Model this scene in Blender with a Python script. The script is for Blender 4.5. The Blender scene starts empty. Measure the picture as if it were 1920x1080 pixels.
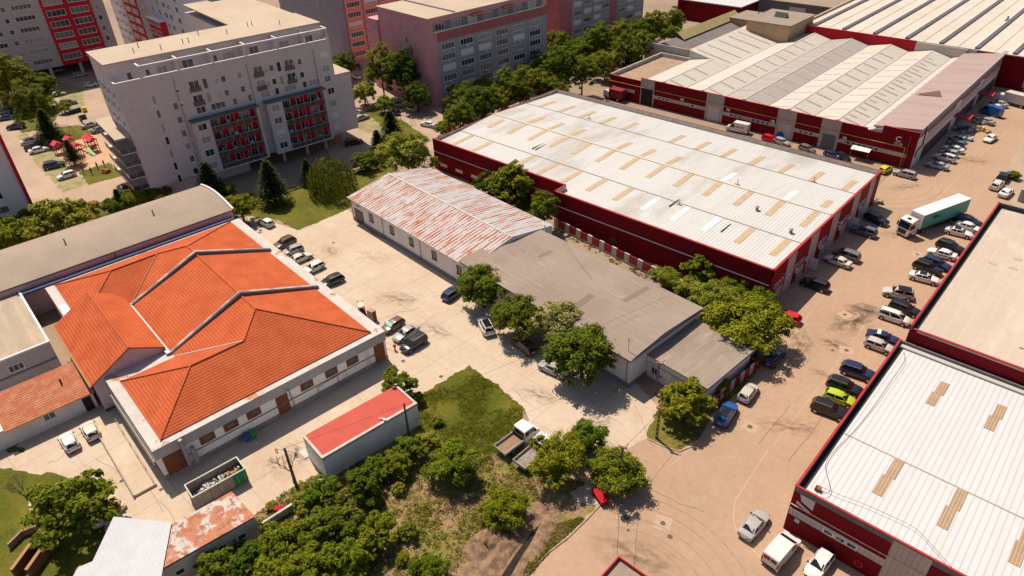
import bpy, bmesh, math, random
from mathutils import Vector, Matrix
from mathutils import noise as mnoise
R = math.radians
scene = bpy.context.scene
col = scene.collection
random.seed(7)
# ---------------------------------------------------------------- camera
CAMH, FPX, PIT, ROL, YAW = 66.0, 1296.0, R(34.08), R(-2.17), R(133.73)
_f = Vector((math.cos(YAW)*math.cos(PIT), math.sin(YAW)*math.cos(PIT), -math.sin(PIT)))
_r = Vector((math.sin(YAW), -math.cos(YAW), 0)); _u = _r.cross(_f)
_r2 = math.cos(ROL)*_r + math.sin(ROL)*_u; _u2 = -math.sin(ROL)*_r + math.cos(ROL)*_u
cam = bpy.data.cameras.new('camera'); camo = bpy.data.objects.new('camera', cam); col.objects.link(camo)
camo.matrix_world = Matrix(((_r2.x, _u2.x, -_f.x, 0), (_r2.y, _u2.y, -_f.y, 0), (_r2.z, _u2.z, -_f.z, CAMH), (0, 0, 0, 1)))
cam.sensor_width = 36; cam.lens = 36*FPX/1920; cam.clip_start = 1; cam.clip_end = 3000
scene.camera = camo
def G(px, py, z=0.0):
    "survey: point of the photograph on the level plane at height z -> (x, y)"
    d = _r2*(px-960) + _u2*(-(py-540)) + _f*FPX
    t = (z-CAMH)/d.z
    return (d.x*t, d.y*t)
# ---------------------------------------------------------------- light
SUN = Vector((-0.58, 0.14, 1.0)).normalized()
w = bpy.data.worlds.new('World'); scene.world = w; w.use_nodes = True
nt = w.node_tree; bg = nt.nodes['Background']; sky = nt.nodes.new('ShaderNodeTexSky')
sky.sky_type = 'NISHITA'; sky.sun_disc = False
sky.sun_elevation = math.asin(SUN.z); sky.sun_rotation = math.atan2(SUN.x, SUN.y)
sky.air_density = 1.0; sky.dust_density = 2.0; sky.ozone_density = 1.0
nt.links.new(sky.outputs[0], bg.inputs[0]); bg.inputs[1].default_value = 0.075
sl = bpy.data.lights.new('sun', 'SUN'); sl.energy = 5.0; sl.angle = R(0.53); sl.color = (1.0, 0.85, 0.69)
so = bpy.data.objects.new('sun', sl); col.objects.link(so); so.location = (0, 0, 120)
so.rotation_euler = SUN.to_track_quat('Z', 'Y').to_euler()
scene.view_settings.view_transform = 'Standard'; scene.view_settings.look = 'None'
scene.view_settings.gamma = 1.0; scene.view_settings.exposure = 0.22
# ---------------------------------------------------------------- materials
MATS = {}
def srgb(h):
    h = h.lstrip('#'); o = []
    for i in (0, 2, 4):
        c = int(h[i:i+2], 16)/255; o.append(c/12.92 if c <= 0.04045 else ((c+0.055)/1.055)**2.4)
    return (*o, 1)
def C4(c): return srgb(c) if isinstance(c, str) else (*c, 1) if len(c) == 3 else c
def mat(name, c, c2=None, ns=0.3, amt=(0.4, 0.65), rough=0.85, metal=0.0, fine=0.0, fscale=3.0, lines=(), streak=(1, 1, 1), bump=0.0, patches=(), spec=0.3, glass=False, rough2=None, world=False):
    if name in MATS: return MATS[name]
    m = bpy.data.materials.new(name); m.use_nodes = True; n = m.node_tree.nodes; l = m.node_tree.links
    b = n['Principled BSDF']; b.inputs['Roughness'].default_value = rough; b.inputs['Metallic'].default_value = metal
    b.inputs['Specular IOR Level'].default_value = spec
    tc = n.new('ShaderNodeTexCoord'); co = tc.outputs['Object']
    if world:
        ge = n.new('ShaderNodeNewGeometry'); co = ge.outputs['Position']
    if c2 is None and not lines and not fine and not patches:
        b.inputs['Base Color'].default_value = C4(c); MATS[name] = m; return m
    rgb = n.new('ShaderNodeRGB'); rgb.outputs[0].default_value = C4(c); cur = rgb.outputs[0]
    def mixc(fac, colr, blend='MIX'):
        nonlocal cur
        mx = n.new('ShaderNodeMix'); mx.data_type = 'RGBA'; mx.blend_type = blend
        l.new(cur, mx.inputs[6])
        if isinstance(colr, tuple): mx.inputs[7].default_value = colr
        else: l.new(colr, mx.inputs[7])
        if isinstance(fac, (int, float)): mx.inputs[0].default_value = fac
        else: l.new(fac, mx.inputs[0])
        cur = mx.outputs[2]
    def noisefac(scale, lo, hi, st=(1, 1, 1), det=5, rg=0.6, off=0):
        mp = n.new('ShaderNodeMapping'); l.new(co, mp.inputs[0]); mp.inputs['Scale'].default_value = st; mp.inputs['Location'].default_value = (off, off*1.7, 0)
        t = n.new('ShaderNodeTexNoise'); l.new(mp.outputs[0], t.inputs['Vector']); t.inputs['Scale'].default_value = scale
        t.inputs['Detail'].default_value = det; t.inputs['Roughness'].default_value = rg
        r = n.new('ShaderNodeMapRange'); l.new(t.outputs[0], r.inputs[0]); r.inputs[1].default_value = lo; r.inputs[2].default_value = hi
        return r.outputs[0], t.outputs[0]
    if c2 is not None:
        f, _ = noisefac(ns, amt[0], amt[1], streak); mixc(f, C4(c2))
    for k, (pc, ps, lo, hi, st) in enumerate(patches):
        f, _ = noisefac(ps, lo, hi, st, 6, 0.65, 13.3*(k+1)); mixc(f, C4(pc))
    bumph = None
    for (ax, pitch, wd, lc, stn) in lines:
        sp = n.new('ShaderNodeSeparateXYZ'); l.new(co, sp.inputs[0])
        d = n.new('ShaderNodeMath'); d.operation = 'MULTIPLY'; l.new(sp.outputs[ax], d.inputs[0]); d.inputs[1].default_value = 1/pitch
        fr = n.new('ShaderNodeMath'); fr.operation = 'FRACT'; l.new(d.outputs[0], fr.inputs[0])
        pp = n.new('ShaderNodeMath'); pp.operation = 'PINGPONG'; l.new(fr.outputs[0], pp.inputs[0]); pp.inputs[1].default_value = 0.5
        r = n.new('ShaderNodeMapRange'); l.new(pp.outputs[0], r.inputs[0]); r.inputs[1].default_value = wd/pitch*1.3; r.inputs[2].default_value = wd/pitch*0.4
        r.inputs[3].default_value = 0; r.inputs[4].default_value = stn
        mixc(r.outputs[0], C4(lc)); bumph = r.outputs[0] if bumph is None else bumph
    if fine:
        f, raw = noisefac(fscale, 0.3, 0.7, (1, 1, 1), 8, 0.75, 5)
        r = n.new('ShaderNodeMapRange'); l.new(raw, r.inputs[0]); r.inputs[1].default_value = 0.25; r.inputs[2].default_value = 0.75
        r.inputs[3].default_value = 1-fine; r.inputs[4].default_value = 1+fine
        mx = n.new('ShaderNodeMix'); mx.data_type = 'RGBA'; mx.blend_type = 'MULTIPLY'; mx.inputs[0].default_value = 1
        l.new(cur, mx.inputs[6]); cb = n.new('ShaderNodeCombineColor')
        for i in range(3): l.new(r.outputs[0], cb.inputs[i])
        l.new(cb.outputs[0], mx.inputs[7]); cur = mx.outputs[2]
    l.new(cur, b.inputs['Base Color'])
    if bump:
        bp = n.new('ShaderNodeBump'); bp.inputs['Strength'].default_value = bump; bp.inputs['Distance'].default_value = 0.05
        if bumph is None: _, bumph = noisefac(fscale*2, 0.3, 0.7)
        else:
            iv = n.new('ShaderNodeMath'); iv.operation = 'SUBTRACT'; iv.inputs[0].default_value = 1; l.new(bumph, iv.inputs[1]); bumph = iv.outputs[0]
        l.new(bumph, bp.inputs['Height']); l.new(bp.outputs[0], b.inputs['Normal'])
    MATS[name] = m; return m
def leafmat(name, a, b_, dead=None):
    if name in MATS: return MATS[name]
    m = bpy.data.materials.new(name); m.use_nodes = True; n = m.node_tree.nodes; l = m.node_tree.links
    b = n['Principled BSDF']; b.inputs['Roughness'].default_value = 0.7; b.inputs['Specular IOR Level'].default_value = 0.08
    ge = n.new('ShaderNodeNewGeometry'); rp = n.new('ShaderNodeValToRGB')
    rp.color_ramp.elements[0].color = C4(a); rp.color_ramp.elements[1].color = C4(b_)
    tc = n.new('ShaderNodeTexCoord'); oi = n.new('ShaderNodeObjectInfo'); t = n.new('ShaderNodeTexNoise'); t.inputs['Scale'].default_value = 3.2; t.inputs['Detail'].default_value = 2
    av = n.new('ShaderNodeVectorMath'); l.new(tc.outputs['Object'], av.inputs[0]); l.new(oi.outputs['Location'], av.inputs[1]); l.new(av.outputs[0], t.inputs['Vector'])
    mr = n.new('ShaderNodeMapRange'); l.new(t.outputs[0], mr.inputs[0]); mr.inputs[1].default_value = .3; mr.inputs[2].default_value = .7; mr.inputs[3].default_value = -.28; mr.inputs[4].default_value = .28
    ad = n.new('ShaderNodeMath'); ad.operation = 'ADD'; ad.use_clamp = True; l.new(ge.outputs['Random Per Island'], ad.inputs[0]); l.new(mr.outputs[0], ad.inputs[1]); l.new(ad.outputs[0], rp.inputs[0])
    hs = n.new('ShaderNodeHueSaturation'); l.new(rp.outputs[0], hs.inputs['Color'])
    m2 = n.new('ShaderNodeMapRange'); l.new(oi.outputs['Random'], m2.inputs[0]); m2.inputs[3].default_value = .478; m2.inputs[4].default_value = .53; l.new(m2.outputs[0], hs.inputs['Hue'])
    m3 = n.new('ShaderNodeMapRange'); l.new(oi.outputs['Random'], m3.inputs[0]); m3.inputs[3].default_value = 1.15; m3.inputs[4].default_value = .85; l.new(m3.outputs[0], hs.inputs['Value'])
    l.new(hs.outputs[0], b.inputs['Base Color'])
    tr = n.new('ShaderNodeBsdfTranslucent'); l.new(hs.outputs[0], tr.inputs[0]); mx = n.new('ShaderNodeMixShader'); mx.inputs[0].default_value = 0.2
    l.new(b.outputs[0], mx.inputs[1]); l.new(tr.outputs[0], mx.inputs[2]); l.new(mx.outputs[0], n['Material Output'].inputs[0])
    MATS[name] = m; return m
def seamrust(name, base, rust, ax, pitch, lo, hi, wmax, seamc, sc=0.28, streak=(0.9, 0.25, 1)):
    "painted sheet whose rust creeps out from the standing seams"
    if name in MATS: return MATS[name]
    m = bpy.data.materials.new(name); m.use_nodes = True; n = m.node_tree.nodes; l = m.node_tree.links; b = n['Principled BSDF']; b.inputs['Roughness'].default_value = .6; b.inputs['Specular IOR Level'].default_value = .2
    tc = n.new('ShaderNodeTexCoord'); sp = n.new('ShaderNodeSeparateXYZ'); l.new(tc.outputs['Object'], sp.inputs[0])
    def nz(scale, st, det=4, rg=.6, off=0):
        mp = n.new('ShaderNodeMapping'); l.new(tc.outputs['Object'], mp.inputs[0]); mp.inputs['Scale'].default_value = st; mp.inputs['Location'].default_value = (off, off, 0)
        t = n.new('ShaderNodeTexNoise'); l.new(mp.outputs[0], t.inputs['Vector']); t.inputs['Scale'].default_value = scale; t.inputs['Detail'].default_value = det; t.inputs['Roughness'].default_value = rg; return t.outputs[0]
    def mth(op, a, b_, clamp=False):
        q = n.new('ShaderNodeMath'); q.operation = op; q.use_clamp = clamp
        for i, v in enumerate((a, b_)):
            if v is None: continue
            if isinstance(v, (int, float)): q.inputs[i].default_value = v
            else: l.new(v, q.inputs[i])
        return q.outputs[0]
    wob = mth('MULTIPLY', mth('SUBTRACT', nz(1.2, (1, 1, 1)), .5), .30)
    x = mth('ADD', mth('DIVIDE', sp.outputs[ax], pitch), wob); d = mth('PINGPONG', mth('FRACT', x, 0), .5)
    r = n.new('ShaderNodeMapRange'); l.new(nz(sc, streak, 6, .7), r.inputs[0]); r.inputs[1].default_value = lo; r.inputs[2].default_value = hi; r.inputs[3].default_value = 0; r.inputs[4].default_value = wmax
    k = mth('MULTIPLY', mth('SUBTRACT', r.outputs[0], d), 30, True)
    seam = n.new('ShaderNodeMapRange'); l.new(mth('PINGPONG', mth('FRACT', mth('DIVIDE', sp.outputs[ax], pitch), 0), .5), seam.inputs[0]); seam.inputs[1].default_value = .09; seam.inputs[2].default_value = .03; seam.inputs[4].default_value = .75
    def mix(f, a, b_):
        q = n.new('ShaderNodeMix'); q.data_type = 'RGBA'; l.new(f, q.inputs[0])
        for i, v in ((6, a), (7, b_)):
            if isinstance(v, tuple): q.inputs[i].default_value = C4(v)
            else: l.new(v, q.inputs[i])
        return q.outputs[2]
    f0 = n.new('ShaderNodeMapRange'); l.new(nz(.8, (1, 1, 1), 5, .6, 7), f0.inputs[0]); f0.inputs[1].default_value = .35; f0.inputs[2].default_value = .7
    rc = mix(nz(2.5, (1, 1, 1), 3, .6, 3), rust, tuple(q*.62 for q in rust))
    c = mix(k, mix(seam.outputs[0], mix(f0.outputs[0], base, tuple(q*.86 for q in base)), seamc), rc); l.new(c, b.inputs['Base Color']); MATS[name] = m; return m
def stainmat(name, c, alpha=.6, sc=.6):
    if name in MATS: return MATS[name]
    m = bpy.data.materials.new(name); m.use_nodes = True; n = m.node_tree.nodes; l = m.node_tree.links; b = n['Principled BSDF']; b.inputs['Base Color'].default_value = C4(c); b.inputs['Roughness'].default_value = .9; b.inputs['Specular IOR Level'].default_value = .1
    tc = n.new('ShaderNodeTexCoord'); ln = n.new('ShaderNodeVectorMath'); ln.operation = 'LENGTH'; l.new(tc.outputs['Object'], ln.inputs[0])
    t = n.new('ShaderNodeTexNoise'); l.new(tc.outputs['Object'], t.inputs['Vector']); t.inputs['Scale'].default_value = sc; t.inputs['Detail'].default_value = 7; t.inputs['Roughness'].default_value = .65
    r = n.new('ShaderNodeMapRange'); l.new(ln.outputs['Value'], r.inputs[0]); r.inputs[1].default_value = 1.0; r.inputs[2].default_value = .1
    q = n.new('ShaderNodeMath'); q.operation = 'MULTIPLY'; l.new(r.outputs[0], q.inputs[0]); r2 = n.new('ShaderNodeMapRange'); l.new(t.outputs[0], r2.inputs[0]); r2.inputs[1].default_value = .42; r2.inputs[2].default_value = .62; r2.inputs[4].default_value = alpha; l.new(r2.outputs[0], q.inputs[1])
    l.new(q.outputs[0], b.inputs['Alpha']); MATS[name] = m; return m
def glassm(name='window_glass', c=(0.03, 0.035, 0.045)):
    return mat(name, c, rough=0.08, spec=0.6)
# ---------------------------------------------------------------- mesh builder
class MB:
    def __init__(s): s.v = []; s.f = []; s.m = []; s.M = None
    def add(s, vs, fs, mi=0):
        b = len(s.v)
        if s.M is not None: vs = [tuple(s.M @ Vector(v)) for v in vs]
        s.v += [tuple(v) for v in vs]; s.f += [tuple(b+i for i in f) for f in fs]; s.m += [mi]*len(fs); return s
    def box(s, x0, x1, y0, y1, z0, z1, mi=0, topmi=None):
        if x0 > x1: x0, x1 = x1, x0
        if y0 > y1: y0, y1 = y1, y0
        vs = [(x0, y0, z0), (x1, y0, z0), (x1, y1, z0), (x0, y1, z0), (x0, y0, z1), (x1, y0, z1), (x1, y1, z1), (x0, y1, z1)]
        s.add(vs, [(0, 3, 2, 1), (0, 1, 5, 4), (1, 2, 6, 5), (2, 3, 7, 6), (3, 0, 4, 7)], mi)
        b = len(s.v)-8; s.f.append((b+4, b+5, b+6, b+7)); s.m.append(mi if topmi is None else topmi); return s
    def quad(s, a, b, c, d, mi=0): return s.add([a, b, c, d], [(0, 1, 2, 3)], mi)
    def poly(s, pts, mi=0): return s.add(pts, [tuple(range(len(pts)))], mi)
    def prism(s, pts, z0, z1, mi=0, topmi=None):
        n = len(pts); vs = [(p[0], p[1], z0) for p in pts]+[(p[0], p[1], z1) for p in pts]
        s.add(vs, [(i, (i+1) % n, n+(i+1) % n, n+i) for i in range(n)]+[tuple(range(n-1, -1, -1))], mi)
        b = len(s.v)-2*n; s.f.append(tuple(range(b+n, b+2*n))); s.m.append(mi if topmi is None else topmi); return s
    def tube(s, p0, p1, r0, r1=None, n=8, mi=0, caps=True):
        r1 = r0 if r1 is None else r1; p0 = Vector(p0); p1 = Vector(p1); d = (p1-p0).normalized()
        a = Vector((0, 0, 1)) if abs(d.z) < 0.9 else Vector((1, 0, 0)); u = d.cross(a).normalized(); v = d.cross(u)
        vs = []
        for p, r in ((p0, r0), (p1, r1)):
            for i in range(n):
                t = 2*math.pi*i/n; vs.append(tuple(p+(u*math.cos(t)+v*math.sin(t))*r))
        fs = [(i, n+i, n+(i+1) % n, (i+1) % n) for i in range(n)]
        if caps: fs += [tuple(range(n)), tuple(range(2*n-1, n-1, -1))]
        return s.add(vs, fs, mi)
    def path(s, pts, r, n=6, mi=0):
        for a, b in zip(pts, pts[1:]): s.tube(a, b, r, r, n, mi)
        return s
    def build(s, name, mats, parent=None, smooth=None, loc=None):
        me = bpy.data.meshes.new(name); me.from_pydata(s.v, [], s.f)
        if not isinstance(mats, (list, tuple)): mats = [mats]
        for m in mats: me.materials.append(m)
        if len(mats) > 1: me.polygons.foreach_set('material_index', s.m)
        me.update()
        if smooth is not None:
            me.shade_smooth(); me.set_sharp_from_angle(angle=R(smooth))
        o = bpy.data.objects.new(name, me); col.objects.link(o)
        if parent: o.parent = parent
        if loc: o.location = loc
        return o
def tag(o, label=None, cat=None, group=None, kind=None):
    if label: o['label'] = label
    if cat: o['category'] = cat
    if group: o['group'] = group
    if kind: o['kind'] = kind
    return o
def empty(name, loc, rz=0.0, label=None, cat=None, group=None):
    o = bpy.data.objects.new(name, None); col.objects.link(o); o.location = loc if len(loc) == 3 else (*loc, 0)
    o.rotation_euler = (0, 0, rz); o.empty_display_size = 0.5
    return tag(o, label, cat, group)
def copy_tree(o, parent=None):
    c = o.copy(); col.objects.link(c); c.parent = parent
    for ch in list(o.children): copy_tree(ch, c)
    return c
def struct(o): o['kind'] = 'structure'; return o
def flat(name, pts, z, m, px=True, rag=0.0):
    "a level sheet of ground"
    P = [G(*p) for p in pts] if px else pts
    if rag:
        Q = []
        for a, b_ in zip(P, P[1:]+P[:1]):
            A, B_ = Vector(a), Vector(b_); k = max(1, int((B_-A).length/.45)); nn = Vector((-(B_-A).y, (B_-A).x)).normalized() if (B_-A).length else Vector((0, 0))
            for i in range(k):
                q = A.lerp(B_, i/k); v = mnoise.noise(Vector((q.x*.9, q.y*.9, 3)))+.6*mnoise.noise(Vector((q.x*2.6, q.y*2.6, 9))); Q.append(tuple(q+nn*v*rag))
        P = Q
    o = MB().poly([(p[0], p[1], z) for p in P]).build(name, m)
    # make sure it faces up
    if o.data.polygons[0].normal.z < 0: o.data.flip_normals()
    return struct(o)
# colours
ASPH = mat('asphalt_dusty', (0.405, 0.278, 0.19), (0.35, 0.24, 0.163), ns=0.06, amt=(0.35, 0.7), rough=0.9, fine=0.14, fscale=1.2, world=True,
           patches=[((0.43, 0.295, 0.195), 0.15, 0.55, 0.8, (1, 0.25, 1)), ((0.18, 0.14, 0.11), 0.11, 0.66, 0.78, (1, 1, 1))])
CONC = mat('concrete_yard', (0.50, 0.415, 0.325), (0.445, 0.345, 0.25), ns=0.08, amt=(0.35, 0.7), fine=0.10, fscale=1.0, world=True,
           patches=[((0.54, 0.455, 0.365), 0.2, 0.5, 0.75, (1, 1, 1)), ((0.38, 0.285, 0.20), 0.09, 0.62, 0.75, (1, 1, 1))],
           lines=[(0, 6.3, 0.06, (0.28, 0.22, 0.17), 0.55), (1, 6.1, 0.06, (0.28, 0.22, 0.17), 0.45)])
PAVE = mat('paving_beige', (0.40, 0.30, 0.22), (0.33, 0.25, 0.185), ns=0.1, fine=0.12, fscale=1.2, world=True)
GRASSPAVE = mat('grass_paver', (0.30, 0.25, 0.13), (0.17, 0.18, 0.06), ns=0.4, fine=0.25, fscale=3, world=True)
GRASS = mat('lawn_grass', (0.075, 0.085, 0.004), (0.15, 0.13, 0.012), ns=0.12, amt=(0.42, 0.68), rough=0.95, fine=0.4, fscale=2.2, bump=0.5, world=True,
            patches=[((0.055, 0.075, 0.004), 0.25, 0.50, 0.70, (1, 1, 1)), ((0.30, 0.23, 0.11), 0.10, 0.66, 0.78, (1, 1, 1))])
DIRT = mat('scrub_dirt', (0.27, 0.175, 0.10), (0.17, 0.155, 0.03), ns=0.30, amt=(0.42, 0.55), rough=0.95, fine=0.4, fscale=2.5, bump=0.6, world=True,
           patches=[((0.08, 0.10, 0.02), 0.5, 0.55, 0.68, (1, 1, 1)), ((0.40, 0.29, 0.19), 0.35, 0.62, 0.75, (1, 1, 1))])
WHITE = mat('white_plaster', (0.72, 0.69, 0.66), (0.62, 0.58, 0.55), ns=0.4, fine=0.06, fscale=2)
BURG = mat('burgundy_cladding', (0.27, 0.006, 0.013), (0.22, 0.005, 0.011), ns=0.3, rough=0.6, spec=0.08, patches=[((0.20, 0.01, 0.014), .5, .58, .8, (1, 1, .2))], fine=0.06, fscale=2, lines=[(0, 1.0, 0.05, (0.10, 0.005, 0.01), 0.5), (1, 1.0, 0.05, (0.10, 0.005, 0.01), 0.5)])
REDTRIM = mat('red_trim', (0.40, 0.04, 0.045), (0.33, 0.03, 0.035), ns=.6, rough=0.6, spec=.15)
PANELG = mat('grey_cladding', (0.50, 0.45, 0.41), (0.44, 0.39, 0.355), ns=0.4, rough=0.6, fine=0.06, lines=[(0, 0.5, 0.05, (0.2, 0.18, 0.16), 0.5), (1, 0.5, 0.05, (0.2, 0.18, 0.16), 0.5)])
def corr(name, c, c2, ax, pitch=0.42, dark=(0.5, 0.44, 0.36), st=0.5, **k):
    oth = (0.25, 1, 1) if ax == 1 else (1, 0.25, 1)
    return mat(name, c, c2, ns=0.25, amt=(0.45, 0.75), rough=0.5, streak=(2.5, 0.25, 1) if ax == 0 else (0.25, 2.5, 1), lines=[(ax, pitch, 0.09, dark, st)], fine=0.05, fscale=1, bump=0.25, **k)
ROOFW = corr('white_metal_roof', (0.545, 0.555, 0.555), (0.505, 0.50, 0.475), 0, 0.6, (0.37, 0.35, 0.33), 0.75, patches=[((0.40, 0.385, 0.36), 0.05, 0.50, 0.58, (1, 0.3, 1)), ((0.46, 0.40, 0.32), .3, .60, .78, (1.5, .15, 1))])
ROOFW2 = corr('white_metal_roof_clean', (0.56, 0.575, 0.595), (0.535, 0.54, 0.54), 0, 0.62, (0.44, 0.43, 0.42), 0.75)
ROOFWY = corr('white_metal_gable_roof', (0.53, 0.51, 0.46), (0.48, 0.44, 0.37), 1, 0.9, (0.40, 0.36, 0.30), 0.5)
SKYL = mat('yellowed_skylight', (0.47, 0.365, 0.225), (0.41, 0.31, 0.18), ns=1.2, rough=0.5, fine=0.15, fscale=2)
SKYLB = mat('brown_skylight', (0.31, 0.215, 0.135), (0.36, 0.255, 0.165), ns=1.0, rough=0.5, lines=[(0, 0.3, 0.04, (0.55, 0.42, 0.28), 0.7)])
SKYLW = mat('white_skylight', (0.72, 0.72, 0.72), rough=0.4)
GREY = mat('grey_metal', (0.25, 0.24, 0.24), (0.20, 0.19, 0.19), ns=1.5, rough=0.5)
DARK = mat('dark_recess', (0.02, 0.02, 0.022), rough=0.8)
LGREY = mat('light_grey_paint', (0.50, 0.49, 0.48), rough=0.6)
WPAINT = mat('white_paint', (0.70, 0.69, 0.67), rough=0.5)
YPIPE = mat('yellow_gas_pipe', (0.60, 0.36, 0.10), rough=0.5)
CONCW = mat('parapet_concrete', (0.55, 0.50, 0.44), (0.42, 0.37, 0.32), ns=0.6, fine=0.15, fscale=3)
WOOD = mat('brown_wood', (0.22, 0.085, 0.035), (0.16, 0.06, 0.03), ns=2)
GLASS = glassm()
TERRA = dict(lines=[(1, 0.42, 0.06, (0.20, 0.035, 0.01), 0.75), (0, 0.40, 0.04, (0.24, 0.045, 0.012), 0.35)])
TILEX = mat('roof_tiles_rows_along_y', (0.535, 0.125, 0.046), (0.45, 0.095, 0.036), ns=0.35, fine=0.22, fscale=4, bump=0.5, spec=.1, patches=[((0.30, 0.10, 0.05), .4, .58, .8, (1, 1, 1)), ((0.58, 0.17, 0.07), 1.3, .62, .75, (1, 1, 1))], lines=[(0, 0.40, 0.06, (0.16, 0.03, 0.01), 0.75), (1, 0.36, 0.035, (0.2, 0.035, 0.012), 0.35)])
TILEY = mat('roof_tiles_rows_along_x', (0.535, 0.125, 0.046), (0.45, 0.095, 0.036), ns=0.35, fine=0.22, fscale=4, bump=0.5, spec=.1, patches=[((0.30, 0.10, 0.05), .4, .58, .8, (1, 1, 1)), ((0.58, 0.17, 0.07), 1.3, .62, .75, (1, 1, 1))], lines=[(1, 0.40, 0.05, (0.18, 0.03, 0.01), 0.55), (0, 0.36, 0.035, (0.2, 0.035, 0.012), 0.35)])
RIDGE = mat('ridge_tiles', (0.50, 0.12, 0.04), (0.36, 0.07, 0.025), ns=4)
BITUM = mat('bitumen_felt_roof', (0.29, 0.235, 0.19), (0.245, 0.20, 0.165), ns=0.15, fine=0.10, fscale=2.5, rough=0.95,
            patches=[((0.36, 0.295, 0.24), 0.6, 0.55, 0.75, (0.3, 2, 1))], lines=[(1, 1.0, 0.035, (0.19, 0.155, 0.13), 0.7)])
BITUMX = mat('bitumen_felt_roof_cross', (0.29, 0.235, 0.19), (0.235, 0.19, 0.155), ns=0.15, fine=0.10, fscale=2.5, rough=0.95,
             patches=[((0.36, 0.295, 0.24), 0.5, 0.52, 0.75, (2.2, 0.3, 1)), ((0.20, 0.165, 0.14), 0.4, 0.6, 0.75, (2.2, 0.2, 1))], lines=[(0, 1.0, 0.035, (0.20, 0.16, 0.135), 0.6)])
def rustmat(name, base, ax, pitch, lo=0.52, hi=0.58, st=(1, 1, 1), sc=0.5, seam=(0.25, 0.22, 0.2)):
    return mat(name, base, tuple(x*0.85 for x in base), ns=0.6, rough=0.6, fine=0.08, fscale=2, patches=[((0.38, 0.13, 0.05), sc, lo, hi, st), ((0.27, 0.085, 0.035), sc*1.7, lo+0.07, hi+0.07, st)],
               lines=[(ax, pitch, 0.05, seam, 0.6)])
# ================================================================= GROUND
flat('ground', [(-900, -200), (300, -200), (300, 900), (-900, 900)], -0.02, mat('far_ground', (0.30, 0.22, 0.155), (0.24, 0.18, 0.13), ns=0.03, fine=0.15, fscale=0.8, world=True), px=False)
flat('road', [(-34, -20), (40, -20), (40, 400), (-34, 400)], 0.0, ASPH, px=False)
flat('concrete_yard', [(460, 400), (560, 432), (600, 415), (652, 392), (700, 440), (870, 500), (1195, 720), (1235, 765), (1212, 822), (1160, 850), (1010, 830), (985, 770), (880, 690), (800, 735), (560, 915), (445, 985), (300, 985), (205, 975), (150, 900), (0, 880), (0, 812), (180, 700), (720, 640), (480, 440)], 0.004, CONC)
flat('grass_lawn', [(878, 686), (900, 700), (940, 728), (986, 768), (972, 800), (990, 860), (1010, 905), (900, 900), (800, 900), (760, 800), (790, 738)], 0.010, GRASS, rag=0.55)
flat('scrub_ground', [(560, 905), (780, 800), (860, 850), (930, 850), (985, 870), (1100, 905), (1130, 935), (1098, 972), (1060, 1010), (985, 1078), (900, 1200), (200, 1200), (290, 1010), (440, 985), (480, 965)], 0.014, DIRT, rag=0.55)
flat('grass_verge', [(1232, 765), (1330, 720), (1385, 680), (1410, 660), (1428, 680), (1400, 722), (1338, 775), (1312, 822), (1272, 845), (1213, 822)], 0.010, mat('dry_grass', (0.20, 0.155, 0.035), (0.10, 0.105, 0.012), ns=0.5, amt=(.4, .6), rough=.95, fine=.4, fscale=3, bump=.5, world=True), rag=0.55)
flat('grass_backyard', [(640, 330), (720, 300), (760, 330), (652, 392), (600, 415), (556, 432), (520, 412), (460, 405), (440, 400), (420, 370), (560, 350)], 0.012, GRASS, rag=0.55)
flat('grass_corner', [(-60, 880), (0, 880), (110, 890), (160, 905), (200, 960), (205, 1080), (100, 1200), (-100, 1200)], 0.012, GRASS, rag=0.55)
flat('grass_left_edge', [(-40, 800), (0, 792), (25, 815), (45, 848), (0, 845), (-40, 842)], 0.012, GRASS, rag=0.55)
flat('car_park_paving', [(-250, 440), (-400, 60), (160, 90), (200, 200), (300, 380), (190, 385), (130, 420)], 0.004, PAVE)
flat('street_paving', [(590, 100), (720, 100), (1000, 230), (830, 300), (720, 260), (720, 330), (640, 340), (600, 250)], 0.004, PAVE)
flat('grass_paver_bays', [(60, 300), (88, 270), (130, 318), (163, 342), (120, 360), (100, 340)], 0.012, GRASSPAVE, rag=0.55)
flat('grass_paver_bays', [(30, 255), (50, 250), (96, 300), (150, 335), (165, 345), (118, 362)], 0.008, GRASSPAVE, rag=0.55)
flat('grass_paver_bays', [(110, 155), (155, 165), (160, 215), (118, 200), (100, 160)], 0.008, GRASSPAVE, rag=0.55)
flat('grass_paver_bays', [(640, 232), (712, 215), (735, 262), (700, 252)], 0.008, GRASSPAVE, rag=0.55)
flat('grass_by_playground', [(75, 240), (150, 235), (180, 250), (120, 272), (92, 268)], 0.012, GRASS, rag=0.55)
flat('grass_by_playground', [(148, 322), (205, 305), (228, 330), (165, 347)], 0.014, GRASS, rag=0.55)
flat('play_sand', [(95, 275), (175, 250), (212, 292), (200, 305), (140, 322), (120, 300)], 0.010, mat('play_sand', (0.50, 0.31, 0.19), (0.44, 0.27, 0.16), ns=0.5, world=True), rag=0.55)
flat('grass_hedge_strip', [(170, 385), (290, 340), (350, 360), (180, 440), (0, 470), (0, 400), (110, 400), (150, 372)], 0.012, GRASS, rag=0.55)
flat('grass_trees_strip', [(0, 110), (75, 150), (110, 215), (95, 240), (40, 250), (0, 180)], 0.012, GRASS, rag=0.55)
flat('street_lawn', [(672, 215), (705, 200), (770, 235), (800, 262), (740, 262), (700, 222)], 0.012, GRASS, rag=0.55)
flat('grass_row_strip', [(830, 240), (1180, 90), (1280, 60), (1280, 30), (1100, 60), (830, 170)], 0.008, GRASS, rag=0.55)
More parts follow.
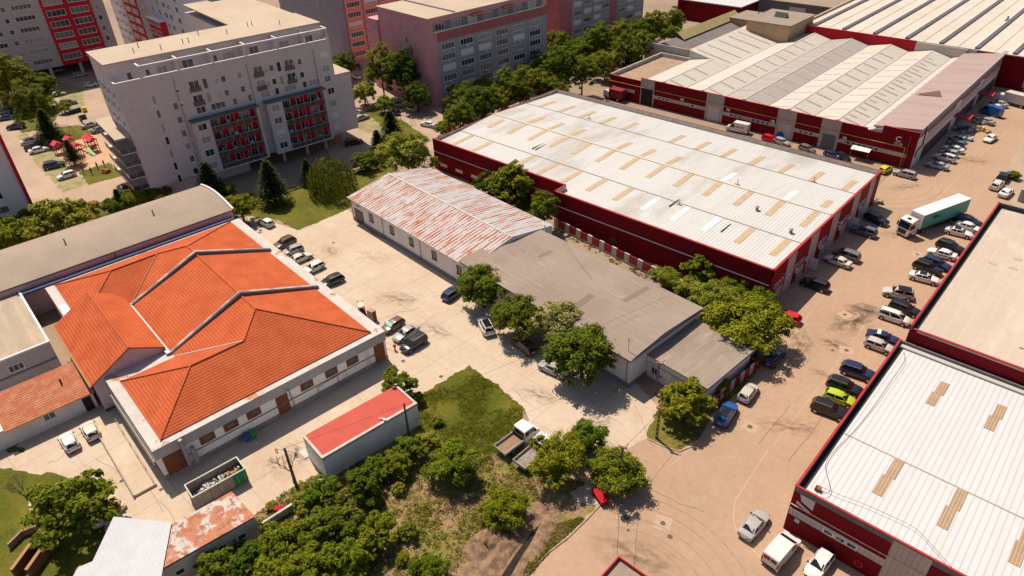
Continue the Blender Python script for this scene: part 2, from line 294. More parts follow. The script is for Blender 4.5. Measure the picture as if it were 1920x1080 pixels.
# ================================================================= BUILDING HELPERS
class Face:
    "a vertical facade: local origin, unit direction along it, outward normal"
    def __init__(s, root, o, d, n): s.root = root; s.o = Vector(o); s.d = Vector(d).normalized(); s.n = Vector(n).normalized()
    def p(s, u, z, off=0.0): v = s.o+s.d*u+s.n*off; return (v.x, v.y, z)
    def slab(s, mb, u0, u1, z0, z1, off0, off1, mi=0):
        a = [s.p(u0, z0, off0), s.p(u1, z0, off0), s.p(u1, z0, off1), s.p(u0, z0, off1)]
        b = [s.p(u0, z1, off0), s.p(u1, z1, off0), s.p(u1, z1, off1), s.p(u0, z1, off1)]
        mb.add(a+b, [(0, 1, 2, 3), (4, 7, 6, 5), (0, 4, 5, 1), (1, 5, 6, 2), (2, 6, 7, 3), (3, 7, 4, 0)], mi); return mb
    def panel(s, name, u0, u1, z0, z1, m, t=0.06, off=-0.05, label=None):
        o = s.slab(MB(), u0, u1, z0, z1, off, t).build(name, m, s.root)
        if label: o['label'] = label
        return o
    def window(s, u, z, ww, h, n=2, frame=None, pane=None, sill=True, name='window', sub=True, off=0.0, blind=0.0):
        "frame is the part, its glass the sub-part"
        fm = frame or WPAINT; mb = MB(); t = 0.09 if ww < 1.05 else 0.12
        if pane is None and h > 1.1 and fm is WPAINT: pane = random.choice((GLASS, GLASS, GLASS, mat('curtained_glass', (0.16, 0.14, 0.12), rough=0.15), mat('pale_curtain_glass', (0.34, 0.31, 0.28), rough=0.2)))
        s.slab(mb, u, u+ww, z, z+t, -0.03+off, 0.07+off); s.slab(mb, u, u+ww, z+h-t, z+h, -0.03+off, 0.07+off)
        s.slab(mb, u, u+t, z+t, z+h-t, -0.03+off, 0.07+off); s.slab(mb, u+ww-t, u+ww, z+t, z+h-t, -0.03+off, 0.07+off)
        for k in range(1, n): c = u+ww*k/n; s.slab(mb, c-0.04, c+0.04, z+t, z+h-t, -0.03+off, 0.06+off)
        if sill: s.slab(mb, u-0.08, u+ww+0.08, z-0.07, z, -0.03+off, 0.16+off)
        if not sub: s.slab(mb, u+t, u+ww-t, z+t, z+h-t, -0.02+off, 0.025+off, 1)
        if blind: s.slab(mb, u+t, u+ww-t, z+h-t-blind*(h-2*t), z+h-t, 0.026+off, 0.045+off, 0)
        o = mb.build(name, [fm] if sub else [fm, pane or GLASS], s.root)
        if sub: s.slab(MB(), u+t, u+ww-t, z+t, z+h-t, -0.02+off, 0.025+off).build('pane', pane or GLASS, o)
        return o
    def ac(s, u, z, off=0.0):
        mb = MB(); s.slab(mb, u, u+0.8, z, z+0.55, 0.08+off, 0.42+off); s.slab(mb, u+0.12, u+0.52, z+0.08, z+0.46, 0.42+off, 0.435+off, 1)
        return mb.build('air_conditioner', [WPAINT, GREY], s.root)
def bar_along(root, name, pts, r, m, n=6): return MB().path(pts, r, n).build(name, m, root, smooth=40)
# ================================================================= CENTRAL RED WAREHOUSE
def central_warehouse():
    X0, X1, YA, YB, Y1, XN, ZP = -114.5, -32.2, 95.6, 92.3, 139.4, -76.2, 7.1
    b = empty('red_warehouse', (X0, YB, 0), 0, 'long burgundy warehouse in the middle with low white ribbed roof and yellowed skylight strips', 'warehouse')
    def L(x, y): return (x-X0, y-YB)
    fp = [L(X0, YA), L(XN, YA), L(XN, YB), L(X1, YB), L(X1, Y1), L(X0, Y1)]
    MB().prism(fp, 0, 6.0).build('wall', BURG, b)
    # parapet: thin ring above
    mb = MB(); n = len(fp)
    for i in range(n):
        a = Vector((*fp[i], 0)); c = Vector((*fp[(i+1) % n], 0)); d = (c-a).normalized(); inn = Vector((-d.y, d.x, 0))
        e = 0.25
        q = [a, c, c+inn*e, a+inn*e]
        vs = [(p.x, p.y, 6.0) for p in q]+[(p.x, p.y, ZP) for p in q]
        if i in (4, 5, 0): pass
        mb.add(vs, [(0, 1, 5, 4)], 0); mb.add(vs, [(2, 3, 7, 6), (1, 2, 6, 5), (3, 0, 4, 7)], 1); mb.add(vs, [(4, 5, 6, 7)], 2)
    mb.build('parapet', [BURG, CONCW, BURG], b)
    mb = MB()
    for i in (0, 1, 2, 3):
        a = Vector((*fp[i], 0)); c = Vector((*fp[(i+1) % n], 0)); d = (c-a).normalized(); o_ = Vector((d.y, -d.x, 0))*0.06; inn = -o_*5.5
        q = [a+o_, c+o_, c+inn, a+inn]
        mb.add([(p.x, p.y, ZP+0.002) for p in q]+[(p.x, p.y, ZP+0.14) for p in q], [(0, 1, 5, 4), (1, 2, 6, 5), (2, 3, 7, 6), (3, 0, 4, 7), (4, 5, 6, 7)], 0)
    mb.build('parapet_cap', REDTRIM, b)
    # roof: shallow double pitch, gutters at the two thirds
    YR, V1, V2 = 115.4, 103.9, 127.0
    prof = [(YB+0.3, 6.15), (V1, 6.55), (YR, 7.25), (V2, 6.7), (Y1-0.3, 6.15)]
    mb = MB()
    for k, ((ya, za), (yb, zb)) in enumerate(zip(prof, prof[1:])):
        if k == 0:
            zc = za+(zb-za)*(YA-YB)/(V1-YB-0.3)
            mb.quad((*L(XN+0.3, ya), za), (*L(X1-0.3, ya), za), (*L(X1-0.3, YA+0.3), zc), (*L(XN+0.3, YA+0.3), zc))
            mb.quad((*L(X0+0.3, YA+0.3), zc), (*L(X1-0.3, YA+0.3), zc), (*L(X1-0.3, yb), zb), (*L(X0+0.3, yb), zb))
        else:
            mb.quad((*L(X0+0.3, ya), za), (*L(X1-0.3, ya), za), (*L(X1-0.3, yb), zb), (*L(X0+0.3, yb), zb))
    mb.build('roof', ROOFW, b)
    def zr(y):
        for (ya, za), (yb, zb) in zip(prof, prof[1:]):
            if ya <= y <= yb: return za+(zb-za)*(y-ya)/(yb-ya)
        return 6.2
    def strip(x, ya, yb, m, wd=1.15, h=0.07, name='skylight'):
        ys = sorted([ya, yb]+[q for q in (V1, YR, V2) if ya < q < yb]); mb = MB()
        for a, c in zip(ys, ys[1:]):
            vs = [(*L(x-wd/2, a), zr(a)-0.02), (*L(x+wd/2, a), zr(a)-0.02), (*L(x+wd/2, c), zr(c)-0.02), (*L(x-wd/2, c), zr(c)-0.02)]
            mb.add(vs+[(p[0], p[1], p[2]+h) for p in vs], [(4, 5, 6, 7), (0, 1, 5, 4), (1, 2, 6, 5), (2, 3, 7, 6), (3, 0, 4, 7)])
        return mb.build(name, m, b)
    for k in range(13):
        x = -109.8+6.235*k
        if k != 2+0: strip(x, 97.7, 103.6, SKYLW if k in (8, 9, 10) else SKYL)
        yt = 121.3 if 0 < k < 8 and k != 4 else (115.0 if k >= 8 else 114.0)
        if k == 4: yt = 115.0
        o = strip(x, 108.9, yt-(0 if yt < 116 else 0), SKYL)
        if k in (9, 11): strip(x, 115.9, 121.0, SKYLW)
        if k >= 8 and k not in (9, 11): strip(x, 117.5, 121.0, SKYL) if k == 12 else None
        if k not in (5,): strip(x, 127.4, 133.2, SKYL)
    # ridge cover and gutter joints
    MB().box(0.4, X1-X0-0.4, YR-YB-0.28, YR-YB+0.28, 7.2, 7.36).build('ridge_cap', mat('ridge_cream', (0.56, 0.50, 0.42), rough=0.5), b)
    for y in (V1, V2): MB().box(0.4, X1-X0-0.4, y-YB-0.09, y-YB+0.09, zr(y)-0.02, zr(y)+0.06).build('roof_joint', mat('joint_dark', (0.22, 0.18, 0.15)), b)
    for (x, y) in ((-55.5, 103.3), (-40.6, 127.3), (-50.8, 116.2), (-95, 128)):
        z = zr(y); mb = MB().tube((*L(x, y), z), (*L(x, y), z+1.1), 0.07); mb.box(x-X0-0.5, x-X0+0.5, y-YB-0.12, y-YB+0.12, z-0.02, z+0.1); mb.build('vent_pipe', GREY, b)
    for (x, y) in ((-43.5, 109.5), (-35.6, 105.9)):
        z = zr(y); MB().tube((*L(x, y), z), (*L(x, y), z+0.7), 0.28).tube((*L(x, y), z+0.7), (*L(x, y), z+0.9), 0.42, 0.1).build('roof_ventilator', GREY, b, smooth=40)
    for (x, y) in ((-56.6, 101.6), (-44.9, 99.2), (-93.6, 105.8), (-92.7, 105.8)):
        z = zr(y); MB().box(x-X0-0.06, x-X0+0.06, y-YB, y-YB+(3.4 if x > -60 else 5.6), z+0.03, z+0.13+0.1).build('roof_rail', DARK, b)
    # front facade (faces the overgrown strip)
    F = Face(b, (*L(X0, YA), 0), (1, 0, 0), (0, -1, 0)); F2 = Face(b, (*L(XN, YB), 0), (1, 0, 0), (0, -1, 0))
    F.panel('pipe_rail', 0.3, 38.0, 4.25, 4.36, WPAINT, 0.15); F2.panel('pipe_rail', 0.3, 43.7, 4.25, 4.36, WPAINT, 0.15)
    for k in range(7): F.panel('low_window', 2+5*k, 4.2+5*k, 1.2, 1.9, WPAINT, 0.07)
    # right facade (+X) facing the road
    F = Face(b, (*L(X1, YB), 0), (0, 1, 0), (1, 0, 0)); LN = Y1-YB
    for a, c in ((5.4, 8.6), (14.2, 17.6), (23.2, 26.6), (33.0, 36.4), (41.2, 44.0)): F.panel('grey_panel', a, c, 0, 6.95, PANELG, 0.05)
    for a, c in ((1.2, 5.0), (8.9, 13.6), (18.3, 22.8), (27.2, 32.4), (36.9, 40.8)):
        k = int((c-a)/1.2)
        for q in range(k): F.window(a+0.2+q*1.2, 3.0, 1.0, 0.8, 1, sill=False, sub=False)
    for a in (2.2, 10.5, 20.2, 29.5, 38.5): F.panel('shop_door', a, a+2.6, 0.0, 2.5, mat('shutter_grey', (0.42, 0.42, 0.43), rough=0.5, lines=[(2, 0.25, 0.03, (0.25, 0.25, 0.25), 0.7)]), 0.09)
    for a, z in ((5.2, 2.7), (9.2, 2.3), (12.8, 2.9), (18.8, 2.5), (22.3, 2.8), (27.6, 2.4), (31.8, 2.7), (37.2, 2.6), (40.2, 2.2)): F.ac(a, z)
    for a in (15.6, 34.4): 
        mb = MB(); F.slab(mb, a, a+0.1, 0.1, 2.3, 0.1, 1.5); mb.build('screen_panel', WPAINT, b)
    for a, z in ((3.5, 5.0), (25, 5.2)):
        mb = MB(); mb.tube(F.p(a, z, 0), F.p(a, z, 1.1), 0.04); mb.tube(F.p(a, z, 1.1), F.p(a+0.5, z, 1.1), 0.1); mb.build('wall_lamp', WPAINT, b)
    return b
central_warehouse()
# low striped wall before it
def striped_wall():
    b = empty('boundary_wall', (-75.5, 91.55, 0), R(-6.5), 'low boundary wall of alternating red and grey panels below the burgundy warehouse', 'wall')
    MB().box(0, 45, -0.1, 0.1, 0, 0.35).build('footing', CONCW, b)
    for k in range(15):
        MB().box(k*3, k*3+1.1, -0.13, 0.13, 0.35, 2.0).build('pillar', CONCW, b)
        MB().box(k*3+1.1, k*3+3.0, -0.06, 0.06, 0.35, 1.9).build('wall_panel', mat('wall_red', (0.32, 0.02, 0.03), rough=0.6), b)
striped_wall()
# ================================================================= LETTERS
def textobj(s, size, loc, rot, m, name='lettering', parent=None, depth=0.02):
    cu = bpy.data.curves.new(name, 'FONT'); cu.body = s; cu.size = size; cu.extrude = depth; cu.align_x = 'CENTER'; cu.align_y = 'CENTER'; cu.resolution_u = 3; cu.offset = size*0.012
    o = bpy.data.objects.new(name, cu); col.objects.link(o); o.data.materials.append(m)
    dg = bpy.context.evaluated_depsgraph_get(); me = bpy.data.meshes.new_from_object(o.evaluated_get(dg)); bpy.data.objects.remove(o)
    o = bpy.data.objects.new(name, me); col.objects.link(o); me.materials.clear(); me.materials.append(m)
    o.location = loc; o.rotation_euler = rot; o.parent = parent; return o
# ================================================================= HALL C
def hall_c():
    X0, X1, Y0, Y1 = -112.2, -31.9, 160.4, 231.0
    b = empty('gabled_hall', (X0, Y0, 0), 0, 'burgundy industrial hall marked C with a row of white gabled roofs', 'warehouse')
    W = X1-X0; D = Y1-Y0
    XL = 10.2  # start of the main part
    mb = MB(); mb.box(0, XL, 0, 26, 0, 5.2); mb.box(XL, W-7.4, 0, D, 0, 5.9); mb.box(W-7.4, W, 0.0, D, 0, 7.0)
    mb.build('wall', BURG, b)
    F = Face(b, (0, 0, 0), (1, 0, 0), (0, -1, 0))
    mb = MB(); F.slab(mb, XL, W-10.5, 5.9, 6.95, -0.3, 0.0); F.slab(mb, W-10.5, W-7.4, 5.9, 6.5, -0.3, 0); F.slab(mb, W-7.4, W, 7.0, 8.25, -0.3, 0.0); F.slab(mb, 0, XL, 5.2, 6.1, -0.3, 0)
    mb.build('parapet', BURG, b)
    mb = MB(); F.slab(mb, XL, W-10.5, 6.952, 7.03, -0.32, 0.06); F.slab(mb, W-7.4, W, 8.252, 8.33, -0.32, 0.06); F.slab(mb, 0, XL, 6.102, 6.18, -0.32, 0.06); mb.build('parapet_cap', REDTRIM, b)
    MB().box(0.3, XL-0.2, 0.4, 25.6, 5.2, 5.3).build('flat_roof', mat('gravel_roof', (0.34, 0.25, 0.17), (0.28, 0.2, 0.14), ns=0.5, fine=0.2), b)
    mb = MB().box(0, 0.35, 0, 26, 5.2, 6.4).box(0.35, XL, 25.6, 26, 5.2, 6.4); mb.build('roof_wall', CONCW, b)
    # gables: ridges and valleys in local x
    rid = [-95.0, -83.5, -72.1, -60.7, -49.2]; val = [-102.0, -89.6, -78.2, -66.8, -55.4, -44.1]
    ZV, ZR = 5.95, 7.25
    warm = ROOFWY; grey2 = corr('grey_metal_gable_roof', (0.38, 0.345, 0.325), (0.34, 0.30, 0.275), 1, 0.9, (0.40, 0.34, 0.30), 0.4)
    for k, r in enumerate(rid):
        v0, v1 = val[k]-X0, val[k+1]-X0; rr = r-X0; ya = 0.32; yb = D-0.3
        if k == 0: yb = 26.1
        
        mb = MB()
        mb.quad((v0, ya, ZV), (rr, ya, ZR), (rr, yb, ZR), (v0, yb, ZV)); mb.quad((rr, ya, ZR), (v1, ya, ZV), (v1, yb, ZV), (rr, yb, ZR))
        mb.poly([(v0, ya, ZV-0.05), (v1, ya, ZV-0.05), (rr, ya, ZR)]); mb.poly([(v1, yb, ZV-0.05), (v0, yb, ZV-0.05), (rr, yb, ZR)])
        mb.build('gable_roof', grey2 if k == 2 else warm, b)
        MB().box(rr-0.14, rr+0.14, ya, yb, ZR-0.03, ZR+0.07).build('ridge_cap', mat('ridge_cream', (0.56, 0.50, 0.42)), b)
        MB().box(v1-0.07, v1+0.07, ya, yb, ZV+0.0, ZV+0.06).build('valley_gutter', mat('joint_dark', (0.22, 0.18, 0.15)), b)
        sl = (ZR-ZV)/(v1-rr); sl0 = (ZR-ZV)/(rr-v0)
        nsk = int((yb-4)/6.3)
        for q in range(nsk):
            y = 2.4+6.3*q; x0 = rr+0.5; x1 = v1-0.9; wd = 0.62 if k != 1 else 0.5
            z0 = ZR-sl*(x0-rr); z1 = ZR-sl*(x1-rr)
            MB().add([(x0, y, z0-0.02), (x1, y, z1-0.02), (x1, y+wd, z1-0.02), (x0, y+wd, z0-0.02), (x0, y, z0+0.06), (x1, y, z1+0.06), (x1, y+wd, z1+0.06), (x0, y+wd, z0+0.06)], [(4, 5, 6, 7), (0, 1, 5, 4), (1, 2, 6, 5), (2, 3, 7, 6), (3, 0, 4, 7)]).build('skylight', SKYLB if k != 2 else SKYL, b)
            if k >= 2:
                x0 = v0+0.9; x1 = rr-0.8; z0 = ZV+sl0*(x0-v0); z1 = ZV+sl0*(x1-v0)
                MB().add([(x0, y, z0-0.02), (x1, y, z1-0.02), (x1, y+.45, z1-0.02), (x0, y+.45, z0-0.02), (x0, y, z0+0.05), (x1, y, z1+0.05), (x1, y+.45, z1+0.05), (x0, y+.45, z0+0.05)], [(4, 5, 6, 7), (0, 1, 5, 4), (1, 2, 6, 5), (2, 3, 7, 6), (3, 0, 4, 7)]).build('skylight', mat('pale_skylight', (0.43, 0.36, 0.285)), b)
    MB().add([(9.3, 26.2, 8.6), (22.55, 26.2, 6.0), (22.55, 62, 6.0), (9.3, 62, 8.6), (9.3, 26.2, 5.5), (22.55, 26.2, 5.5)], [(0, 1, 2, 3), (4, 5, 1, 0)]).build('long_slope_roof', warm, b)
    for q in range(6):
        y = 28.5+6.2*q
        MB().add([(10.6, y, 8.40), (21.5, y, 6.26), (21.5, y+.6, 6.26), (10.6, y+.6, 8.40)], [(0, 1, 2, 3)]).build('skylight', SKYLB, b)
    for q in range(10):
        rr = rid[4]-X0; v1 = val[5]-X0; sl = (ZR-ZV)/(v1-rr); y = 5.4+6.3*q; x0 = rr+.6; x1 = rr+2.4
        MB().add([(x0, y, ZR-sl*.6+.05), (x1, y, ZR-sl*2.4+.05), (x1, y+.5, ZR-sl*2.4+.05), (x0, y+.5, ZR-sl*.6+.05)], [(0, 1, 2, 3)]).build('skylight', SKYLB, b)
    # slope from last valley up to the pink strip
    v = -44.1-X0; e = W-7.4
    mb = MB(); mb.quad((v, 0.32, ZV), (e, 0.32, 7.6), (e, D, 7.6), (v, D, ZV)); mb.poly([(v, 0.32, ZV-.05), (e, 0.32, ZV-.05), (e, 0.32, 7.6)])
    mb.build('lean_roof', warm, b)
    for q in range(14):
        y = 2+4.8*q; x0 = v+0.8; x1 = e-0.8; s_ = (7.6-ZV)/(e-v)
        MB().add([(x0, y, ZV+s_*.8+0.03), (x1, y, 7.6-s_*.8+0.03), (x1, y+.4, 7.6-s_*.8+0.03), (x0, y+.4, ZV+s_*.8+0.03)], [(0, 1, 2, 3)]).build('skylight', mat('pale_skylight', (0.43, 0.36, 0.285)), b)
    pink = mat('faded_pink_metal', (0.355, 0.27, 0.25), (0.31, 0.235, 0.22), ns=0.2, streak=(0.4, 2, 1), fine=0.06, lines=[(1, 1.0, 0.06, (0.38, 0.24, 0.2), 0.4)])
    MB().add([(e-2.2, 0.6, 7.7), (W-0.1, 0.6, 8.9), (W-0.1, D+4, 8.9), (e-2.2, D+4, 7.7), (e-2.2, 0.6, 7.4), (W-0.1, 0.6, 7.1), (W-0.1, D+4, 7.1), (e-2.2, D+4, 7.4)], [(0, 1, 2, 3), (4, 5, 1, 0), (5, 6, 2, 1), (6, 7, 3, 2), (7, 4, 0, 3)]).build('strip_roof', pink, b)
    MB().box(W-0.1, W+0.12, 0.6, D+4, 8.4, 8.98).build('eaves_trim', mat('eaves_grey', (0.36, 0.34, 0.36)), b)
    MB().add([(e-1.6, 26, 8.0), (e+3.2, 27.2, 9.5), (e+4.4, 25.6, 8.6), (e+3.0, 28.6, 8.6)], [(0, 2, 1), (0, 1, 3), (2, 3, 1)]).build('roof_vent_gable', mat('vent_brown', (0.17, 0.1, 0.09)), b)
    # back parapet
    MB().box(-87.8-X0, -54.2-X0, D-0.2, D+0.2, 5.9, 9.1).build('back_wall', mat('back_wall_red', (0.42, 0.015, 0.025), rough=0.6, spec=.1), b)
    MB().box(-54.19-X0, e-1.5, D-0.2, D+0.2, 5.9, 8.8).build('back_wall_grey', mat('conc_grey', (0.50, 0.44, 0.38)), b)
    # front facade details
    for a, c in ((18.3-8.1, 12.6), (36.3, 41.3), (54.8, 58.8), (66.8, 70.4)):
        pass
    for a, c in ((10.25, 14.6), (30.2, 35.1), (49.2, 53.8), (59.8, 64.2)): F.panel('grey_panel', a, c, 0, 6.93, PANELG, 0.05)
    F.panel('gate', 10.6, 14.2, 0, 4.4, DARK, 0.10, label='open dark gateway'); F.panel('gate', 31.0, 34.2, 0, 3.8, LGREY, 0.10); F.panel('gate', 50, 53, 0, 3.6, LGREY, 0.10); F.panel('gate', 60.6, 63.6, 0, 3.6, mat('gate_dark_grey', (0.15, 0.14, 0.14)), 0.10)
    for a, c in ((14.6, 30.2), (35.1, 49.2), (53.8, 59.8), (64.2, 79.0)): F.panel('grey_band', a, c, 2.3, 3.2, PANELG, 0.055)
    F.panel('grey_band', 1.0, 8.5, 2.4, 3.3, PANELG, 0.055)
    for a in (16, 17.2, 18.4, 26, 37, 38.2, 39.4, 43, 44.2, 45.4, 46.6, 55, 56.2, 57.4, 66, 67.2, 68.4, 69.6, 71, 72.2): F.window(a, 2.35, 1.0, 0.8, 1, sill=False, off=0.06, sub=False)
    bar_along(b, 'gas_pipe', [F.p(0.3, 4.6, 0.25), F.p(W-2.0, 4.6, 0.25), F.p(W-2.0, 0.2, 0.25)], 0.07, YPIPE)
    bar_along(b, 'gas_pipe', [F.p(W-1.5, 7.2, 0.2), F.p(W-1.5, 0.2, 0.2)], 0.08, mat('pipe_rust', (0.32, 0.10, 0.04)))
    for a, z in ((23, 3.6), (36.2, 3.7), (48, 3.4), (65.2, 3.4)): F.ac(a, z)
    textobj('C', 1.7, F.p(W-2.9-0.9, 6.0, 0.08), (R(90), 0, 0), WPAINT, parent=b)
    textobj('22-28', 0.75, F.p(W-3.6, 4.95, 0.08), (R(90), 0, 0), WPAINT, parent=b)
    # right facade
    F = Face(b, (W, 0, 0), (0, 1, 0), (1, 0, 0))
    stripes = mat('striped_glazing', (0.34, 0.13, 0.13), rough=0.5, lines=[(1, 1.1, 0.30, (0.78, 0.72, 0.70), 0.95)])
    lg = mat('pale_wall', (0.74, 0.68, 0.64), (0.64, 0.58, 0.55), ns=0.4, fine=0.1, lines=[(1, 1.5, 0.05, (0.28, 0.26, 0.25), 0.5)])
    F.panel('pale_cladding', 0.05, D, 0.0, 7.0, lg, 0.05)
    for a, c in ((6.5, 27.5), (33, 49), (53, 69)):
        F.panel('window_band', a, c, 4.6, 6.6, stripes, 0.12); F.panel('band_hood', a-0.3, c+0.3, 6.62, 6.75, DARK, 0.22)
        F.panel('shopfronts', a, c, 0, 3.2, mat('shopfront', (0.16, 0.06, 0.07), (0.05, 0.05, 0.06), ns=1.2), 0.12)
    for a in (29.0, 50.0):
        F.panel('canopy', a, a+3.4, 3.4, 3.55, mat('canopy_red', (0.26, 0.03, 0.05)), 2.6); F.panel('canopy_edge', a-0.02, a+3.42, 3.2, 3.6, mat('canopy_bright_red', (0.65, 0.03, 0.05)), 3.5, off=2.601)
    bar_along(b, 'downpipe', [F.p(4.2, 8.3, 0.1), F.p(4.2, 4.4, 0.25), F.p(0.6, 4.0, 0.25), F.p(0.6, 2.6, 0.25)], 0.12, DARK)
    return b
hall_c()
# ================================================================= BIG FAR ROOF
def big_far_roof():
    X0, X1, Y0, Y1 = -88.0, -20.0, 231.6, 330.0
    b = empty('flat_roofed_hall', (X0, Y0, 0), 0, 'vast pale hall roof with dark parallel roof lights beyond the gabled hall', 'warehouse')
    W = X1-X0; D = Y1-Y0
    MB().box(0, W, 0, D, 0, 8.6).build('wall', BURG, b)
    ov = mat('cream_membrane_roof', (0.54, 0.50, 0.44), (0.50, 0.45, 0.38), ns=0.1, fine=0.05, fscale=1)
    MB().box(-0.5, W, 0.3, D, 8.6, 8.8).build('roof', ov, b)
    MB().box(-1.2, -0.5, 0, D, 8.6, 9.4).build('parapet', mat('parapet_tan', (0.42, 0.3, 0.2)), b)
    for k in range(8):
        x = 3.0+9.2*k
        MB().box(x-0.5, x+0.5, 1, D-1, 8.8, 9.25).box(x-0.62, x-0.5, 1, D-1, 8.8, 9.35, 1).build('roof_light', [mat('rooflight_dark', (0.12, 0.1, 0.11), rough=0.4, lines=[(1, 1.2, 0.06, (0.3, 0.27, 0.25), 0.7)]), WPAINT], b)
        MB().box(x+4.5, x+4.62, 0.5, D-1, 8.8, 8.86).build('roof_joint', mat('joint_dark', (0.22, 0.18, 0.15)), b)
    MB().tube((48, 40, 8.8), (48, 40, 10.2), 0.3).box(47.4, 48.6, 39.4, 40.6, 8.8, 9.2).build('roof_ventilator', GREY, b)
    # grey wall strip right of the red one
    MB().box(34, 49.5, -0.32, -0.08, 5, 9.0).build('grey_parapet', mat('conc_grey', (0.40, 0.36, 0.31)), b)
big_far_roof()
def shed_with_monitor():
    X0, X1, Y0, Y1 = -118.5, -103.2, 187.5, 232.0
    b = empty('grey_shed', (X0, Y0, 0), 0, 'grey sloping roofed shed with a yellowish glazed ridge monitor beside the white gables', 'shed')
    W = X1-X0; D = Y1-Y0
    MB().box(0, W, 0, D, 0, 6.5).build('wall', CONCW, b)
    MB().box(0.0, W-0.2, -0.35, 0.0, 0, 8.4).box(0, 0.3, 0.0, 7, 6.5, 8.0).build('end_wall', mat('conc_wall', (0.48, 0.44, 0.40), (0.40, 0.36, 0.33), ns=0.4, lines=[(2, 3.0, 0.05, (0.25, 0.22, 0.2), 0.6)]), b)
    g = mat('grey_felt', (0.20, 0.18, 0.17), (0.17, 0.15, 0.145), ns=0.3)
    mb = MB(); xm = 6.5
    mb.quad((0, 0, 6.5), (xm, 0, 9.2), (xm, D, 9.2), (0, D, 6.5)); mb.quad((xm, 0, 9.2), (W, 0, 6.5), (W, D, 6.5), (xm, D, 9.2)); mb.poly([(0, 0, 6.5), (W, 0, 6.5), (xm, 0, 9.2)])
    mb.build('roof', g, b)
    yl = mat('yellowed_glazing', (0.40, 0.32, 0.14), (0.33, 0.27, 0.12), ns=0.5, lines=[(1, 4, 0.1, (0.25, 0.2, 0.1), 0.6)])
    mb = MB().quad((xm-2.4, 7, 8.6), (xm, 7, 10.6), (xm, D-1, 10.6), (xm-2.4, D-1, 8.6)).quad((xm, 7, 10.6), (xm+2.6, 7, 8.8), (xm+2.6, D-1, 8.8), (xm, D-1, 10.6), 0).poly([(xm-2.4, 7, 8.5), (xm+2.6, 7, 8.5), (xm, 7, 10.6)], 1)
    mb.build('roof_monitor', [yl, mat('monitor_dark', (0.06, 0.05, 0.05))], b)
shed_with_monitor()
def tan_house():
    b = empty('tan_building', (-98, 222, 0), R(0), 'tan windowless building with flat brown roof and a small dark rooftop skylight', 'building')
    t = mat('tan_render', (0.46, 0.32, 0.18), (0.40, 0.27, 0.15), ns=0.3, fine=0.1)
    MB().box(-3, 11, -4, 14, 0, 11.0).build('wall', t, b); MB().box(-12, -3, 2, 14, 0, 9.6).build('side_wing', t, b)
    MB().box(-3.3, 11.3, -4.3, 14.3, 11.0, 11.35).build('roof', BITUM, b); MB().box(-12.2, -3.3, 1.8, 14.2, 9.6, 9.8).build('wing_roof', BITUM, b)
    mb = MB(); mb.add([(2, 4, 11.35), (6, 4, 11.35), (6, 6.2, 11.35), (2, 6.2, 11.35), (2, 5.1, 12.8), (6, 5.1, 12.8)], [(0, 1, 5, 4), (2, 3, 4, 5), (0, 4, 3), (1, 2, 5)]); mb.build('rooftop_skylight', mat('dark_green_glazing', (0.06, 0.09, 0.06), rough=0.3), b)
    MB().tube((-5, 8, 9.8), (-5, 8, 12), 0.15).box(-5.5, -4.5, 7.9, 8.1, 11.9, 12.1).build('chimney_pipe', DARK, b)
tan_house()
def far_halls():
    b = empty('far_red_hall', (-133, 250, 0), 0, 'far red hall with a white roof at the top edge beside the tree row', 'warehouse')
    MB().box(-12, 14, 0, 40, 0, 7).build('wall', BURG, b); MB().box(-12.3, 14.3, -0.3, 40, 7, 7.3).build('roof', ROOFW2, b)
    b = empty('far_grey_hall', (-110, 262, 0), 0, 'far grey hall with a beige flat roof and a small white sign on its wall', 'warehouse')
    MB().box(-8, 34, 0, 45, 0, 8).build('wall', mat('slate_wall', (0.17, 0.155, 0.16), (0.14, 0.13, 0.14), ns=0.4), b); MB().box(-8.3, 34.3, -0.3, 45, 8, 8.4).build('roof', BITUM, b)
    F = Face(b, (-8, 0, 0), (1, 0, 0), (0, -1, 0)); F.panel('sign', 12, 18, 5.5, 6.9, LGREY, 0.1)
    b = empty('brick_outbuilding', (-122, 236, 0), 0, 'low brick coloured outbuilding partly hidden behind the tree row', 'building')
    MB().box(0, 9, 0, 12, 0, 3.6).build('wall', mat('pale_brick', (0.40, 0.26, 0.2), (0.5, 0.4, 0.35), ns=1.0), b); MB().box(-0.2, 9.2, -0.2, 12.2, 3.6, 3.8).build('roof', BITUM, b)
    b = empty('container_stack', (-79, 288, 0), 0, 'rusty and green freight containers beyond the tan building', 'container')
    MB().box(-8, 0, 0, 12, 0, 9).build('rusty_container', rustmat('rust_cont', (0.45, 0.42, 0.4), 1, 1.0), b); MB().box(1, 20, 0, 10, 0, 5).build('green_container', mat('dull_green', (0.07, 0.12, 0.06), (0.12, 0.12, 0.1), ns=1.5), b)
far_halls()
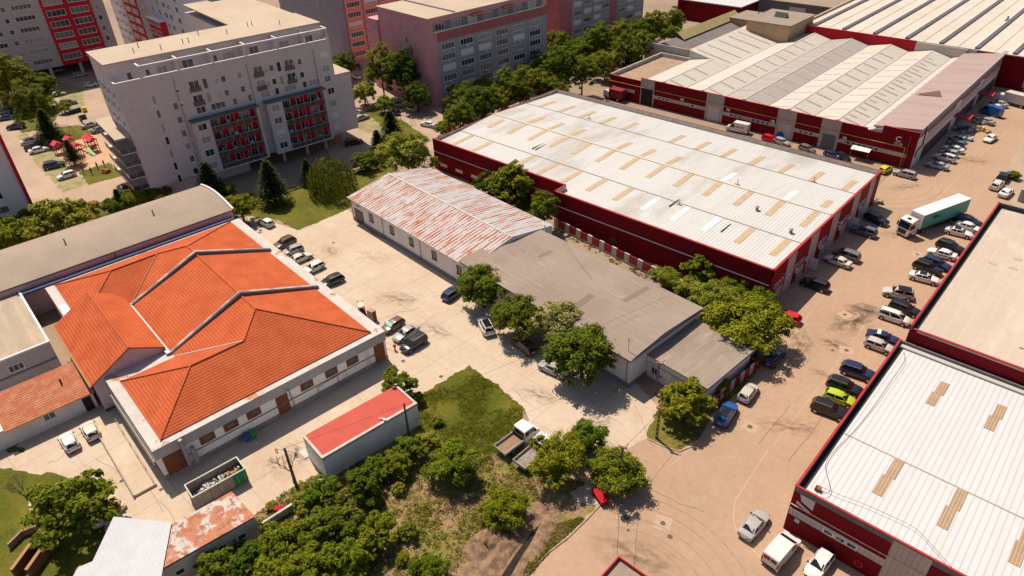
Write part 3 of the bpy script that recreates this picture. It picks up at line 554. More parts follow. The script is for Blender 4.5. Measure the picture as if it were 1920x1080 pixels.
# ================================================================= RIGHT WAREHOUSES
def right_front():
    X0, Y0, Y1, X1 = -12.2, 54.8, 87.3, 60.0
    b = empty('red_trimmed_warehouse', (X0, Y0, 0), 0, 'white roofed warehouse in the lower right with burgundy wall, red trim and brown skylights', 'warehouse')
    W = X1-X0; D = Y1-Y0
    MB().box(0, W, 0, D, 0, 6.3).build('wall', BURG, b)
    MB().box(0, 0.22, 0, D, 6.3, 7.0).box(0.22, W, 0, 0.22, 6.3, 7.0).box(0.22, W, D-0.25, D, 6.3, 7.0).build('parapet', [mat('parapet_dark_grey', (0.16, 0.155, 0.16), (0.12, 0.115, 0.12), ns=1)], b)
    MB().box(-0.05, 0.2, -0.05, D, 7.002, 7.1).box(0.2, W, -0.05, 0.2, 7.002, 7.1).build('parapet_cap', REDTRIM, b)
    MB().quad((0.9, 0.25, 6.36), (W, 0.25, 6.36), (W, 11, 6.75), (0.9, 11, 6.75)).quad((0.9, 11, 6.75), (W, 11, 6.75), (W, D-1.0, 6.35), (0.9, D-1.0, 6.35)).build('roof', ROOFW2, b)
    MB().box(0.22, 0.9, 0.25, D-0.25, 6.3, 6.34).box(0.22, W, D-1.0, D-0.25, 6.3, 6.35).build('gutter', DARK, b)
    MB().box(0.3, W, D-0.95, D-0.3, 6.36, 6.62).build('flashing', mat('flashing_grey', (0.45, 0.42, 0.40)), b)
    MB().box(0.9, W, 10.93, 11.07, 6.74, 6.82).build('ridge_cap', mat('joint_tan', (0.45, 0.38, 0.3)), b)
    for k in range(5):
        for (ya, yb) in ((4.8, 11.3-0.3), (22.4, 27.9)):
            x = 6.2+6.2*k+(0.0); mb = MB()
            for xx, y0, y1 in ((x, ya, (ya+yb)/2), (x+0.22, (ya+yb)/2, yb)):
                z = (lambda y: 6.36+0.39*(y-.25)/10.75 if y < 11 else 6.75-0.4*(y-11)/(D-12))
                vs = [(xx, y0, z(y0)-.02), (xx+1.02, y0, z(y0)-.02), (xx+1.02, y1, z(y1)-.02), (xx, y1, z(y1)-.02)]
                dz = 0.07 if xx == x else 0.075
                mb.add(vs+[(p[0], p[1], p[2]+dz) for p in vs], [(4, 5, 6, 7), (0, 1, 5, 4), (1, 2, 6, 5), (2, 3, 7, 6), (3, 0, 4, 7)])
            mb.build('skylight', SKYLB, b)
    F = Face(b, (0, 0, 0), (1, 0, 0), (0, -1, 0))
    F.panel('grey_panel', 9.9, 13.4, 0, 6.9, PANELG, 0.05); F.panel('grey_band', 0.1, 9.9, 2.7, 3.6, PANELG, 0.055)
    for a in (3.8, 5.0, 6.2): F.window(a, 2.75, 1.1, 0.75, 1, sill=False, off=0.06)
    F.panel('band_trim', 0.1, 9.9, 3.6, 3.68, WPAINT, 0.08)
    bar_along(b, 'gas_pipe', [F.p(0.1, 4.45, 0.2), F.p(24, 4.45, 0.2)], 0.05, mat('pipe_cream', (0.72, 0.5, 0.3)))
    # grey wall emblem: block with slanted edge and an underline
    e1 = MB(); P = lambda u, z: F.p(u, z, 0.05)
    e1.poly([P(0.7, 6.3), P(2.3, 6.3), P(2.3, 4.85), P(1.9, 5.0), P(1.0, 5.35)]); e1.poly([P(0.55, 5.15), P(0.55, 4.75), P(1.8, 4.2), P(2.4, 4.3), P(1.9, 4.6)]); e1.build('wall_emblem', LGREY, b)
    F.panel('notice', 0.9, 1.4, 2.0, 2.5, LGREY, 0.08)
    mb = MB(); n = 14
    for k in range(n):
        t0, t1 = 2*math.pi*k/n, 2*math.pi*(k+1)/n
        mb.tube(F.p(7.9+.42*math.cos(t0), 1.25+.42*math.sin(t0), 0.12), F.p(7.9+.42*math.cos(t1), 1.25+.42*math.sin(t1), 0.12), 0.06, n=5)
    mb.tube(F.p(7.6, 1.15, 0.12), F.p(8.2, 1.35, 0.12), 0.05, n=5); mb.build('round_sign', mat('sign_red', (0.7, 0.02, 0.03)), b)
    # loose cables over the roof
    def cable(pts, name='cable'):
        pp = []
        for i in range(len(pts)-1):
            p0 = Vector((*pts[max(i-1, 0)], 0)); p1 = Vector((*pts[i], 0)); p2 = Vector((*pts[i+1], 0)); p3 = Vector((*pts[min(i+2, len(pts)-1)], 0))
            for k in range(6):
                t = k/6; q = 0.5*((2*p1)+(-p0+p2)*t+(2*p0-5*p1+4*p2-p3)*t*t+(-p0+3*p1-3*p2+p3)*t**3); pp.append((q.x-X0, q.y-Y0, 6.85))
        pp.append((pts[-1][0]-X0, pts[-1][1]-Y0, 6.85)); bar_along(b, name, pp, 0.025, DARK, 4)
    cable([G(x, y, 6.85) for x, y in ((1695, 660), (1695, 678), (1670, 715), (1640, 760), (1595, 815), (1560, 850), (1548, 875), (1555, 905), (1556, 920), (1545, 925), (1530, 922), (1533, 910), (1545, 915), (1575, 928), (1620, 945), (1665, 965), (1715, 990), (1750, 1025), (1790, 1070))])
    x, y = G(1535, 913, 6.9); x -= X0; y -= Y0
    MB().box(x-.3, x+.3, y-.25, y+.25, 6.45, 6.8).build('rooftop_box', mat('rust_box', (0.22, 0.09, 0.04)), b)
right_front()
def right_mid():
    X0, Y0, Y1, X1 = -11.6, 87.6, 133.0, 60.0
    b = empty('dusty_roof_warehouse', (X0, Y0, 0), 0, 'taller burgundy warehouse on the right edge with a smooth dusty beige roof', 'warehouse')
    W = X1-X0; D = Y1-Y0
    MB().box(0, W, 0, D, 0, 8.7).build('wall', BURG, b)
    MB().box(0, 0.22, 0, D, 8.7, 9.45).box(0.22, W, D-.25, D, 8.7, 9.45).build('parapet', [mat('parapet_dark_grey', (0.16, 0.155, 0.16))], b)
    MB().box(-0.05, 0.2, -0.06, D, 9.452, 9.55).box(0.26, W, -0.06, 0.28, 8.95, 9.09).build('parapet_cap', REDTRIM, b)
    rm = mat('dusty_beige_membrane', (0.50, 0.42, 0.34), (0.43, 0.36, 0.30), ns=0.12, amt=(0.35, 0.7), rough=0.8, fine=0.07, fscale=1.2, streak=(1, 0.25, 1),
             patches=[((0.58, 0.49, 0.39), 0.3, 0.55, 0.75, (1, 0.3, 1)), ((0.50, 0.34, 0.22), 0.35, 0.62, 0.8, (0.5, 1, 1))], lines=[(0, 1.8, 0.05, (0.56, 0.48, 0.39), 0.6)])
    MB().box(0.9, W, 0.0, D-1.2, 8.7, 8.93).build('roof', rm, b)
    MB().box(0.22, 0.9, 0.2, D-0.25, 8.7, 8.74).box(0.9, W, D-1.2, D-.25, 8.7, 8.74).build('gutter', DARK, b)
    for k in range(3):
        x, y = G(*((1902, 485), (1855, 493), (1893, 502))[k], 8.9); x -= X0; y -= Y0
        mb = MB()
        for q in range(4): mb.tube((x+q*.3, y-.3, 8.93), (x+q*.3, y-.1, 9.2), 0.04, n=5)
        mb.build('roof_bracket', mat('bracket_rust', (0.45, 0.27, 0.17)), b)
    x, y = G(1918, 652, 8.9)
    MB().box(x-X0-.4, x-X0+1.2, y-Y0-.4, y-Y0+.4, 8.93, 9.1).build('roof_plank', CONCW, b)
    return b
right_mid()
def corner_kiosk():
    b = empty('flat_roofed_kiosk', (*G(1160, 1042, 4.6), 0), R(0), 'corner of a flat roofed building with bright red parapet at the bottom edge', 'building')
    MB().box(0, 12, -12, 0, 0, 4.1).build('wall', BURG, b)
    MB().box(0.12, 12, -12, -0.12, 4.1, 4.2).build('roof', BITUMX, b)
    MB().box(0, 12, -0.12, 0.02, 4.1, 4.62).box(-0.02, 0.12, -12, -0.12, 4.1, 4.62).build('parapet_cap', REDTRIM, b)
corner_kiosk()
# ================================================================= ORANGE TILED BUILDING
A1 = R(-4.8)
def orange():
    b = empty('tiled_building', (-71.5, 12.0, 0), A1, 'large white building under a complex orange tiled roof with dark fire walls', 'building')
    U0, V1 = -49.0, 32.8; E = 5.35
    base = mat('plinth_grey', (0.26, 0.25, 0.26), (0.22, 0.21, 0.22), ns=0.5); band = mat('fascia_grey', (0.40, 0.385, 0.40), (0.35, 0.335, 0.35), ns=0.4, fine=0.08)
    wallw = mat('plaster_offwhite', (0.84, 0.81, 0.80), (0.76, 0.73, 0.71), ns=0.3, fine=0.08)
    MB().box(U0, 0, 0, V1, 0, 0.9, 0).build('plinth', base, b)
    MB().box(U0, -0.02, 0.02, V1-0.02, 0.9, 3.75).build('wall', wallw, b)
    MB().box(U0, 0.1, -0.1, V1+0.1, 3.75, E-0.1).build('fascia', band, b)
    capm = mat('parapet_cap_flaking', (0.52, 0.50, 0.47), (0.46, 0.43, 0.40), ns=0.5, fine=0.1, patches=[((0.42, 0.20, 0.10), 0.35, 0.60, 0.63, (1, 1, 1))])
    MB().box(U0, 0.14, -0.14, V1+0.14, E-0.1, E).build('parapet_cap', capm, b)
    s = 0.37; EZ = 5.5; E0, EL, ER, EM = -0.9, 1.25, 31.2, 8.6   # eaves lines
    zf = lambda u: EZ+s*(E0-u)
    zR = EZ+s*(ER-EM)/2; vR = (ER+EM)/2; uR = E0-(zR-EZ)/s
    u2 = -8.3; z2 = zf(u2); v2a = EL+(z2-EZ)/s; v2b = EM+(z2-EZ)/s; uV = 2*u2-E0
    T = lambda u, v, z: (u, v, z)
    mx, my, sun_ = MB(), MB(), MB()
    # front block
    mx.poly([T(E0, EL, EZ), T(E0, ER, EZ), T(uR, vR, zR), T(u2, v2b, z2), T(u2, v2a, z2)])
    my.poly([T(uV, EL, EZ), T(E0, EL, EZ), T(u2, v2a, z2)])
    mx.poly([T(u2, v2a, z2), T(u2, v2b, z2), T(uV, EM, EZ), T(uV, EL, EZ)])
    # back block (mirror)
    B0 = U0+0.5; u3 = B0+7.4; z3 = EZ+s*(u3-B0); v3a = EL+(z3-EZ)/s; v3b = EM+(z3-EZ)/s; uW = 2*u3-B0; uRb = B0+(zR-EZ)/s
    mx.poly([T(B0, ER, EZ), T(B0, EL, EZ), T(u3, v3a, z3), T(u3, v3b, z3), T(uRb, vR, zR)])
    my.poly([T(B0, EL, EZ), T(uW, EL, EZ), T(u3, v3a, z3)])
    mx.poly([T(u3, v3b, z3), T(u3, v3a, z3), T(uW, EL, EZ), T(uW, EM, EZ)])
    # main slopes
    my.poly([T(uW, EM, EZ), T(uV, EM, EZ), T(u2, v2b, z2), T(uR, vR, zR), T(uRb, vR, zR), T(u3, v3b, z3)])
    my.poly([T(E0, ER, EZ), T(B0, ER, EZ), T(uRb, vR, zR), T(uR, vR, zR)])
    for mbx, mt in ((mx, TILEX), (my, TILEY)):
        for f_ in mbx.f: MB().poly([mbx.v[i] for i in f_]).build('roof_slope', mt, b)
    def rid(pts, r=0.13, m=RIDGE, name='ridge'): return MB().path([(p[0], p[1], p[2]+0.03) for p in pts], r, 6).build(name, m, b, smooth=40)
    rid([T(E0, ER, EZ), T(uR, vR, zR), T(uRb, vR, zR), T(B0, ER, EZ)]); rid([T(E0, EL, EZ), T(u2, v2a, z2), T(u2, v2b, z2), T(uR, vR, zR)]); rid([T(uV, EL, EZ), T(u2, v2a, z2)])
    rid([T(B0, EL, EZ), T(u3, v3a, z3), T(u3, v3b, z3), T(uRb, vR, zR)]); rid([T(uW, EL, EZ), T(u3, v3a, z3)])
    rid([T(uW, EM, EZ), T(u3, v3b, z3)], 0.16, mat('valley_rust', (0.35, 0.15, 0.07)), 'valley'); rid([T(uV, EM, EZ), T(u2, v2b, z2)], 0.12, LGREY, 'valley')
    # fire walls over the main roof
    fw = mat('fire_wall_grey', (0.19, 0.16, 0.16)); cap = mat('fire_wall_cap', (0.46, 0.43, 0.39), (0.26, 0.22, 0.21), ns=0.35, amt=(0.46, 0.54))
    for u in (-17.0, -33.4):
        pr = [(EM-0.3, EZ+0.05), (vR, zR+0.55), (ER+0.6, EZ+0.2)]
        for (va, za), (vb, zb) in zip(pr, pr[1:]):
            MB().add([(u-.25, va, za-.9), (u+.25, va, za-.9), (u+.25, vb, zb-.9), (u-.25, vb, zb-.9), (u-.25, va, za), (u+.25, va, za), (u+.25, vb, zb), (u-.25, vb, zb)], [(0, 1, 5, 4), (1, 2, 6, 5), (2, 3, 7, 6), (3, 0, 4, 7), (4, 5, 6, 7)]).build('fire_wall', fw, b)
            MB().add([(u-.32, va, za+.005), (u+.1, va, za+.005), (u+.1, vb, zb+.005), (u-.32, vb, zb+.005), (u-.32, va, za+.08), (u+.1, va, za+.08), (u+.1, vb, zb+.08), (u-.32, vb, zb+.08)], [(0, 1, 5, 4), (1, 2, 6, 5), (2, 3, 7, 6), (3, 0, 4, 7), (4, 5, 6, 7)]).build('fire_wall_cap', cap, b)
    # courtyard gutter
    MB().box(-33.0, -16.8, EM-0.75, EM-0.15, EZ+0.02, EZ+0.25).build('gutter', LGREY, b)
    # side gable house filling the gap on the left
    ga, gb, gv, gl, gr = -37.0, -18.0, 4.0, -1.9, 8.2
    zg, ze = 8.3, 5.0; zer = 6.0
    MB().quad((ga, gl, ze), (gb, gl, ze), (gb, gv, zg), (ga, gv, zg)).quad((ga, gv, zg), (gb, gv, zg), (gb, gr, zer), (ga, gr, zer)).build('gable_roof', TILEY, b)
    MB().poly([(gb-0.25, gl+.3, 0.5), (gb-0.25, gr-.3, 0.5), (gb-0.25, gr-.3, zer-.12), (gb-0.25, gv, zg-.15), (gb-0.25, gl+.3, ze-.1)]).poly([(ga+0.25, gr-.3, 0.5), (ga+0.25, gl+.3, 0.5), (ga+0.25, gl+.3, ze-.1), (ga+0.25, gv, zg-.15), (ga+0.25, gr-.3, zer-.12)]).quad((ga+.25, gl+.35, 0), (gb-.25, gl+.35, 0), (gb-.25, gl+.35, ze), (ga+.25, gl+.35, ze)).build('gable_wall', mat('gable_mauve', (0.58, 0.46, 0.49), (0.50, 0.40, 0.42), ns=0.5), b)
    rid([(ga, gv, zg), (gb, gv, zg)], 0.14); rid([(gb, gl, ze), (gb, gv, zg), (gb, gr, zer)], 0.09, mat('barge_brown', (0.25, 0.07, 0.03)), 'bargeboard')
    bar_along(b, 'eaves_gutter', [(ga, gl-.1, ze-.05), (gb, gl-.1, ze-.05)], 0.12, mat('gutter_tan', (0.35, 0.24, 0.14)))
    MB().box(uW-8, ga, 0.1, EL-.1, E, E+0.06).build('eaves_flashing', mat('pale_blue_flashing', (0.55, 0.60, 0.68)), b)
    for k in range(5): MB().tube((-6-2.5*k-19+4, 14+2.1*k, zR-2.4), (-6-2.5*k-19+4, 14.35+2.1*k, zR-2.3), 0.05).build('roof_hook', WPAINT, b) if k == 0 else None
    # front facade
    F = Face(b, (0, 0, 0), (0, 1, 0), (1, 0, 0))
    for u, k in ((0.5, 'd'), (5.5, 'w'), (8.6, 'w'), (11.7, 'w'), (15.6, 'D'), (19.4, 'w'), (23.2, 'w'), (26.6, 'w'), (31.0, 'D')):
        if k == 'w':
            F.panel('window_surround', u-0.45, u+1.45, 2.45, 3.7, WOOD, 0.04); o = F.window(u-.05, 2.5, 1.1, 1.15, 1, off=0.05, sill=False, frame=WOOD)
            mb = MB()
            for q in range(5): F.slab(mb, u+0.1+q*.19, u+0.13+q*.19, 2.55, 3.6, 0.13, 0.16)
            mb.build('window_grille', GREY, o)
        else: F.panel('wooden_door', u-(0 if k == 'd' else .3), u+(2.3 if k == 'd' else 1.4), 0.5, 3.6, mat('door_slatted', (0.24, 0.08, 0.035), (0.17, 0.06, 0.03), ns=2, lines=[(2, 0.25, 0.05, (0.1, 0.035, 0.02), 0.6)]), 0.05)
    F.panel('wall_rail', 2.0, 31.5, 2.1, 2.18, GREY, 0.12)
    bar_along(b, 'vent_duct', [F.p(3.0, 5.3, 0.5), F.p(3.0, 1.0, 0.5)], 0.24, mat('duct', (0.30, 0.28, 0.27), rough=0.5), 10); bar_along(b, 'vent_duct', [F.p(3.9, 3.4, 0.55), F.p(3.9, 0.8, 0.55)], 0.30, mat('duct_blue', (0.25, 0.28, 0.33), rough=0.5), 10)
    bar_along(b, 'downpipe', [F.p(16.9, 4.3, 0.3), F.p(17.3, 3.9, 0.2), F.p(17.6, 0.1, 0.2)], 0.07, GREY)
    bar_along(b, 'conduit', [F.p(21.2, 0.2, 0.25), F.p(21.2, 2.0, 0.25), F.p(24.3, 2.2, 0.25), F.p(24.3, 0.2, 0.25)], 0.05, GREY); bar_along(b, 'conduit', [F.p(24.3, 2.2, 0.25), F.p(25.7, 2.3, 0.25), F.p(25.7, 0.2, 0.25), F.p(21.2, 1.0, 0.25)], 0.04, GREY)
    mb = MB()
    for q in range(10): mb.tube(F.p(29.1, 0.5+q*.35, 0.2), F.p(29.7, 0.5+q*.35, 0.2), 0.02, n=4)
    for uu in (29.1, 29.7): mb.tube(F.p(uu, 0.3, 0.2), F.p(uu, 4.0, 0.2), 0.025, n=4)
    mb.build('ladder', LGREY, b)
    # left side: ramp passage with railing
    F = Face(b, (0, 0, 0), (-1, 0, 0), (0, -1, 0))
    bar_along(b, 'side_pipe', [F.p(0.0, 3.6, 0.35), F.p(17.0, 3.6, 0.35)], 0.09, mat('pipe_tan', (0.42, 0.34, 0.25))); bar_along(b, 'side_pipe', [F.p(0.4, 2.9, 0.45), F.p(16, 2.9, 0.45)], 0.06, WPAINT)
orange()
def ramp():
    b = empty('ramp_wall', (-71.9, 8.3, 0), A1, 'low concrete ramp kerb with a dark edge left of the tiled building', 'ramp')
    MB().box(-15, 0, 0, 2.6, 0, 0.35).build('slab', CONC, b); MB().box(-15, 0.1, -0.15, 0, 0, 0.55).build('kerb', mat('kerb_grey', (0.30, 0.25, 0.21)), b)
    mb = MB()
    for k in range(6): mb.tube((-14.5+2.8*k, 2.45, 0.3), (-14.5+2.8*k, 2.45, 1.25), 0.03, n=5)
    mb.tube((-14.5, 2.45, 1.25), (-0.5, 2.45, 1.25), 0.03, n=5); mb.build('railing', GREY, b)
ramp()
# ================================================================= BARREL ROOF BUILDING
def barrel():
    b = empty('barrel_roofed_building', (-119.8, 49.2, 0), A1, 'long pink walled building with a low barrel shaped grey felt roof behind the tiled building', 'building')
    W, D = 15.4, 75.0; n = 12; mb = MB(); sec = []
    for i in range(n+1):
        t = i/n; x = -W*t; z = 6.3+1.15*math.sin(math.pi*(0.04+0.92*t))-1.15*math.sin(math.pi*0.04); sec.append((x, z))
    for (xa, za), (xb, zb) in zip(sec, sec[1:]): mb.quad((xa, 0, za), (xb, 0, zb), (xb, -D, zb), (xa, -D, za))
    bar_roof = mat('barrel_felt', (0.33, 0.27, 0.215), (0.29, 0.235, 0.19), ns=0.15, fine=0.09, fscale=2.5, rough=0.95, lines=[(0, 3.7, 0.03, (0.2, 0.16, 0.13), 0.5)])
    mb.build('roof', bar_roof, b, smooth=30)
    pinkw = mat('pink_plaster', (0.66, 0.44, 0.43), (0.56, 0.37, 0.36), ns=0.3, fine=0.08)
    mb = MB(); mb.box(-W, -0.1, -D, -0.1, 0, 6.2)
    mb.build('wall', pinkw, b)
    MB().add([(x, -0.05, z) for x, z in sec]+[(x, 0.3, z) for x, z in sec]+[(x, -0.05, z+.28) for x, z in sec]+[(x, 0.3, z+.28) for x, z in sec],
             [(i, i+1, i+1+(n+1)*2, i+(n+1)*2) for i in range(n)]+[(i+(n+1), i+(n+1)*3, i+1+(n+1)*3, i+1+(n+1)) for i in range(n)]+[(i+(n+1)*2, i+1+(n+1)*2, i+1+(n+1)*3, i+(n+1)*3) for i in range(n)]).build('end_coping', WPAINT, b)
    MB().poly([(0, 0.1, 0)]+[(x, 0.1, z) for x, z in sec]+[(-W, 0.1, 0)]).build('end_wall', pinkw, b)
    for v, x in ((-12, -7), (-27, -7.2), (-45, -7)): MB().tube((x, v, 7.1), (x, v, 8.2), 0.12).tube((x, v, 8.2), (x, v, 8.3), 0.22).build('roof_vent', GREY, b)
    MB().box(-0.1, 0.1, -D, -0.2, 6.1, 6.32).build('eaves', mat('eaves_dark', (0.12, 0.1, 0.1)), b)
    MB().tube((0.15, -21.5, 0), (0.15, -21.5, 6), 0.08).build('downpipe', mat('rust_pipe', (0.25, 0.1, 0.07)), b)
    MB().box(0.2, 1.3, -37, -0.5, 4.9, 5.2).build('valley_gutter', mat('blue_membrane', (0.07, 0.08, 0.16)), b)
barrel()
def left_grey():
    b = empty('grey_flat_building', (-104.6, 11.4, 0), A1, 'flat roofed grey plaster building on the left edge with three small windows', 'building')
    pl = mat('grey_mauve_plaster', (0.50, 0.44, 0.45), (0.44, 0.385, 0.39), ns=0.4, fine=0.06)
    MB().box(-22, 0, -30, 0, 0, 5.0).build('wall', pl, b)
    MB().box(-22, -0.25, -30, -0.25, 5.0, 5.12).build('roof', mat('sand_felt', (0.40, 0.32, 0.24), (0.33, 0.27, 0.21), ns=0.3, fine=0.1, streak=(0.3, 2, 1), patches=[((0.46, 0.38, 0.29), 0.5, 0.5, 0.7, (0.3, 2, 1))]), b)
    MB().box(-0.25, 0.05, -30, 0.05, 5.0, 5.3).box(-22, -0.25, -0.25, 0.05, 5.0, 5.3).build('parapet_cap', WPAINT, b)
    F = Face(b, (0, -30, 0), (0, 1, 0), (1, 0, 0))
    for u in (24.0, 18.6, 13.0): F.window(u, 2.7, 2.0, 1.2, 3)
    F.panel('ledge', 0, 30, 2.15, 2.35, mat('ledge_blue', (0.26, 0.27, 0.33)), 0.3)
    b = empty('tiled_annexe', (-91.9, 11.7, 0), A1, 'low white annexe with old orange tiled lean roof and a barred window', 'building')
    MB().box(-6, 0, -30.8, 0, 0, 2.9).build('wall', WHITE, b)
    MB().add([(0.5, -10.6, 2.85), (0.5, 0.3, 2.85), (-6.6, 0.3, 4.3), (-6.6, -10.6, 4.3), (0.5, -10.6, 2.75), (0.5, 0.3, 2.75), (-6.6, 0.3, 4.2), (-6.6, -10.6, 4.2)], [(0, 1, 2, 3), (4, 5, 1, 0), (5, 6, 2, 1), (6, 7, 3, 2), (7, 4, 0, 3)]).build('roof', mat('old_roof_tiles', (0.42, 0.13, 0.06), (0.50, 0.22, 0.12), ns=0.8, fine=0.25, fscale=4, bump=0.5, lines=[(0, 0.42, 0.06, (0.14, 0.04, 0.02), 0.8)]), b)
    F = Face(b, (0, 0, 0), (0, -1, 0), (1, 0, 0))
    F.window(6.0-1.2, 1.4, 1.5, 1.1, 2); F.panel('dark_doorway', 0.4, 1.5, 0, 2.3, DARK, 0.06)
    MB().tube((-3.5, -2.6, 3.6), (-3.5, -2.6, 4.4), 0.12).build('chimney_pipe', DARK, b)
    # trim the wall to the roof length
    b.children[0].data.transform(Matrix.Translation((0, 0, 0)))
    me = b.children[0].data
    for v in me.vertices:
        if v.co.y < -20: v.co.y = -10.3
    b = empty('bicycle_rack', (*G(135, 775), 0), A1, 'thin metal frame rack standing by the white annexe wall', 'rack')
    mb = MB()
    for z in (0.5, 1.0): mb.tube((0, -1.4, z), (0, 1.4, z), 0.03, n=5)
    for y in (-1.4, 0, 1.4): mb.tube((0, y, 0), (0, y, 1.0), 0.03, n=5)
    mb.build('frame', GREY, b)
left_grey()
# ================================================================= RUSTY ROOF / GREY ROOF LONG BUILDING
def rusty():
    b = empty('rusty_roofed_building', (-108.9, 68.3, 0), R(-4.6), 'long white workshop with grey metal gable roof streaked with orange rust', 'building')
    L, W = 37.2, 19.2; E, Z = 5.05, 6.75
    MB().box(0, L, 0, W, 0.7, E).build('wall', mat('plaster_white_cool', (0.74, 0.71, 0.70), (0.66, 0.63, 0.62), ns=0.5, fine=0.05), b)
    MB().box(-0.05, L, -0.08, 0, 0, 0.75).box(-0.05, L, 0, W, 0, 0.7).build('plinth', mat('plinth_blue_grey', (0.21, 0.20, 0.23)), b)
    MB().poly([(0, 0, E), (0, W, E), (0, W/2, Z-.1)][::-1]).poly([(L, 0, E), (L, W, E), (L, W/2, Z-.1)]).build('gable_wall', WHITE, b)
    rm = seamrust('rusted_sheet_front', (0.43, 0.435, 0.45), (0.38, 0.10, 0.028), 0, 0.75, .40, .66, .52, (0.36, 0.30, 0.27), sc=.5, streak=(2.4, .5, 1)); rm2 = seamrust('rusted_sheet_back', (0.43, 0.435, 0.45), (0.38, 0.105, 0.03), 0, 0.75, .42, .66, .42, (0.36, 0.33, 0.31), sc=.45, streak=(1.8, .3, 1))
    MB().quad((-0.4, -0.5, E-0.05), (L, -0.5, E-0.05), (L, W/2, Z), (-0.4, W/2, Z)).build('front_roof', rm, b)
    MB().quad((-0.4, W/2, Z), (L, W/2, Z), (L, W+.4, E), (-0.4, W+.4, E)).build('back_roof', rm2, b)
    MB().box(-0.4, L, W/2-.15, W/2+.15, Z-.05, Z+.07).build('ridge_cap', LGREY, b)
    bar_along(b, 'gutter', [(-0.4, -0.55, E-.1), (L, -0.55, E-.1)], 0.11, GREY)
    F = Face(b, (0, 0, 0), (1, 0, 0), (0, -1, 0))
    dk = mat('window_dark_frame', (0.10, 0.095, 0.09))
    for k, u in enumerate((6.4, 13.4, 19.6, 26.4, 33.4)): F.window(u, 2.1, 1.35, 1.7, 1, frame=dk)
    F.panel('steel_gate', 1.0, 4.0, 0.1, 3.0, mat('steel_gate', (0.16, 0.14, 0.13), lines=[(0, 0.4, 0.04, (0.1, 0.09, 0.08), 0.6)]), 0.08)
    for u in (0.1, 11.0, 23.0, 35.5): bar_along(b, 'downpipe', [F.p(u, E-.2, 0.45), F.p(u, E-.7, 0.12), F.p(u, 0.1, 0.12)], 0.06, GREY)
    textobj('11 004', 0.45, F.p(2.5, 3.9, 0.04), (R(90), 0, 0), DARK, parent=b)
    # grey felt half
    c = empty('felt_roofed_building', (-71.7, 65.3, 0), R(-4.6), 'long white workshop with a grey felt roof joined to the rusty roofed one', 'building')
    L, W = 33.6, 15.9; e, z, zb = 5.35, 6.1, 5.5; m0 = 7.0
    MB().box(0, L, 0, W, 0.8, e-.05).build('wall', mat('plaster_white_cool', (0.56, 0.52, 0.52)), c)
    MB().box(0, L+.04, -0.04, W, 0, 0.8).build('plinth', mat('plinth_blue_grey', (0.21, 0.20, 0.23)), c)
    MB().poly([(L, 0, e-.05), (L, W, zb-.05), (L, m0, z-.05)]).poly([(0, 0, e-.05), (0, m0, z-.05), (0, W, zb-.05)]).build('gable_wall', WHITE, c)
    r = MB().quad((-2.4, -0.5, e), (L+.35, -0.5, e), (L+.35, m0, z), (-2.4, m0, z)).quad((-2.4, m0, z), (L+.35, m0, z), (L+.35, W+.5, zb), (-2.4, W+.5, zb))
    r.build('roof', BITUM, c)
    MB().box(-2.4, L+.37, -0.52, -0.46, e-.28, e-.01).box(L+.36, L+.42, -.5, W+.5, e-.25, e-.02).build('eaves_fascia', mat('fascia_slate', (0.24, 0.23, 0.26)), c)
    MB().box(L+.05, L+.3, 0.3, W, e-.75, e-.35).build('end_gutter', LGREY, c)
    pat = mat('felt_patch', (0.19, 0.145, 0.125)); 
    def pz(v): return e+(z-e)*(v+.5)/(m0+.5) if v < m0 else z+(zb-z)*(v-m0)/(W+.5-m0)
    for (u, v, du, dv) in ((3.0, 6.5, 1.0, 2.3), (20, 0.5, 1.2, 6.3), (6.5, 9, 0.8, 3.0), (24.5, 9, 0.9, 6), (-1, 4.5, 1.2, 1.6)):
        MB().add([(u, v, pz(v)+.012), (u+du, v, pz(v)+.012), (u+du, v+dv, pz(v+dv)+.012), (u, v+dv, pz(v+dv)+.012)], [(0, 1, 2, 3)]).build('felt_patch', pat, c)
    F = Face(c, (0, 0, 0), (1, 0, 0), (0, -1, 0))
    for u in (3, 9, 15, 21, 28): F.window(u, 2.2, 1.3, 1.3, 1, frame=dk)
    F.panel('meter_box', 30.6, 31.2, 2.0, 2.5, GREY, 0.12); bar_along(c, 'downpipe', [F.p(33.2, 5.1, 0.12), F.p(33.2, 0.2, 0.12)], 0.07, GREY)
    MB().tube((L-1.2, 0.9, 5.5), (L-1.2, 0.9, 7.6), 0.04).tube((L-1.7, 0.9, 7.2), (L-.7, 0.9, 7.2), 0.03).tube((L-1.5, 0.9, 7.5), (L-.9, 0.9, 7.5), 0.03).build('antenna', GREY, c)
    mb = MB().tube((0.8, W+.6, 5.2), (0.8, W+.6, 6.5), 0.12).tube((0.8, W+.6, 6.5), (0.2, W+.9, 6.8), 0.2, n=10).build('flue', WPAINT, c)
    # low annexe
    d = empty('felt_roofed_annexe', (-38.0, 65.9, 0), R(-4.6), 'low annexe with a flat grey felt roof beside the tall concrete pole', 'building')
    L, W = 9.6, 11.6
    MB().box(0.1, L, 0.6, W, 0, 3.75).build('wall', WHITE, d); MB().box(0.1, L+.3, 0.3, W+.3, 3.752, 3.9).build('roof', BITUMX, d)
    MB().box(L+.3, L+.36, .3, W+.3, 3.4, 3.9).build('edge_flashing', mat('flashing_bluegrey', (0.30, 0.31, 0.38)), d)
    F = Face(d, (0, 0.6, 0), (1, 0, 0), (0, -1, 0))
    F.window(0.9, 1.0, 1.1, 1.2, 2, frame=LGREY); F.panel('notice', 2.4, 2.7, 1.0, 1.4, GREY, 0.05); F.panel('cornice', 0.15, 9.4, 2.55, 2.62, GREY, 0.06)
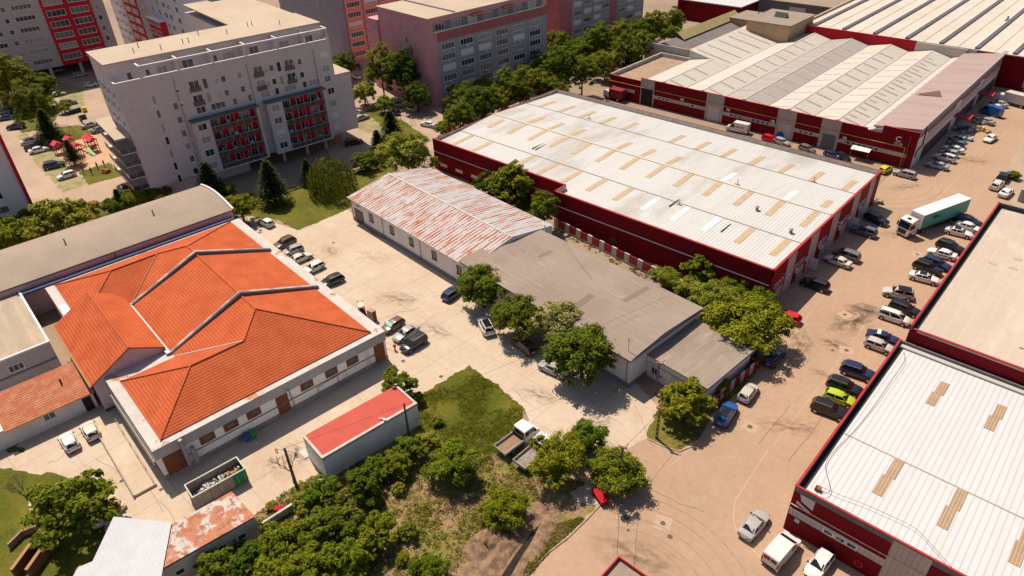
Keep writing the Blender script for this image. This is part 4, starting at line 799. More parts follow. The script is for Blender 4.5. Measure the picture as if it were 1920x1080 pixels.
    F.panel('garage_door', 4.2, 8.2, 0.1, 2.4, LGREY, 0.05)
    # red and grey fence panels below its right edge
    f = empty('panel_fence', (-27.6, 66.0, 0), R(-4.6+90), 'fence of red and pale panels along the low felt roofed annexe', 'fence')
    for k in range(5): MB().box(k*2.4, k*2.4+1.0, -.06, .06, 0, 1.9).build('post_panel', LGREY, f); MB().box(k*2.4+1.0, k*2.4+2.4, -.04, .04, 0, 1.8).build('fence_panel', mat('wall_red', (0.32, 0.02, 0.03)), f)
rusty()
# ================================================================= RED ROOFED SHED, WHITE SHED
def red_shed():
    b = empty('red_roofed_shed', (-56.4, 25.2, 0), R(-6.2), 'narrow pale concrete shed with bright salmon red tiled roof', 'shed')
    W, D = 4.9, 13.7
    pl = mat('shed_render', (0.84, 0.81, 0.79), (0.72, 0.70, 0.68), ns=0.35, fine=0.08, patches=[((0.30, 0.27, 0.25), 0.3, 0.6, 0.8, (1, 1, 0.4))])
    MB().box(-W, 0, 0, D, 0, 3.5).build('wall', pl, b)
    MB().box(-0.32, 0.04, -0.04, D+.04, 3.5, 3.95).box(-W, -0.32, -0.04, 0.28, 3.5, 3.9).box(-W, -0.32, D-.24, D+.04, 3.5, 3.9).build('coping', CONCW, b)
    MB().quad((-W-.2, 0.28, 3.62), (-0.32, 0.28, 3.82), (-0.32, D-.24, 3.82), (-W-.2, D-.24, 3.62)).build('roof', mat('salmon_tiles', (0.50, 0.095, 0.07), (0.44, 0.08, 0.06), ns=0.5, fine=0.12, bump=0.5, lines=[(0, 0.33, 0.05, (0.30, 0.04, 0.03), 0.7), (1, 0.3, 0.03, (0.4, 0.06, 0.04), 0.4)]), b)
    MB().tube((-1.0, 8.6, 3.9), (-0.2, 8.9, 4.3), 0.08).box(-.3, .1, 8.7, 9.0, 4.0, 4.3).build('rooftop_bracket', WPAINT, b)
    b = empty('concrete_strip', (-61.6, 25.8, 0), R(-5.5), 'raised pale concrete walkway along the back of the red roofed shed', 'walkway')
    MB().box(-1.3, 0.2, -0.5, 13.5, 0, 0.15).build('slab', CONCW, b)
red_shed()
def white_shed():
    b = empty('white_sheet_shed', (-61.2, 8.6, 0), R(-5), 'bottom left shed with bright white sheet roof next to rusty metal', 'shed')
    wr = mat('white_sheet', (0.42, 0.44, 0.48), (0.39, 0.41, 0.45), ns=0.8, lines=[(1, 0.45, 0.03, (0.5, 0.5, 0.54), 0.5)], rough=0.5)
    MB().prism([(0, 0.2), (-4.9, -3.9), (-0.6, -7.3), (-0.9, -8.6), (3, -12), (11, -8), (6.5, -3.2)], 0, 3.9).build('wall', WHITE, b)
    MB().add([(0.2, 0.4, 4.15), (-5.2, -4.0, 4.0), (-0.8, -7.4, 4.0), (-1.1, -8.7, 4.0), (3, -12.4, 4.0), (11.2, -8, 4.0), (6.7, -3.1, 4.15)], [(0, 1, 2, 3, 4, 5, 6)]).build('roof', wr, b)
    c = empty('rusty_sheet_shed', (-61.2, 9.0, 0), R(-5), 'low building with heavily rusted grey sheet metal roof near the skip', 'shed')
    rr = rustmat('rusted_sheet_low', (0.47, 0.43, 0.40), 1, 1.4, 0.45, 0.50, (1, 1, 1), 0.6)
    a = [Vector(G(px, py, 4.0)) for px, py in ((318, 985), (434, 921), (478, 968), (300, 1068), (268, 1085))]
    o = Vector((-61.2, 9.0)); ca, sa = math.cos(R(5)), math.sin(R(5))
    loc = [((p-o).x*ca-(p-o).y*sa, (p-o).x*sa+(p-o).y*ca) for p in a]
    MB().prism(loc, 0, 3.7).build('wall', CONCW, c); MB().add([(p[0], p[1], 3.98) for p in loc]+[(p[0], p[1], 3.88) for p in loc], [(0, 1, 2, 3, 4), (9, 8, 7, 6, 5)]+[(i, 5+i, 5+(i+1) % 5, (i+1) % 5) for i in range(5)]).build('roof', rr, c)
    F = Face(c, (*loc[3], 0), (loc[2][0]-loc[3][0], loc[2][1]-loc[3][1], 0), (-(loc[3][1]-loc[2][1])*-1, (loc[3][0]-loc[2][0])*-1, 0))
    for k in range(4): F.window(1.0+2.2*k, 1.8, 1.0, 0.8, 1)
white_shed()
# ================================================================= APARTMENT BLOCKS
GW = mat('apartment_grey', (0.62, 0.55, 0.545), (0.57, 0.505, 0.50), ns=0.3, fine=0.09, fscale=1.5, patches=[((0.50, 0.44, 0.44), .35, .58, .75, (1, 1, .15))], lines=[(2, 0.6, 0.03, (0.55, 0.48, 0.48), 0.4)])
APTROOF = mat('beige_roof_membrane', (0.46, 0.375, 0.285), (0.41, 0.33, 0.25), ns=0.12, fine=0.06)
REDW = mat('apartment_red', (0.60, 0.016, 0.035), (0.53, 0.014, 0.03), ns=0.5)
def grey_apartment():
    b = empty('grey_apartment_block', (-149.6, 45.6, 0), R(-7.6), 'nine storey grey apartment block with red balcony recesses', 'apartment block')
    L, D, ZT = 46.6, 13.0, 25.6
    # body stands on pillars over the parking level
    mb = MB(); mb.box(-D-3.6, 0, 0, L, 3.0, 23.9); mb.box(-D-3.6, -3.6, 0, L, 23.9, 28.4); mb.box(-D, -1, 0, 22, 0, 3.0)
    mb.box(-50, -D-3.6, L-16, L, 3, 26.5)
    mb.build('wall', GW, b)
    mb = MB().box(-0.22, 0.0, 0, L, 23.9, ZT-.1).box(-3.6, -.22, 0, 0.22, 23.9, ZT-.1).box(-3.6, -.22, L-.22, L, 23.9, ZT-.1); mb.build('terrace_parapet', GW, b)
    mb = MB().box(-0.3, 0.06, -.06, L+.06, ZT-.1, ZT).box(-3.6, -.3, -.06, 0.25, ZT-.1, ZT); mb.build('parapet_cap', WPAINT, b)
    MB().box(-D-4.0, -3.3, -0.25, L+.25, 28.4, 28.65).box(-50, -D-4.0, L-16, L, 28.2, 28.5).build('roof', APTROOF, b)
    for k, (x, y) in enumerate(((-8, 7), (-6.5, 12), (-8, 17), (-8, 18.2), (-12, 9), (-13, 22), (-9, 27), (-12, 33), (-12, 34), (-8, 39))): MB().tube((x, y, 28.6), (x, y, 29.7), 0.09).build('roof_pipe', GREY, b)
    # pergola frame over the terrace
    mb = MB(); mb.box(-0.55, -.05, 5.2, L, 27.6, 27.9)
    for y in (5.2, 12.6, 19.8, 27, 34.2, L-.4): mb.box(-3.6, -.55, y, y+.4, 27.6, 27.95)
    mb.build('terrace_frame', mat('frame_pale', (0.60, 0.56, 0.53)), b)
    for y in (12.5, 19.7, 26.9, 34.1, 41.0): MB().box(-3.6, -.6, y+.03, y+.3, 23.9, 27.55).build('terrace_divider', GW, b)
    for y in (5.35, L-.35): MB().box(-0.5, -0.1, y, y+.3, ZT, 27.6).build('frame_post', mat('frame_pale', (0.60, 0.56, 0.53)), b)
    T = Face(b, (-3.6, 0, 0), (0, 1, 0), (1, 0, 0))
    for u, ww, z, h, n in ((3.4, 1.0, 24.0, 2.3, 1), (7, .9, 24.8, 1.4, 1), (9.2, 2.2, 24.1, 2.2, 2), (14.4, 2.4, 24.1, 2.4, 2), (21, .9, 24.8, 1.4, 1), (23, 2.8, 24.1, 2.2, 3), (29, 2.2, 24.1, 2.3, 2), (36, 2.6, 24.1, 2.2, 2), (42, 2.4, 24.2, 2.1, 2)): T.window(u, z, ww, h, n, sill=False)
    for u in (24.4, 31.5, 43.5): T.ac(u, 26.6)
    F = Face(b, (0, 0, 0), (0, 1, 0), (1, 0, 0))
    # upper storeys
    rows = [21.3, 18.3]
    for z in rows:
        F.window(10.6, z, .9, 1.2, 1, blind=.6); 
        for u in (13.6, 27.6, 34.9): F.window(u, z-.6, 2.2, 2.3, 2, sill=False); F.panel('balcony_rail', u-.05, u+2.25, z-.7, z+.3, mat('rail_brown', (0.16, 0.12, 0.11)), 0.2)
        for u in (16.4, 33.0): F.window(u, z-.6, 1.1, 2.3, 1, sill=False)
        for u in (20.3, 23.9, 31.2, 38.0): F.window(u, z-.1, 1.15, 1.45, 1)
        F.ac(18.9, z+.1); F.ac(30.1, z+.1); F.ac(36.6, z+.2); F.window(43.8, z, 1.8, 1.6, 2, blind=.9 if z > 20 else 0)
    for u, ww, n in ((13.6, 1.8, 2), (16.8, 2.8, 3), (21.6, .9, 1), (25.0, .9, 1), (28, 2.0, 2), (31.4, .9, 1), (33.6, 2.6, 3), (38.2, .9, 1), (39.8, 2.4, 3), (43.8, 1.4, 2)): F.window(u, 15.9, ww*1.15, 1.55, n)
    for z in (3.9, 6.9, 9.9, 12.9): F.window(44.0, z, 1.8, 1.6, 2, blind=(1 if z < 8 else 0))
    for k, z in enumerate((2.5, 5.4, 8.3, 11.2, 14.1, 17.0, 20.0)): F.window(5.8, z, .8, 1.8, 1, sill=False); 
    for k, z in enumerate((3.2, 6.1, 9.0, 11.9, 14.9, 17.9)): F.window(9.3, z, 1.2, 1.6, 1)
    for z in (3.0, 5.9, 8.8, 11.7): F.ac(10.3, z-.7)
    for u in (10.9, 26.4, 42.2): bar_along(b, 'downpipe', [F.p(u, 23.9, 0.12), F.p(u, 15 if u > 11 else 3.2, 0.12)], 0.09, mat('pipe_mauve', (0.38, 0.32, 0.33)))
    # projecting balcony blocks
    slate = mat('canopy_slate', (0.14, 0.14, 0.155)); rail = mat('balcony_glass', (0.10, 0.085, 0.07), (0.06, 0.05, 0.05), ns=1.0, rough=0.25, lines=[(1, 1.6, 0.05, (0.4, 0.36, 0.34), 0.8)])
    for (u0, u1, zt) in ((11.6, 26.2, 14.9), (28.2, 42.6, 15.0)):
        P = 1.9; br = u0+3.6
        MB().box(0, P, u0, br, 3.0, zt).box(0, P+.02, u1-.5, u1, 3.0, zt).box(0, P, br, u1-.5, 3.0, 3.3).build('balcony_block', GW, b)
        MB().box(-.02, P+.25, u0-.2, u1+.2, zt, zt+.3).build('block_canopy', slate, b)
        F.panel('red_recess_wall', br, u1-.5, 3.3, zt, REDW, 0.04)
        F3 = Face(b, (P, u0, 0), (0, 1, 0), (1, 0, 0))
        for k in range(4):
            z = 3.3+2.93*k
            F3.window(0.8, z+.8, 2.0, 1.6, 2, blind=.9 if k == 1 and u0 > 20 else 0)
            if k: MB().box(0.05, P, br, u1-.5, z-.2, z).build('balcony_slab', REDW, b)
            fr = MB(); F.slab(fr, br, u1-.5, z, z+.95, P-.08, P-.02); fr.build('balcony_railing', rail, b)
            fr = MB(); F.slab(fr, br, u1-.5, z+.96, z+1.02, P-.1, P+.02); fr.build('handrail', LGREY, b)
            nb = MB()
            for q in range(1, 6): yq = u0+3.6+(u1-.5-br)*q/6; nb.box(P-.1, P-.04, yq-.03, yq+.03, z+1.02, z+2.7)
            nb.build('balcony_mullions', LGREY, b)
            for u, ww, n in ((br+.6, 2.0, 3), (br+4.0, 1.0, 1), (br+7.0, 2.2, 3)): F.window(u, z+.3, ww, 1.9, n, sill=False, off=.05)
            cb = MB(); rq = random.Random(int(u0*7+k))
            for q in range(7): yq = rq.uniform(br+.3, u1-1.3); hq = rq.uniform(.4, 1.5); cb.box(.5, .5+rq.uniform(.2, .7), yq, yq+rq.uniform(.3, .9), z, z+hq, rq.randrange(4))
            cb.build('balcony_clutter', [LGREY, mat('clutter_brown', (0.25, 0.15, 0.1)), mat('clutter_blue', (0.2, 0.3, 0.45)), WPAINT], b)
    # pillars
    for y in (25, 30, 36, 41, L-.6):
        MB().box(-0.9, -.3, y, y+.6, 0, 3.0).build('pillar', LGREY, b)
    # left end balconies
    E = Face(b, (0, 0, 0), (-1, 0, 0), (0, -1, 0))
    MB().box(-17.5, -1.2, -3.2, 0, 14.2, 14.5).build('end_canopy', APTROOF, b)
    for k in range(4):
        z = 2.9+2.75*k
        mb = MB().box(-16.8, -.6, -3.0, 0, z, z+.2); mb.build('balcony_slab', GW, b)
        MB().box(-16.8, -.6, -3.05, -2.98, z+.2, z+1.2).box(-.66, -.6, -2.98, 0, z+.2, z+1.2).build('balcony_railing', rail, b)
        for u in (1.5, 5.5, 9.5, 13.5): E.window(u, z+.4, 2.2, 1.9, 2, sill=False, sub=False)
    for z in (16.2, 19.2, 22.1):
        for u in (2.0, 6, 10, 13.5): E.window(u, z, 1.5, 1.3, 2, sub=False); 
        for u in (4, 8.4, 12): E.ac(u, z-.2)
    # low right wing
    MB().box(-11, -0.02, L, L+4.0, 3.0, 17.0).build('side_wing', GW, b); MB().box(-11.1, .1, L, L+4.1, 17.0, 17.2).build('wing_roof', APTROOF, b)
    # red boxed bay on the rear wing
    return b
grey_apartment()
def block(name, label, loc, rot, dx, dy, h, wallm, roofm, fx=None, fy=None, z0=0.0, cat='apartment block'):
    "a plain slab block whose facades carry window grids: fx on the +x side, fy on the -y side; each (u0, step, n, z0, dz, nz, w, h, mullions)"
    b = empty(name, (*loc, 0), rot, label, cat)
    MB().box(-dx, 0, 0, dy, z0, h).build('wall', wallm, b); MB().box(-dx-.2, .2, -.2, dy+.2, h, h+.3).build('roof', roofm, b)
    FX = Face(b, (0, 0, 0), (0, 1, 0), (1, 0, 0)); FY = Face(b, (0, 0, 0), (-1, 0, 0), (0, -1, 0))
    for F, spec in ((FX, fx or []), (FY, fy or [])):
        for (u0, st, n, za, dz, nz, ww, hh, mu) in spec:
            for i in range(n):
                for j in range(nz):
                    bl = random.choice((0, 0, .4, .9)) if ww > 1 else 0
                    F.window(u0+st*i, za+dz*j, ww, hh, mu, sub=False, blind=bl, pane=random.choice((GLASS, GLASS, mat('curtained_glass', (0.16, 0.14, 0.12), rough=0.15))))
    return b, FX, FY
PINKW = mat('mauve_pink_render', (0.62, 0.30, 0.345), (0.55, 0.26, 0.30), ns=0.3, fine=0.05)
SALM = mat('salmon_render', (0.78, 0.30, 0.235), (0.70, 0.26, 0.20), ns=0.4)
SLATEW = mat('slate_render', (0.36, 0.345, 0.38), (0.32, 0.305, 0.34), ns=0.4)
def far_blocks():
    # pink block 1
    b, FX, FY = block('pink_apartment_block', 'dusty pink apartment block with grey window bays left of the tree avenue', (-145.0, 123.5), R(-4.8), 24, 44, 23.4, PINKW, APTROOF)
    FX.panel('grey_facade', 2.6, 44, 2.6, 17.2, SLATEW, 0.05); FX.panel('salmon_band', 2.6, 44, 17.2, 19.9, mat('rose_band', (0.38, 0.13, 0.14)), 0.06)
    for j in range(5):
        for i in range(6): FX.window(3.6+6.6*i, 3.4+2.85*j, 4.6, 1.7, 4, sub=False, off=.06, blind=random.choice((0, 0, 0, .95)))
    for j in range(5):
        for i in range(6): FX.ac(5.6+6.6*i, 2.75+2.85*j, .06) if (i+j) % 2 else None
    FX.panel('top_recess', 1.4, 42, 20.0, 22.2, mat('recess_grey', (0.20, 0.18, 0.2)), 0.055); 
    for i in range(7): FX.window(2.0+5.7*i, 20.1, 3.2, 1.9, 3, sub=False, off=.06, sill=False)
    FX.panel('terrace_rail', 1.2, 42, 19.9, 20.1, WPAINT, 0.9)
    for i in (2, 4): FX.panel('awning', 3.0+5.7*i, 7.5+5.7*i, 22.0, 22.3, mat('awning_red', (0.3, 0.07, 0.05)), 1.3)
    for j in range(5): FY.window(10.2, 5.6+3.3*j, 1.1, 2.0, 1, sub=False); FY.window(6.3, 5.6+3.3*j, .6, 1.1, 1, sub=False); FY.window(17.2, 6.2+3.3*j, .7, 1.0, 1, sub=False); FY.window(7.6, 6+3.3*j, .6, .8, 1, sub=False)
    MB().box(-24, -.3, 9, 9.5, 23.7, 24.0).build('roof_step', GREY, b); MB().box(-16, -10, 24, 30, 23.7, 27).build('stair_tower', mat('tower_grey', (0.36, 0.34, 0.34)), b); MB().box(-29, -24, -.6, 20, 0, 20).build('rear_wing', PINKW, b)
    # pink block 2
    b, FX, FY = block('crimson_pink_apartment_block', 'crimson and grey apartment block at the top beside the far end of the tree avenue', (-157.5, 193.5), R(-4.8), 22, 46, 22.5, mat('deep_rose_render', (0.52, 0.17, 0.19), (0.45, 0.14, 0.165), ns=0.3), APTROOF)
    FX.panel('grey_facade', 6, 26, 0.5, 17.5, SLATEW, 0.05); FX.panel('grey_facade', 30, 46, 0.5, 20.0, SLATEW, 0.05)
    for j in range(5):
        for u in (7, 12.2, 17.4, 21.8, 31, 36, 41): FX.window(u, 2.2+3.05*j, 3.8, 1.7, 4, sub=False, off=.06, blind=random.choice((0, 0, .9)))
    FX.panel('terrace_glazing', 3, 25, 18.6, 20.2, mat('dark_glazed', (0.08, 0.08, 0.07), lines=[(1, 1.2, 0.08, (0.4, 0.36, 0.3), 0.8)]), 0.3)
    # mid block
    b, FX, FY = block('salmon_apartment_block', 'salmon fronted apartment block with grey side wall behind the grey block', (-193.0, 128.5), R(-4.8), 40, 60, 28, mat('mid_slate', (0.32, 0.315, 0.36), (0.28, 0.28, 0.32), ns=0.3), APTROOF)
    FX.panel('salmon_facade', 2.5, 22, 3.0, 21.5, SALM, 0.05); FX.panel('salmon_facade', 25, 58, 3.0, 24, SALM, 0.05)
    for j in range(6):
        for i, u in enumerate((3.2, 9.6, 15.8, 27, 33, 39, 45)): FX.window(u, 4.0+3.0*j, 4.8, 1.6, 5, sub=False, off=.06, blind=random.choice((0, 0, .8)), pane=random.choice((GLASS, mat('curtained_glass', (0.16, 0.14, 0.12)), mat('green_glass', (0.05, 0.14, 0.09)))))
    for u in (2.3, 8.9, 15.1, 21.6): FX.panel('column_strip', u-.15, u+.35, 3.0, 21.5, mat('strip_grey', (0.25, 0.2, 0.2)), 0.1)
    for j in range(7): FY.window(12, 4+3*j, .8, 1.2, 1, sub=False); FY.window(17, 4+3*j, 1.0, 1.2, 1, sub=False)
    FX.panel('terrace_rail', 1, 22, 22.6, 23.4, mat('rail_blue', (0.2, 0.26, 0.33)), 1.2)
    # red/grey block top left
    b, FX, FY = block('red_panelled_apartment_block', 'grey apartment block with a bright red window bay above an open parking level', (-271, 22), R(-6), 16, 64.5, 36, mat('taupe_render', (0.54, 0.48, 0.47), (0.48, 0.43, 0.42), ns=0.3, lines=[(2, 1.0, 0.04, (0.17, 0.15, 0.15), 0.5)]), APTROOF, z0=3.6)
    FX.panel('red_bay', 46.5, 60.5, 3.7, 36, REDW, 0.5)
    for j in range(8):
        z = 5.2+3.35*j
        for u in (4, 12, 20): FX.window(u, z, 3.6, 1.5, 3, sub=False)
        for u in (1, 9, 17, 25): FX.window(u, z, 1.6, 1.5, 1, sub=False)
        FX.window(29.5, z, 4.4, 1.5, 4, sub=False); FX.ac(32, z-.8); FX.window(38.5, z, 5.6, 1.5, 5, sub=False); FX.window(35.6, z, 1.4, 1.5, 1, sub=False)
        for u in (47.3, 54.2): FX.window(u, z, 5.4, 1.95, 4, sub=False, off=.5)
        FX.window(61.6, z, 1.2, 1.6, 1, sub=False)
    for u in (24, 33, 42, 51, 62): MB().box(-1.2, -.3, u, u+.9, 0, 3.6).build('pillar', LGREY, b)
    MB().box(-15.5, -14.5, 0, 64.3, 0, 3.6).build('rear_wall', mat('dark_recess', (0.02, 0.02, 0.022)), b)
    # its wing running toward the camera side
    b, FX, FY = block('red_striped_apartment_wing', 'grey apartment wing with a tall red window column behind the grey block', (-196, 90), R(-4.8), 98, 14, 36, mat('cool_grey_render', (0.62, 0.60, 0.64), (0.56, 0.54, 0.58), ns=0.3), APTROOF)
    FY.panel('red_column', 65.5, 80.5, 0.5, 36, REDW, 0.3); FY.panel('beige_column', 57, 63, .5, 36, mat('beige_render', (0.54, 0.46, 0.39)), 0.1); FY.panel('red_bay', 41, 53, .5, 16.6, REDW, 1.8); FY.panel('bay_coping', 40.9, 53.1, 16.6, 16.9, WPAINT, 2.0)
    for j in range(10):
        z = 2.5+3.1*j
        for u in (66.6, 73.8): FY.window(u, z, 5.6, 1.7, 4, sub=False, off=.3)
        for u in (82, 87.5, 93): FY.window(u, z, 4.0, 1.5, 3, sub=False)
        FY.window(59, z, 2.2, 1.5, 2, sub=False, off=.1); FY.window(53.8, z, 2.6, 1.5, 2, sub=False)
        if z < 15: FY.window(42, z, 4.4, 1.6, 3, sub=False, off=1.8); FY.window(47.6, z, 4.4, 1.6, 3, sub=False, off=1.8)
        elif z < 24: FY.window(43, z, 1.6, 2.0, 1, sub=False); FY.window(49, z, 1.6, 2.0, 1, sub=False)
        for u in (26, 33, 37): FY.window(u, z, 2.4, 1.6, 2, sub=False)
        for u in (64, 80.8, 86): FY.ac(u, z-.3)
    # left edge block
    b, FX, FY = block('pale_apartment_block', 'pale apartment block with a red corner stripe cut by the left edge', (-166.5, -12), R(-4.8), 13, 38.6, 22, mat('pale_cool_render', (0.72, 0.70, 0.72), (0.66, 0.64, 0.66), ns=0.4), APTROOF)
    FX.panel('corner_stripe', 38.0, 38.62, 0.5, 22, REDW, 0.35)
    for j in range(7):
        for u in (6, 12, 18, 24, 30.0): FX.window(u, 2.4+3.0*j, 4.4, 1.5, 3, sub=False)
far_blocks()
#@@PART2@@
# ================================================================= TREES
LEAF = {
 'dark': leafmat('leaves_dark', (0.03, 0.058, 0.004), (0.145, 0.185, 0.010)),
 'mid': leafmat('leaves_mid', (0.055, 0.085, 0.004), (0.235, 0.25, 0.012)),
 'light': leafmat('leaves_light', (0.11, 0.14, 0.010), (0.32, 0.32, 0.035)),
 'yellow': leafmat('leaves_yellowish', (0.17, 0.165, 0.012), (0.42, 0.36, 0.05)),
 'linden': leafmat('leaves_linden', (0.06, 0.085, 0.01), (0.50, 0.43, 0.15)),
 'conifer': leafmat('needles', (0.018, 0.036, 0.012), (0.065, 0.085, 0.025)),
 'willow': leafmat('leaves_willow', (0.055, 0.080, 0.006), (0.21, 0.22, 0.022)),
}
BARK = mat('bark', (0.10, 0.07, 0.045), (0.06, 0.042, 0.03), ns=4, rough=0.95)
def rv(r): 
    while True:
        v = Vector((r.uniform(-1, 1), r.uniform(-1, 1), r.uniform(-1, 1)))
        if 0.01 < v.length < 1: return v
def leaf_quad(v, f, c, nrm, sz, rnd):
    a = nrm.orthogonal().normalized(); b = nrm.cross(a); t = rnd.uniform(0, 6.28); a, b = a*math.cos(t)+b*math.sin(t), b*math.cos(t)-a*math.sin(t)
    l, w_ = sz, sz*rnd.uniform(.38, .75); i = len(v)
    v += [tuple(c-a*l), tuple(c+b*w_-a*l*.1), tuple(c+a*l), tuple(c-b*w_-a*l*.1)]; f.append((i, i+1, i+2, i+3))
def crown_mesh(kind, seed, nclump, nleaf, shape):
    "unit crown: radius 1, base of the crown at z=0, height hz"
    r = random.Random(seed); v = []; f = []; hz = {'round': 1.5, 'wide': 1.2, 'tall': 2.2, 'bush': 1.15, 'open': 1.4}[shape]
    cl = []; lobes = []
    nlob = {'round': 15, 'wide': 17, 'tall': 17, 'bush': 12, 'open': 24}[shape]
    for k in range(nlob):
        z = 1-2*(k+.5)/nlob; z = max(z, -.55) if shape != 'bush' else z; a = k*2.39996+r.uniform(-.4, .4); q = math.sqrt(max(0, 1-z*z)); rr = r.uniform(.40, .74) if shape != 'open' else r.uniform(.40, .86)
        lobes.append((Vector((math.cos(a)*q*rr, math.sin(a)*q*rr, hz*.5+z*hz*.5*rr)), r.uniform(.22, .40) if shape != 'open' else r.uniform(.13, .26)))
    lobes.append((Vector((0, 0, hz*.5)), .5))
    for k in range(nclump):
        L_, lr = lobes[k % len(lobes)]; d = rv(r).normalized(); d.z = abs(d.z)*.8 if r.random() < .6 else d.z; d.normalize()
        c = L_+Vector((d.x*lr, d.y*lr, d.z*lr*hz*.55)); cl.append((c, d, r.uniform(.08, .17) if shape != 'open' else r.uniform(.05, .12)))
    for c, d, cr in cl:
        n = int(nleaf*(cr/(.125 if shape != 'open' else .085))**1.4)
        for q in range(n):
            o = rv(r); o.z *= .6; p = c+o*cr*r.uniform(.4, 1.55)
            nn = (o.normalized()*.7+d*.4+Vector((0, 0, .9))+rv(r)*.6).normalized()
            leaf_quad(v, f, p, nn, r.uniform(.022, .05)*(1.3 if shape == 'open' else 1), r)
    me = bpy.data.meshes.new(kind+'_crown'); me.from_pydata(v, [], f); return me, hz
def conifer_mesh(seed):
    r = random.Random(seed); v = []; f = []
    for k in range(30):
        t = k/30; z = 0.1+t*2.9; R_ = (1-t)**.8*1.0+.06; nb = int(20-12*t)
        for j in range(nb):
            a = j*6.283/nb+k*1.3+r.uniform(-.2, .2); L = R_*r.uniform(.75, 1.08)
            for q in range(11):
                s = (q+1)/11; p = Vector((math.cos(a)*L*s, math.sin(a)*L*s, z-.18*s*s*L))+rv(r)*.05
                leaf_quad(v, f, p, Vector((r.uniform(-.5, .5), r.uniform(-.5, .5), 1)).normalized(), r.uniform(.05, .09), r)
    me = bpy.data.meshes.new('conifer_crown'); me.from_pydata(v, [], f); return me, 3.0
def willow_mesh(seed):
    r = random.Random(seed); v = []; f = []
    for k in range(240):
        a = r.uniform(0, 6.283); rr = math.sqrt(r.uniform(0.05, 1)); x, y = math.cos(a)*rr, math.sin(a)*rr
        top = 1.9-.75*rr**2+r.uniform(-.15, .1); ln = r.uniform(.8, 1.4)+.25*rr
        for q in range(34):
            z = top-ln*q/34; sp = .1*(q/34)
            if z < .08: break
            p = Vector((x*(1+sp), y*(1+sp), z))+rv(r)*.04
            leaf_quad(v, f, p, Vector((x+r.uniform(-.4, .4), y+r.uniform(-.4, .4), .25)).normalized(), r.uniform(.035, .055), r)
    me = bpy.data.meshes.new('willow_crown'); me.from_pydata(v, [], f); return me, 1.9
def trunk_mesh(seed, hb=.6, nl=6, top=1.2):
    r = random.Random(seed+50); mb = MB(); mb.tube((0, 0, -0.05), (0.03, 0.02, hb), .085, .06, 8)
    mb.tube((0.03, 0.02, hb), (0, 0, hb+top*.8), .06, .015, 6)
    for k in range(nl):
        a = k*6.283/nl+r.uniform(-.3, .3); z = hb*.85+r.uniform(0, .35); L = r.uniform(.45, .7)
        m = (math.cos(a)*L*.5, math.sin(a)*L*.5, z+.22); mb.tube((0.02, 0.01, z), m, .035, .022, 5); mb.tube(m, (math.cos(a)*L, math.sin(a)*L, z+.22+r.uniform(.15, .5)), .022, .008, 5)
    me = bpy.data.meshes.new('trunk'); me.from_pydata(mb.v, [], mb.f); me.materials.append(BARK); me.shade_smooth(); return me
CROWNS = {}
def crown(kind):
    shape, seed = kind
    if kind not in CROWNS:
        if shape == 'conifer': CROWNS[kind] = conifer_mesh(seed)
        elif shape == 'willow': CROWNS[kind] = willow_mesh(seed)
        else:
            nc, nl = {'round': (250, 60), 'wide': (260, 60), 'tall': (280, 58), 'bush': (220, 62), 'open': (330, 34)}[shape]
            CROWNS[kind] = crown_mesh(shape, seed, nc, nl, shape)
    return CROWNS[kind]
TRUNKS = [trunk_mesh(k) for k in range(3)]
CROWNMATS = {}
def tree(px, py, pr, shape, leaf, label, h=None, name='deciduous_tree', cat='tree', group=None, clear=0.3, rng=random.Random(3)):
    "px, py = middle of the crown in the photograph, pr = its half width there; h = total height in metres"
    D0 = Vector((*G(px, py, 3), 3)).length
    for _ in range(3):
        Rm = pr*1.12*((Vector((*G(px, py, 3), 3))-Vector((0, 0, CAMH))).length)/FPX
        hz = {'round': 1.5, 'wide': 1.2, 'tall': 2.2, 'bush': 1.15, 'open': 1.4, 'conifer': 2.2, 'willow': 1.7}[shape]
        cl = min(clear, .5)*.55; hh = h or Rm*hz*(1+cl)
    clear = cl
    zc = hh*(1-.5/(1+clear))
    x, y = G(px, py, zc)
    me, hz = crown((shape, rng.randrange(3)+1))
    e = empty(name, (x, y, 0), rng.uniform(0, 6.28), label, cat, group)
    key = (me.name, leaf)
    if key not in CROWNMATS:
        m2 = me.copy(); m2.materials.append(LEAF[leaf]); CROWNMATS[key] = m2
    o = bpy.data.objects.new('crown', CROWNMATS[key]); col.objects.link(o); o.parent = e
    hc = hh/(1+clear); z0 = hh-hc
    o.scale = (Rm, Rm, hc/hz); o.location = (0, 0, z0)
    t = bpy.data.objects.new('trunk', TRUNKS[rng.randrange(3)]); col.objects.link(t); t.parent = e
    tw = min(Rm*.9, 3.2); t.scale = (tw, tw, (z0+hc*.5)/1.3)
    return e
T_ = tree
# near and middle trees, each with its own description
T_(905, 535, 49, 'wide', 'mid', 'leafy green tree at the corner where the rusty roof meets the grey felt roof', clear=.45, name='chestnut_tree')
T_(967, 592, 49, 'wide', 'dark', 'dark leafy tree second from the rusty roof along the felt roofed building', clear=.45, name='chestnut_tree')
T_(1046, 606, 46, 'round', 'linden', 'pale flowering tree speckled with cream blossom before the felt roof', clear=.4, name='linden_tree')
T_(1092, 655, 64, 'wide', 'dark', 'broad fine leaved dark green tree with a big shadow by the felt roof corner', clear=.5, name='locust_tree')
T_(1343, 560, 40, 'round', 'light', 'yellow green tree behind the right end of the grey felt roof')
T_(1402, 604, 66, 'wide', 'mid', 'largest leafy tree beside the road at the corner of the burgundy warehouse', clear=.35, h=7.2)
T_(1430, 565, 34, 'bush', 'mid', 'small green tree filling the gap beside the red parked hatchback', clear=.3)
T_(1318, 503, 32, 'open', 'mid', 'slender green tree against the long dark red wall')
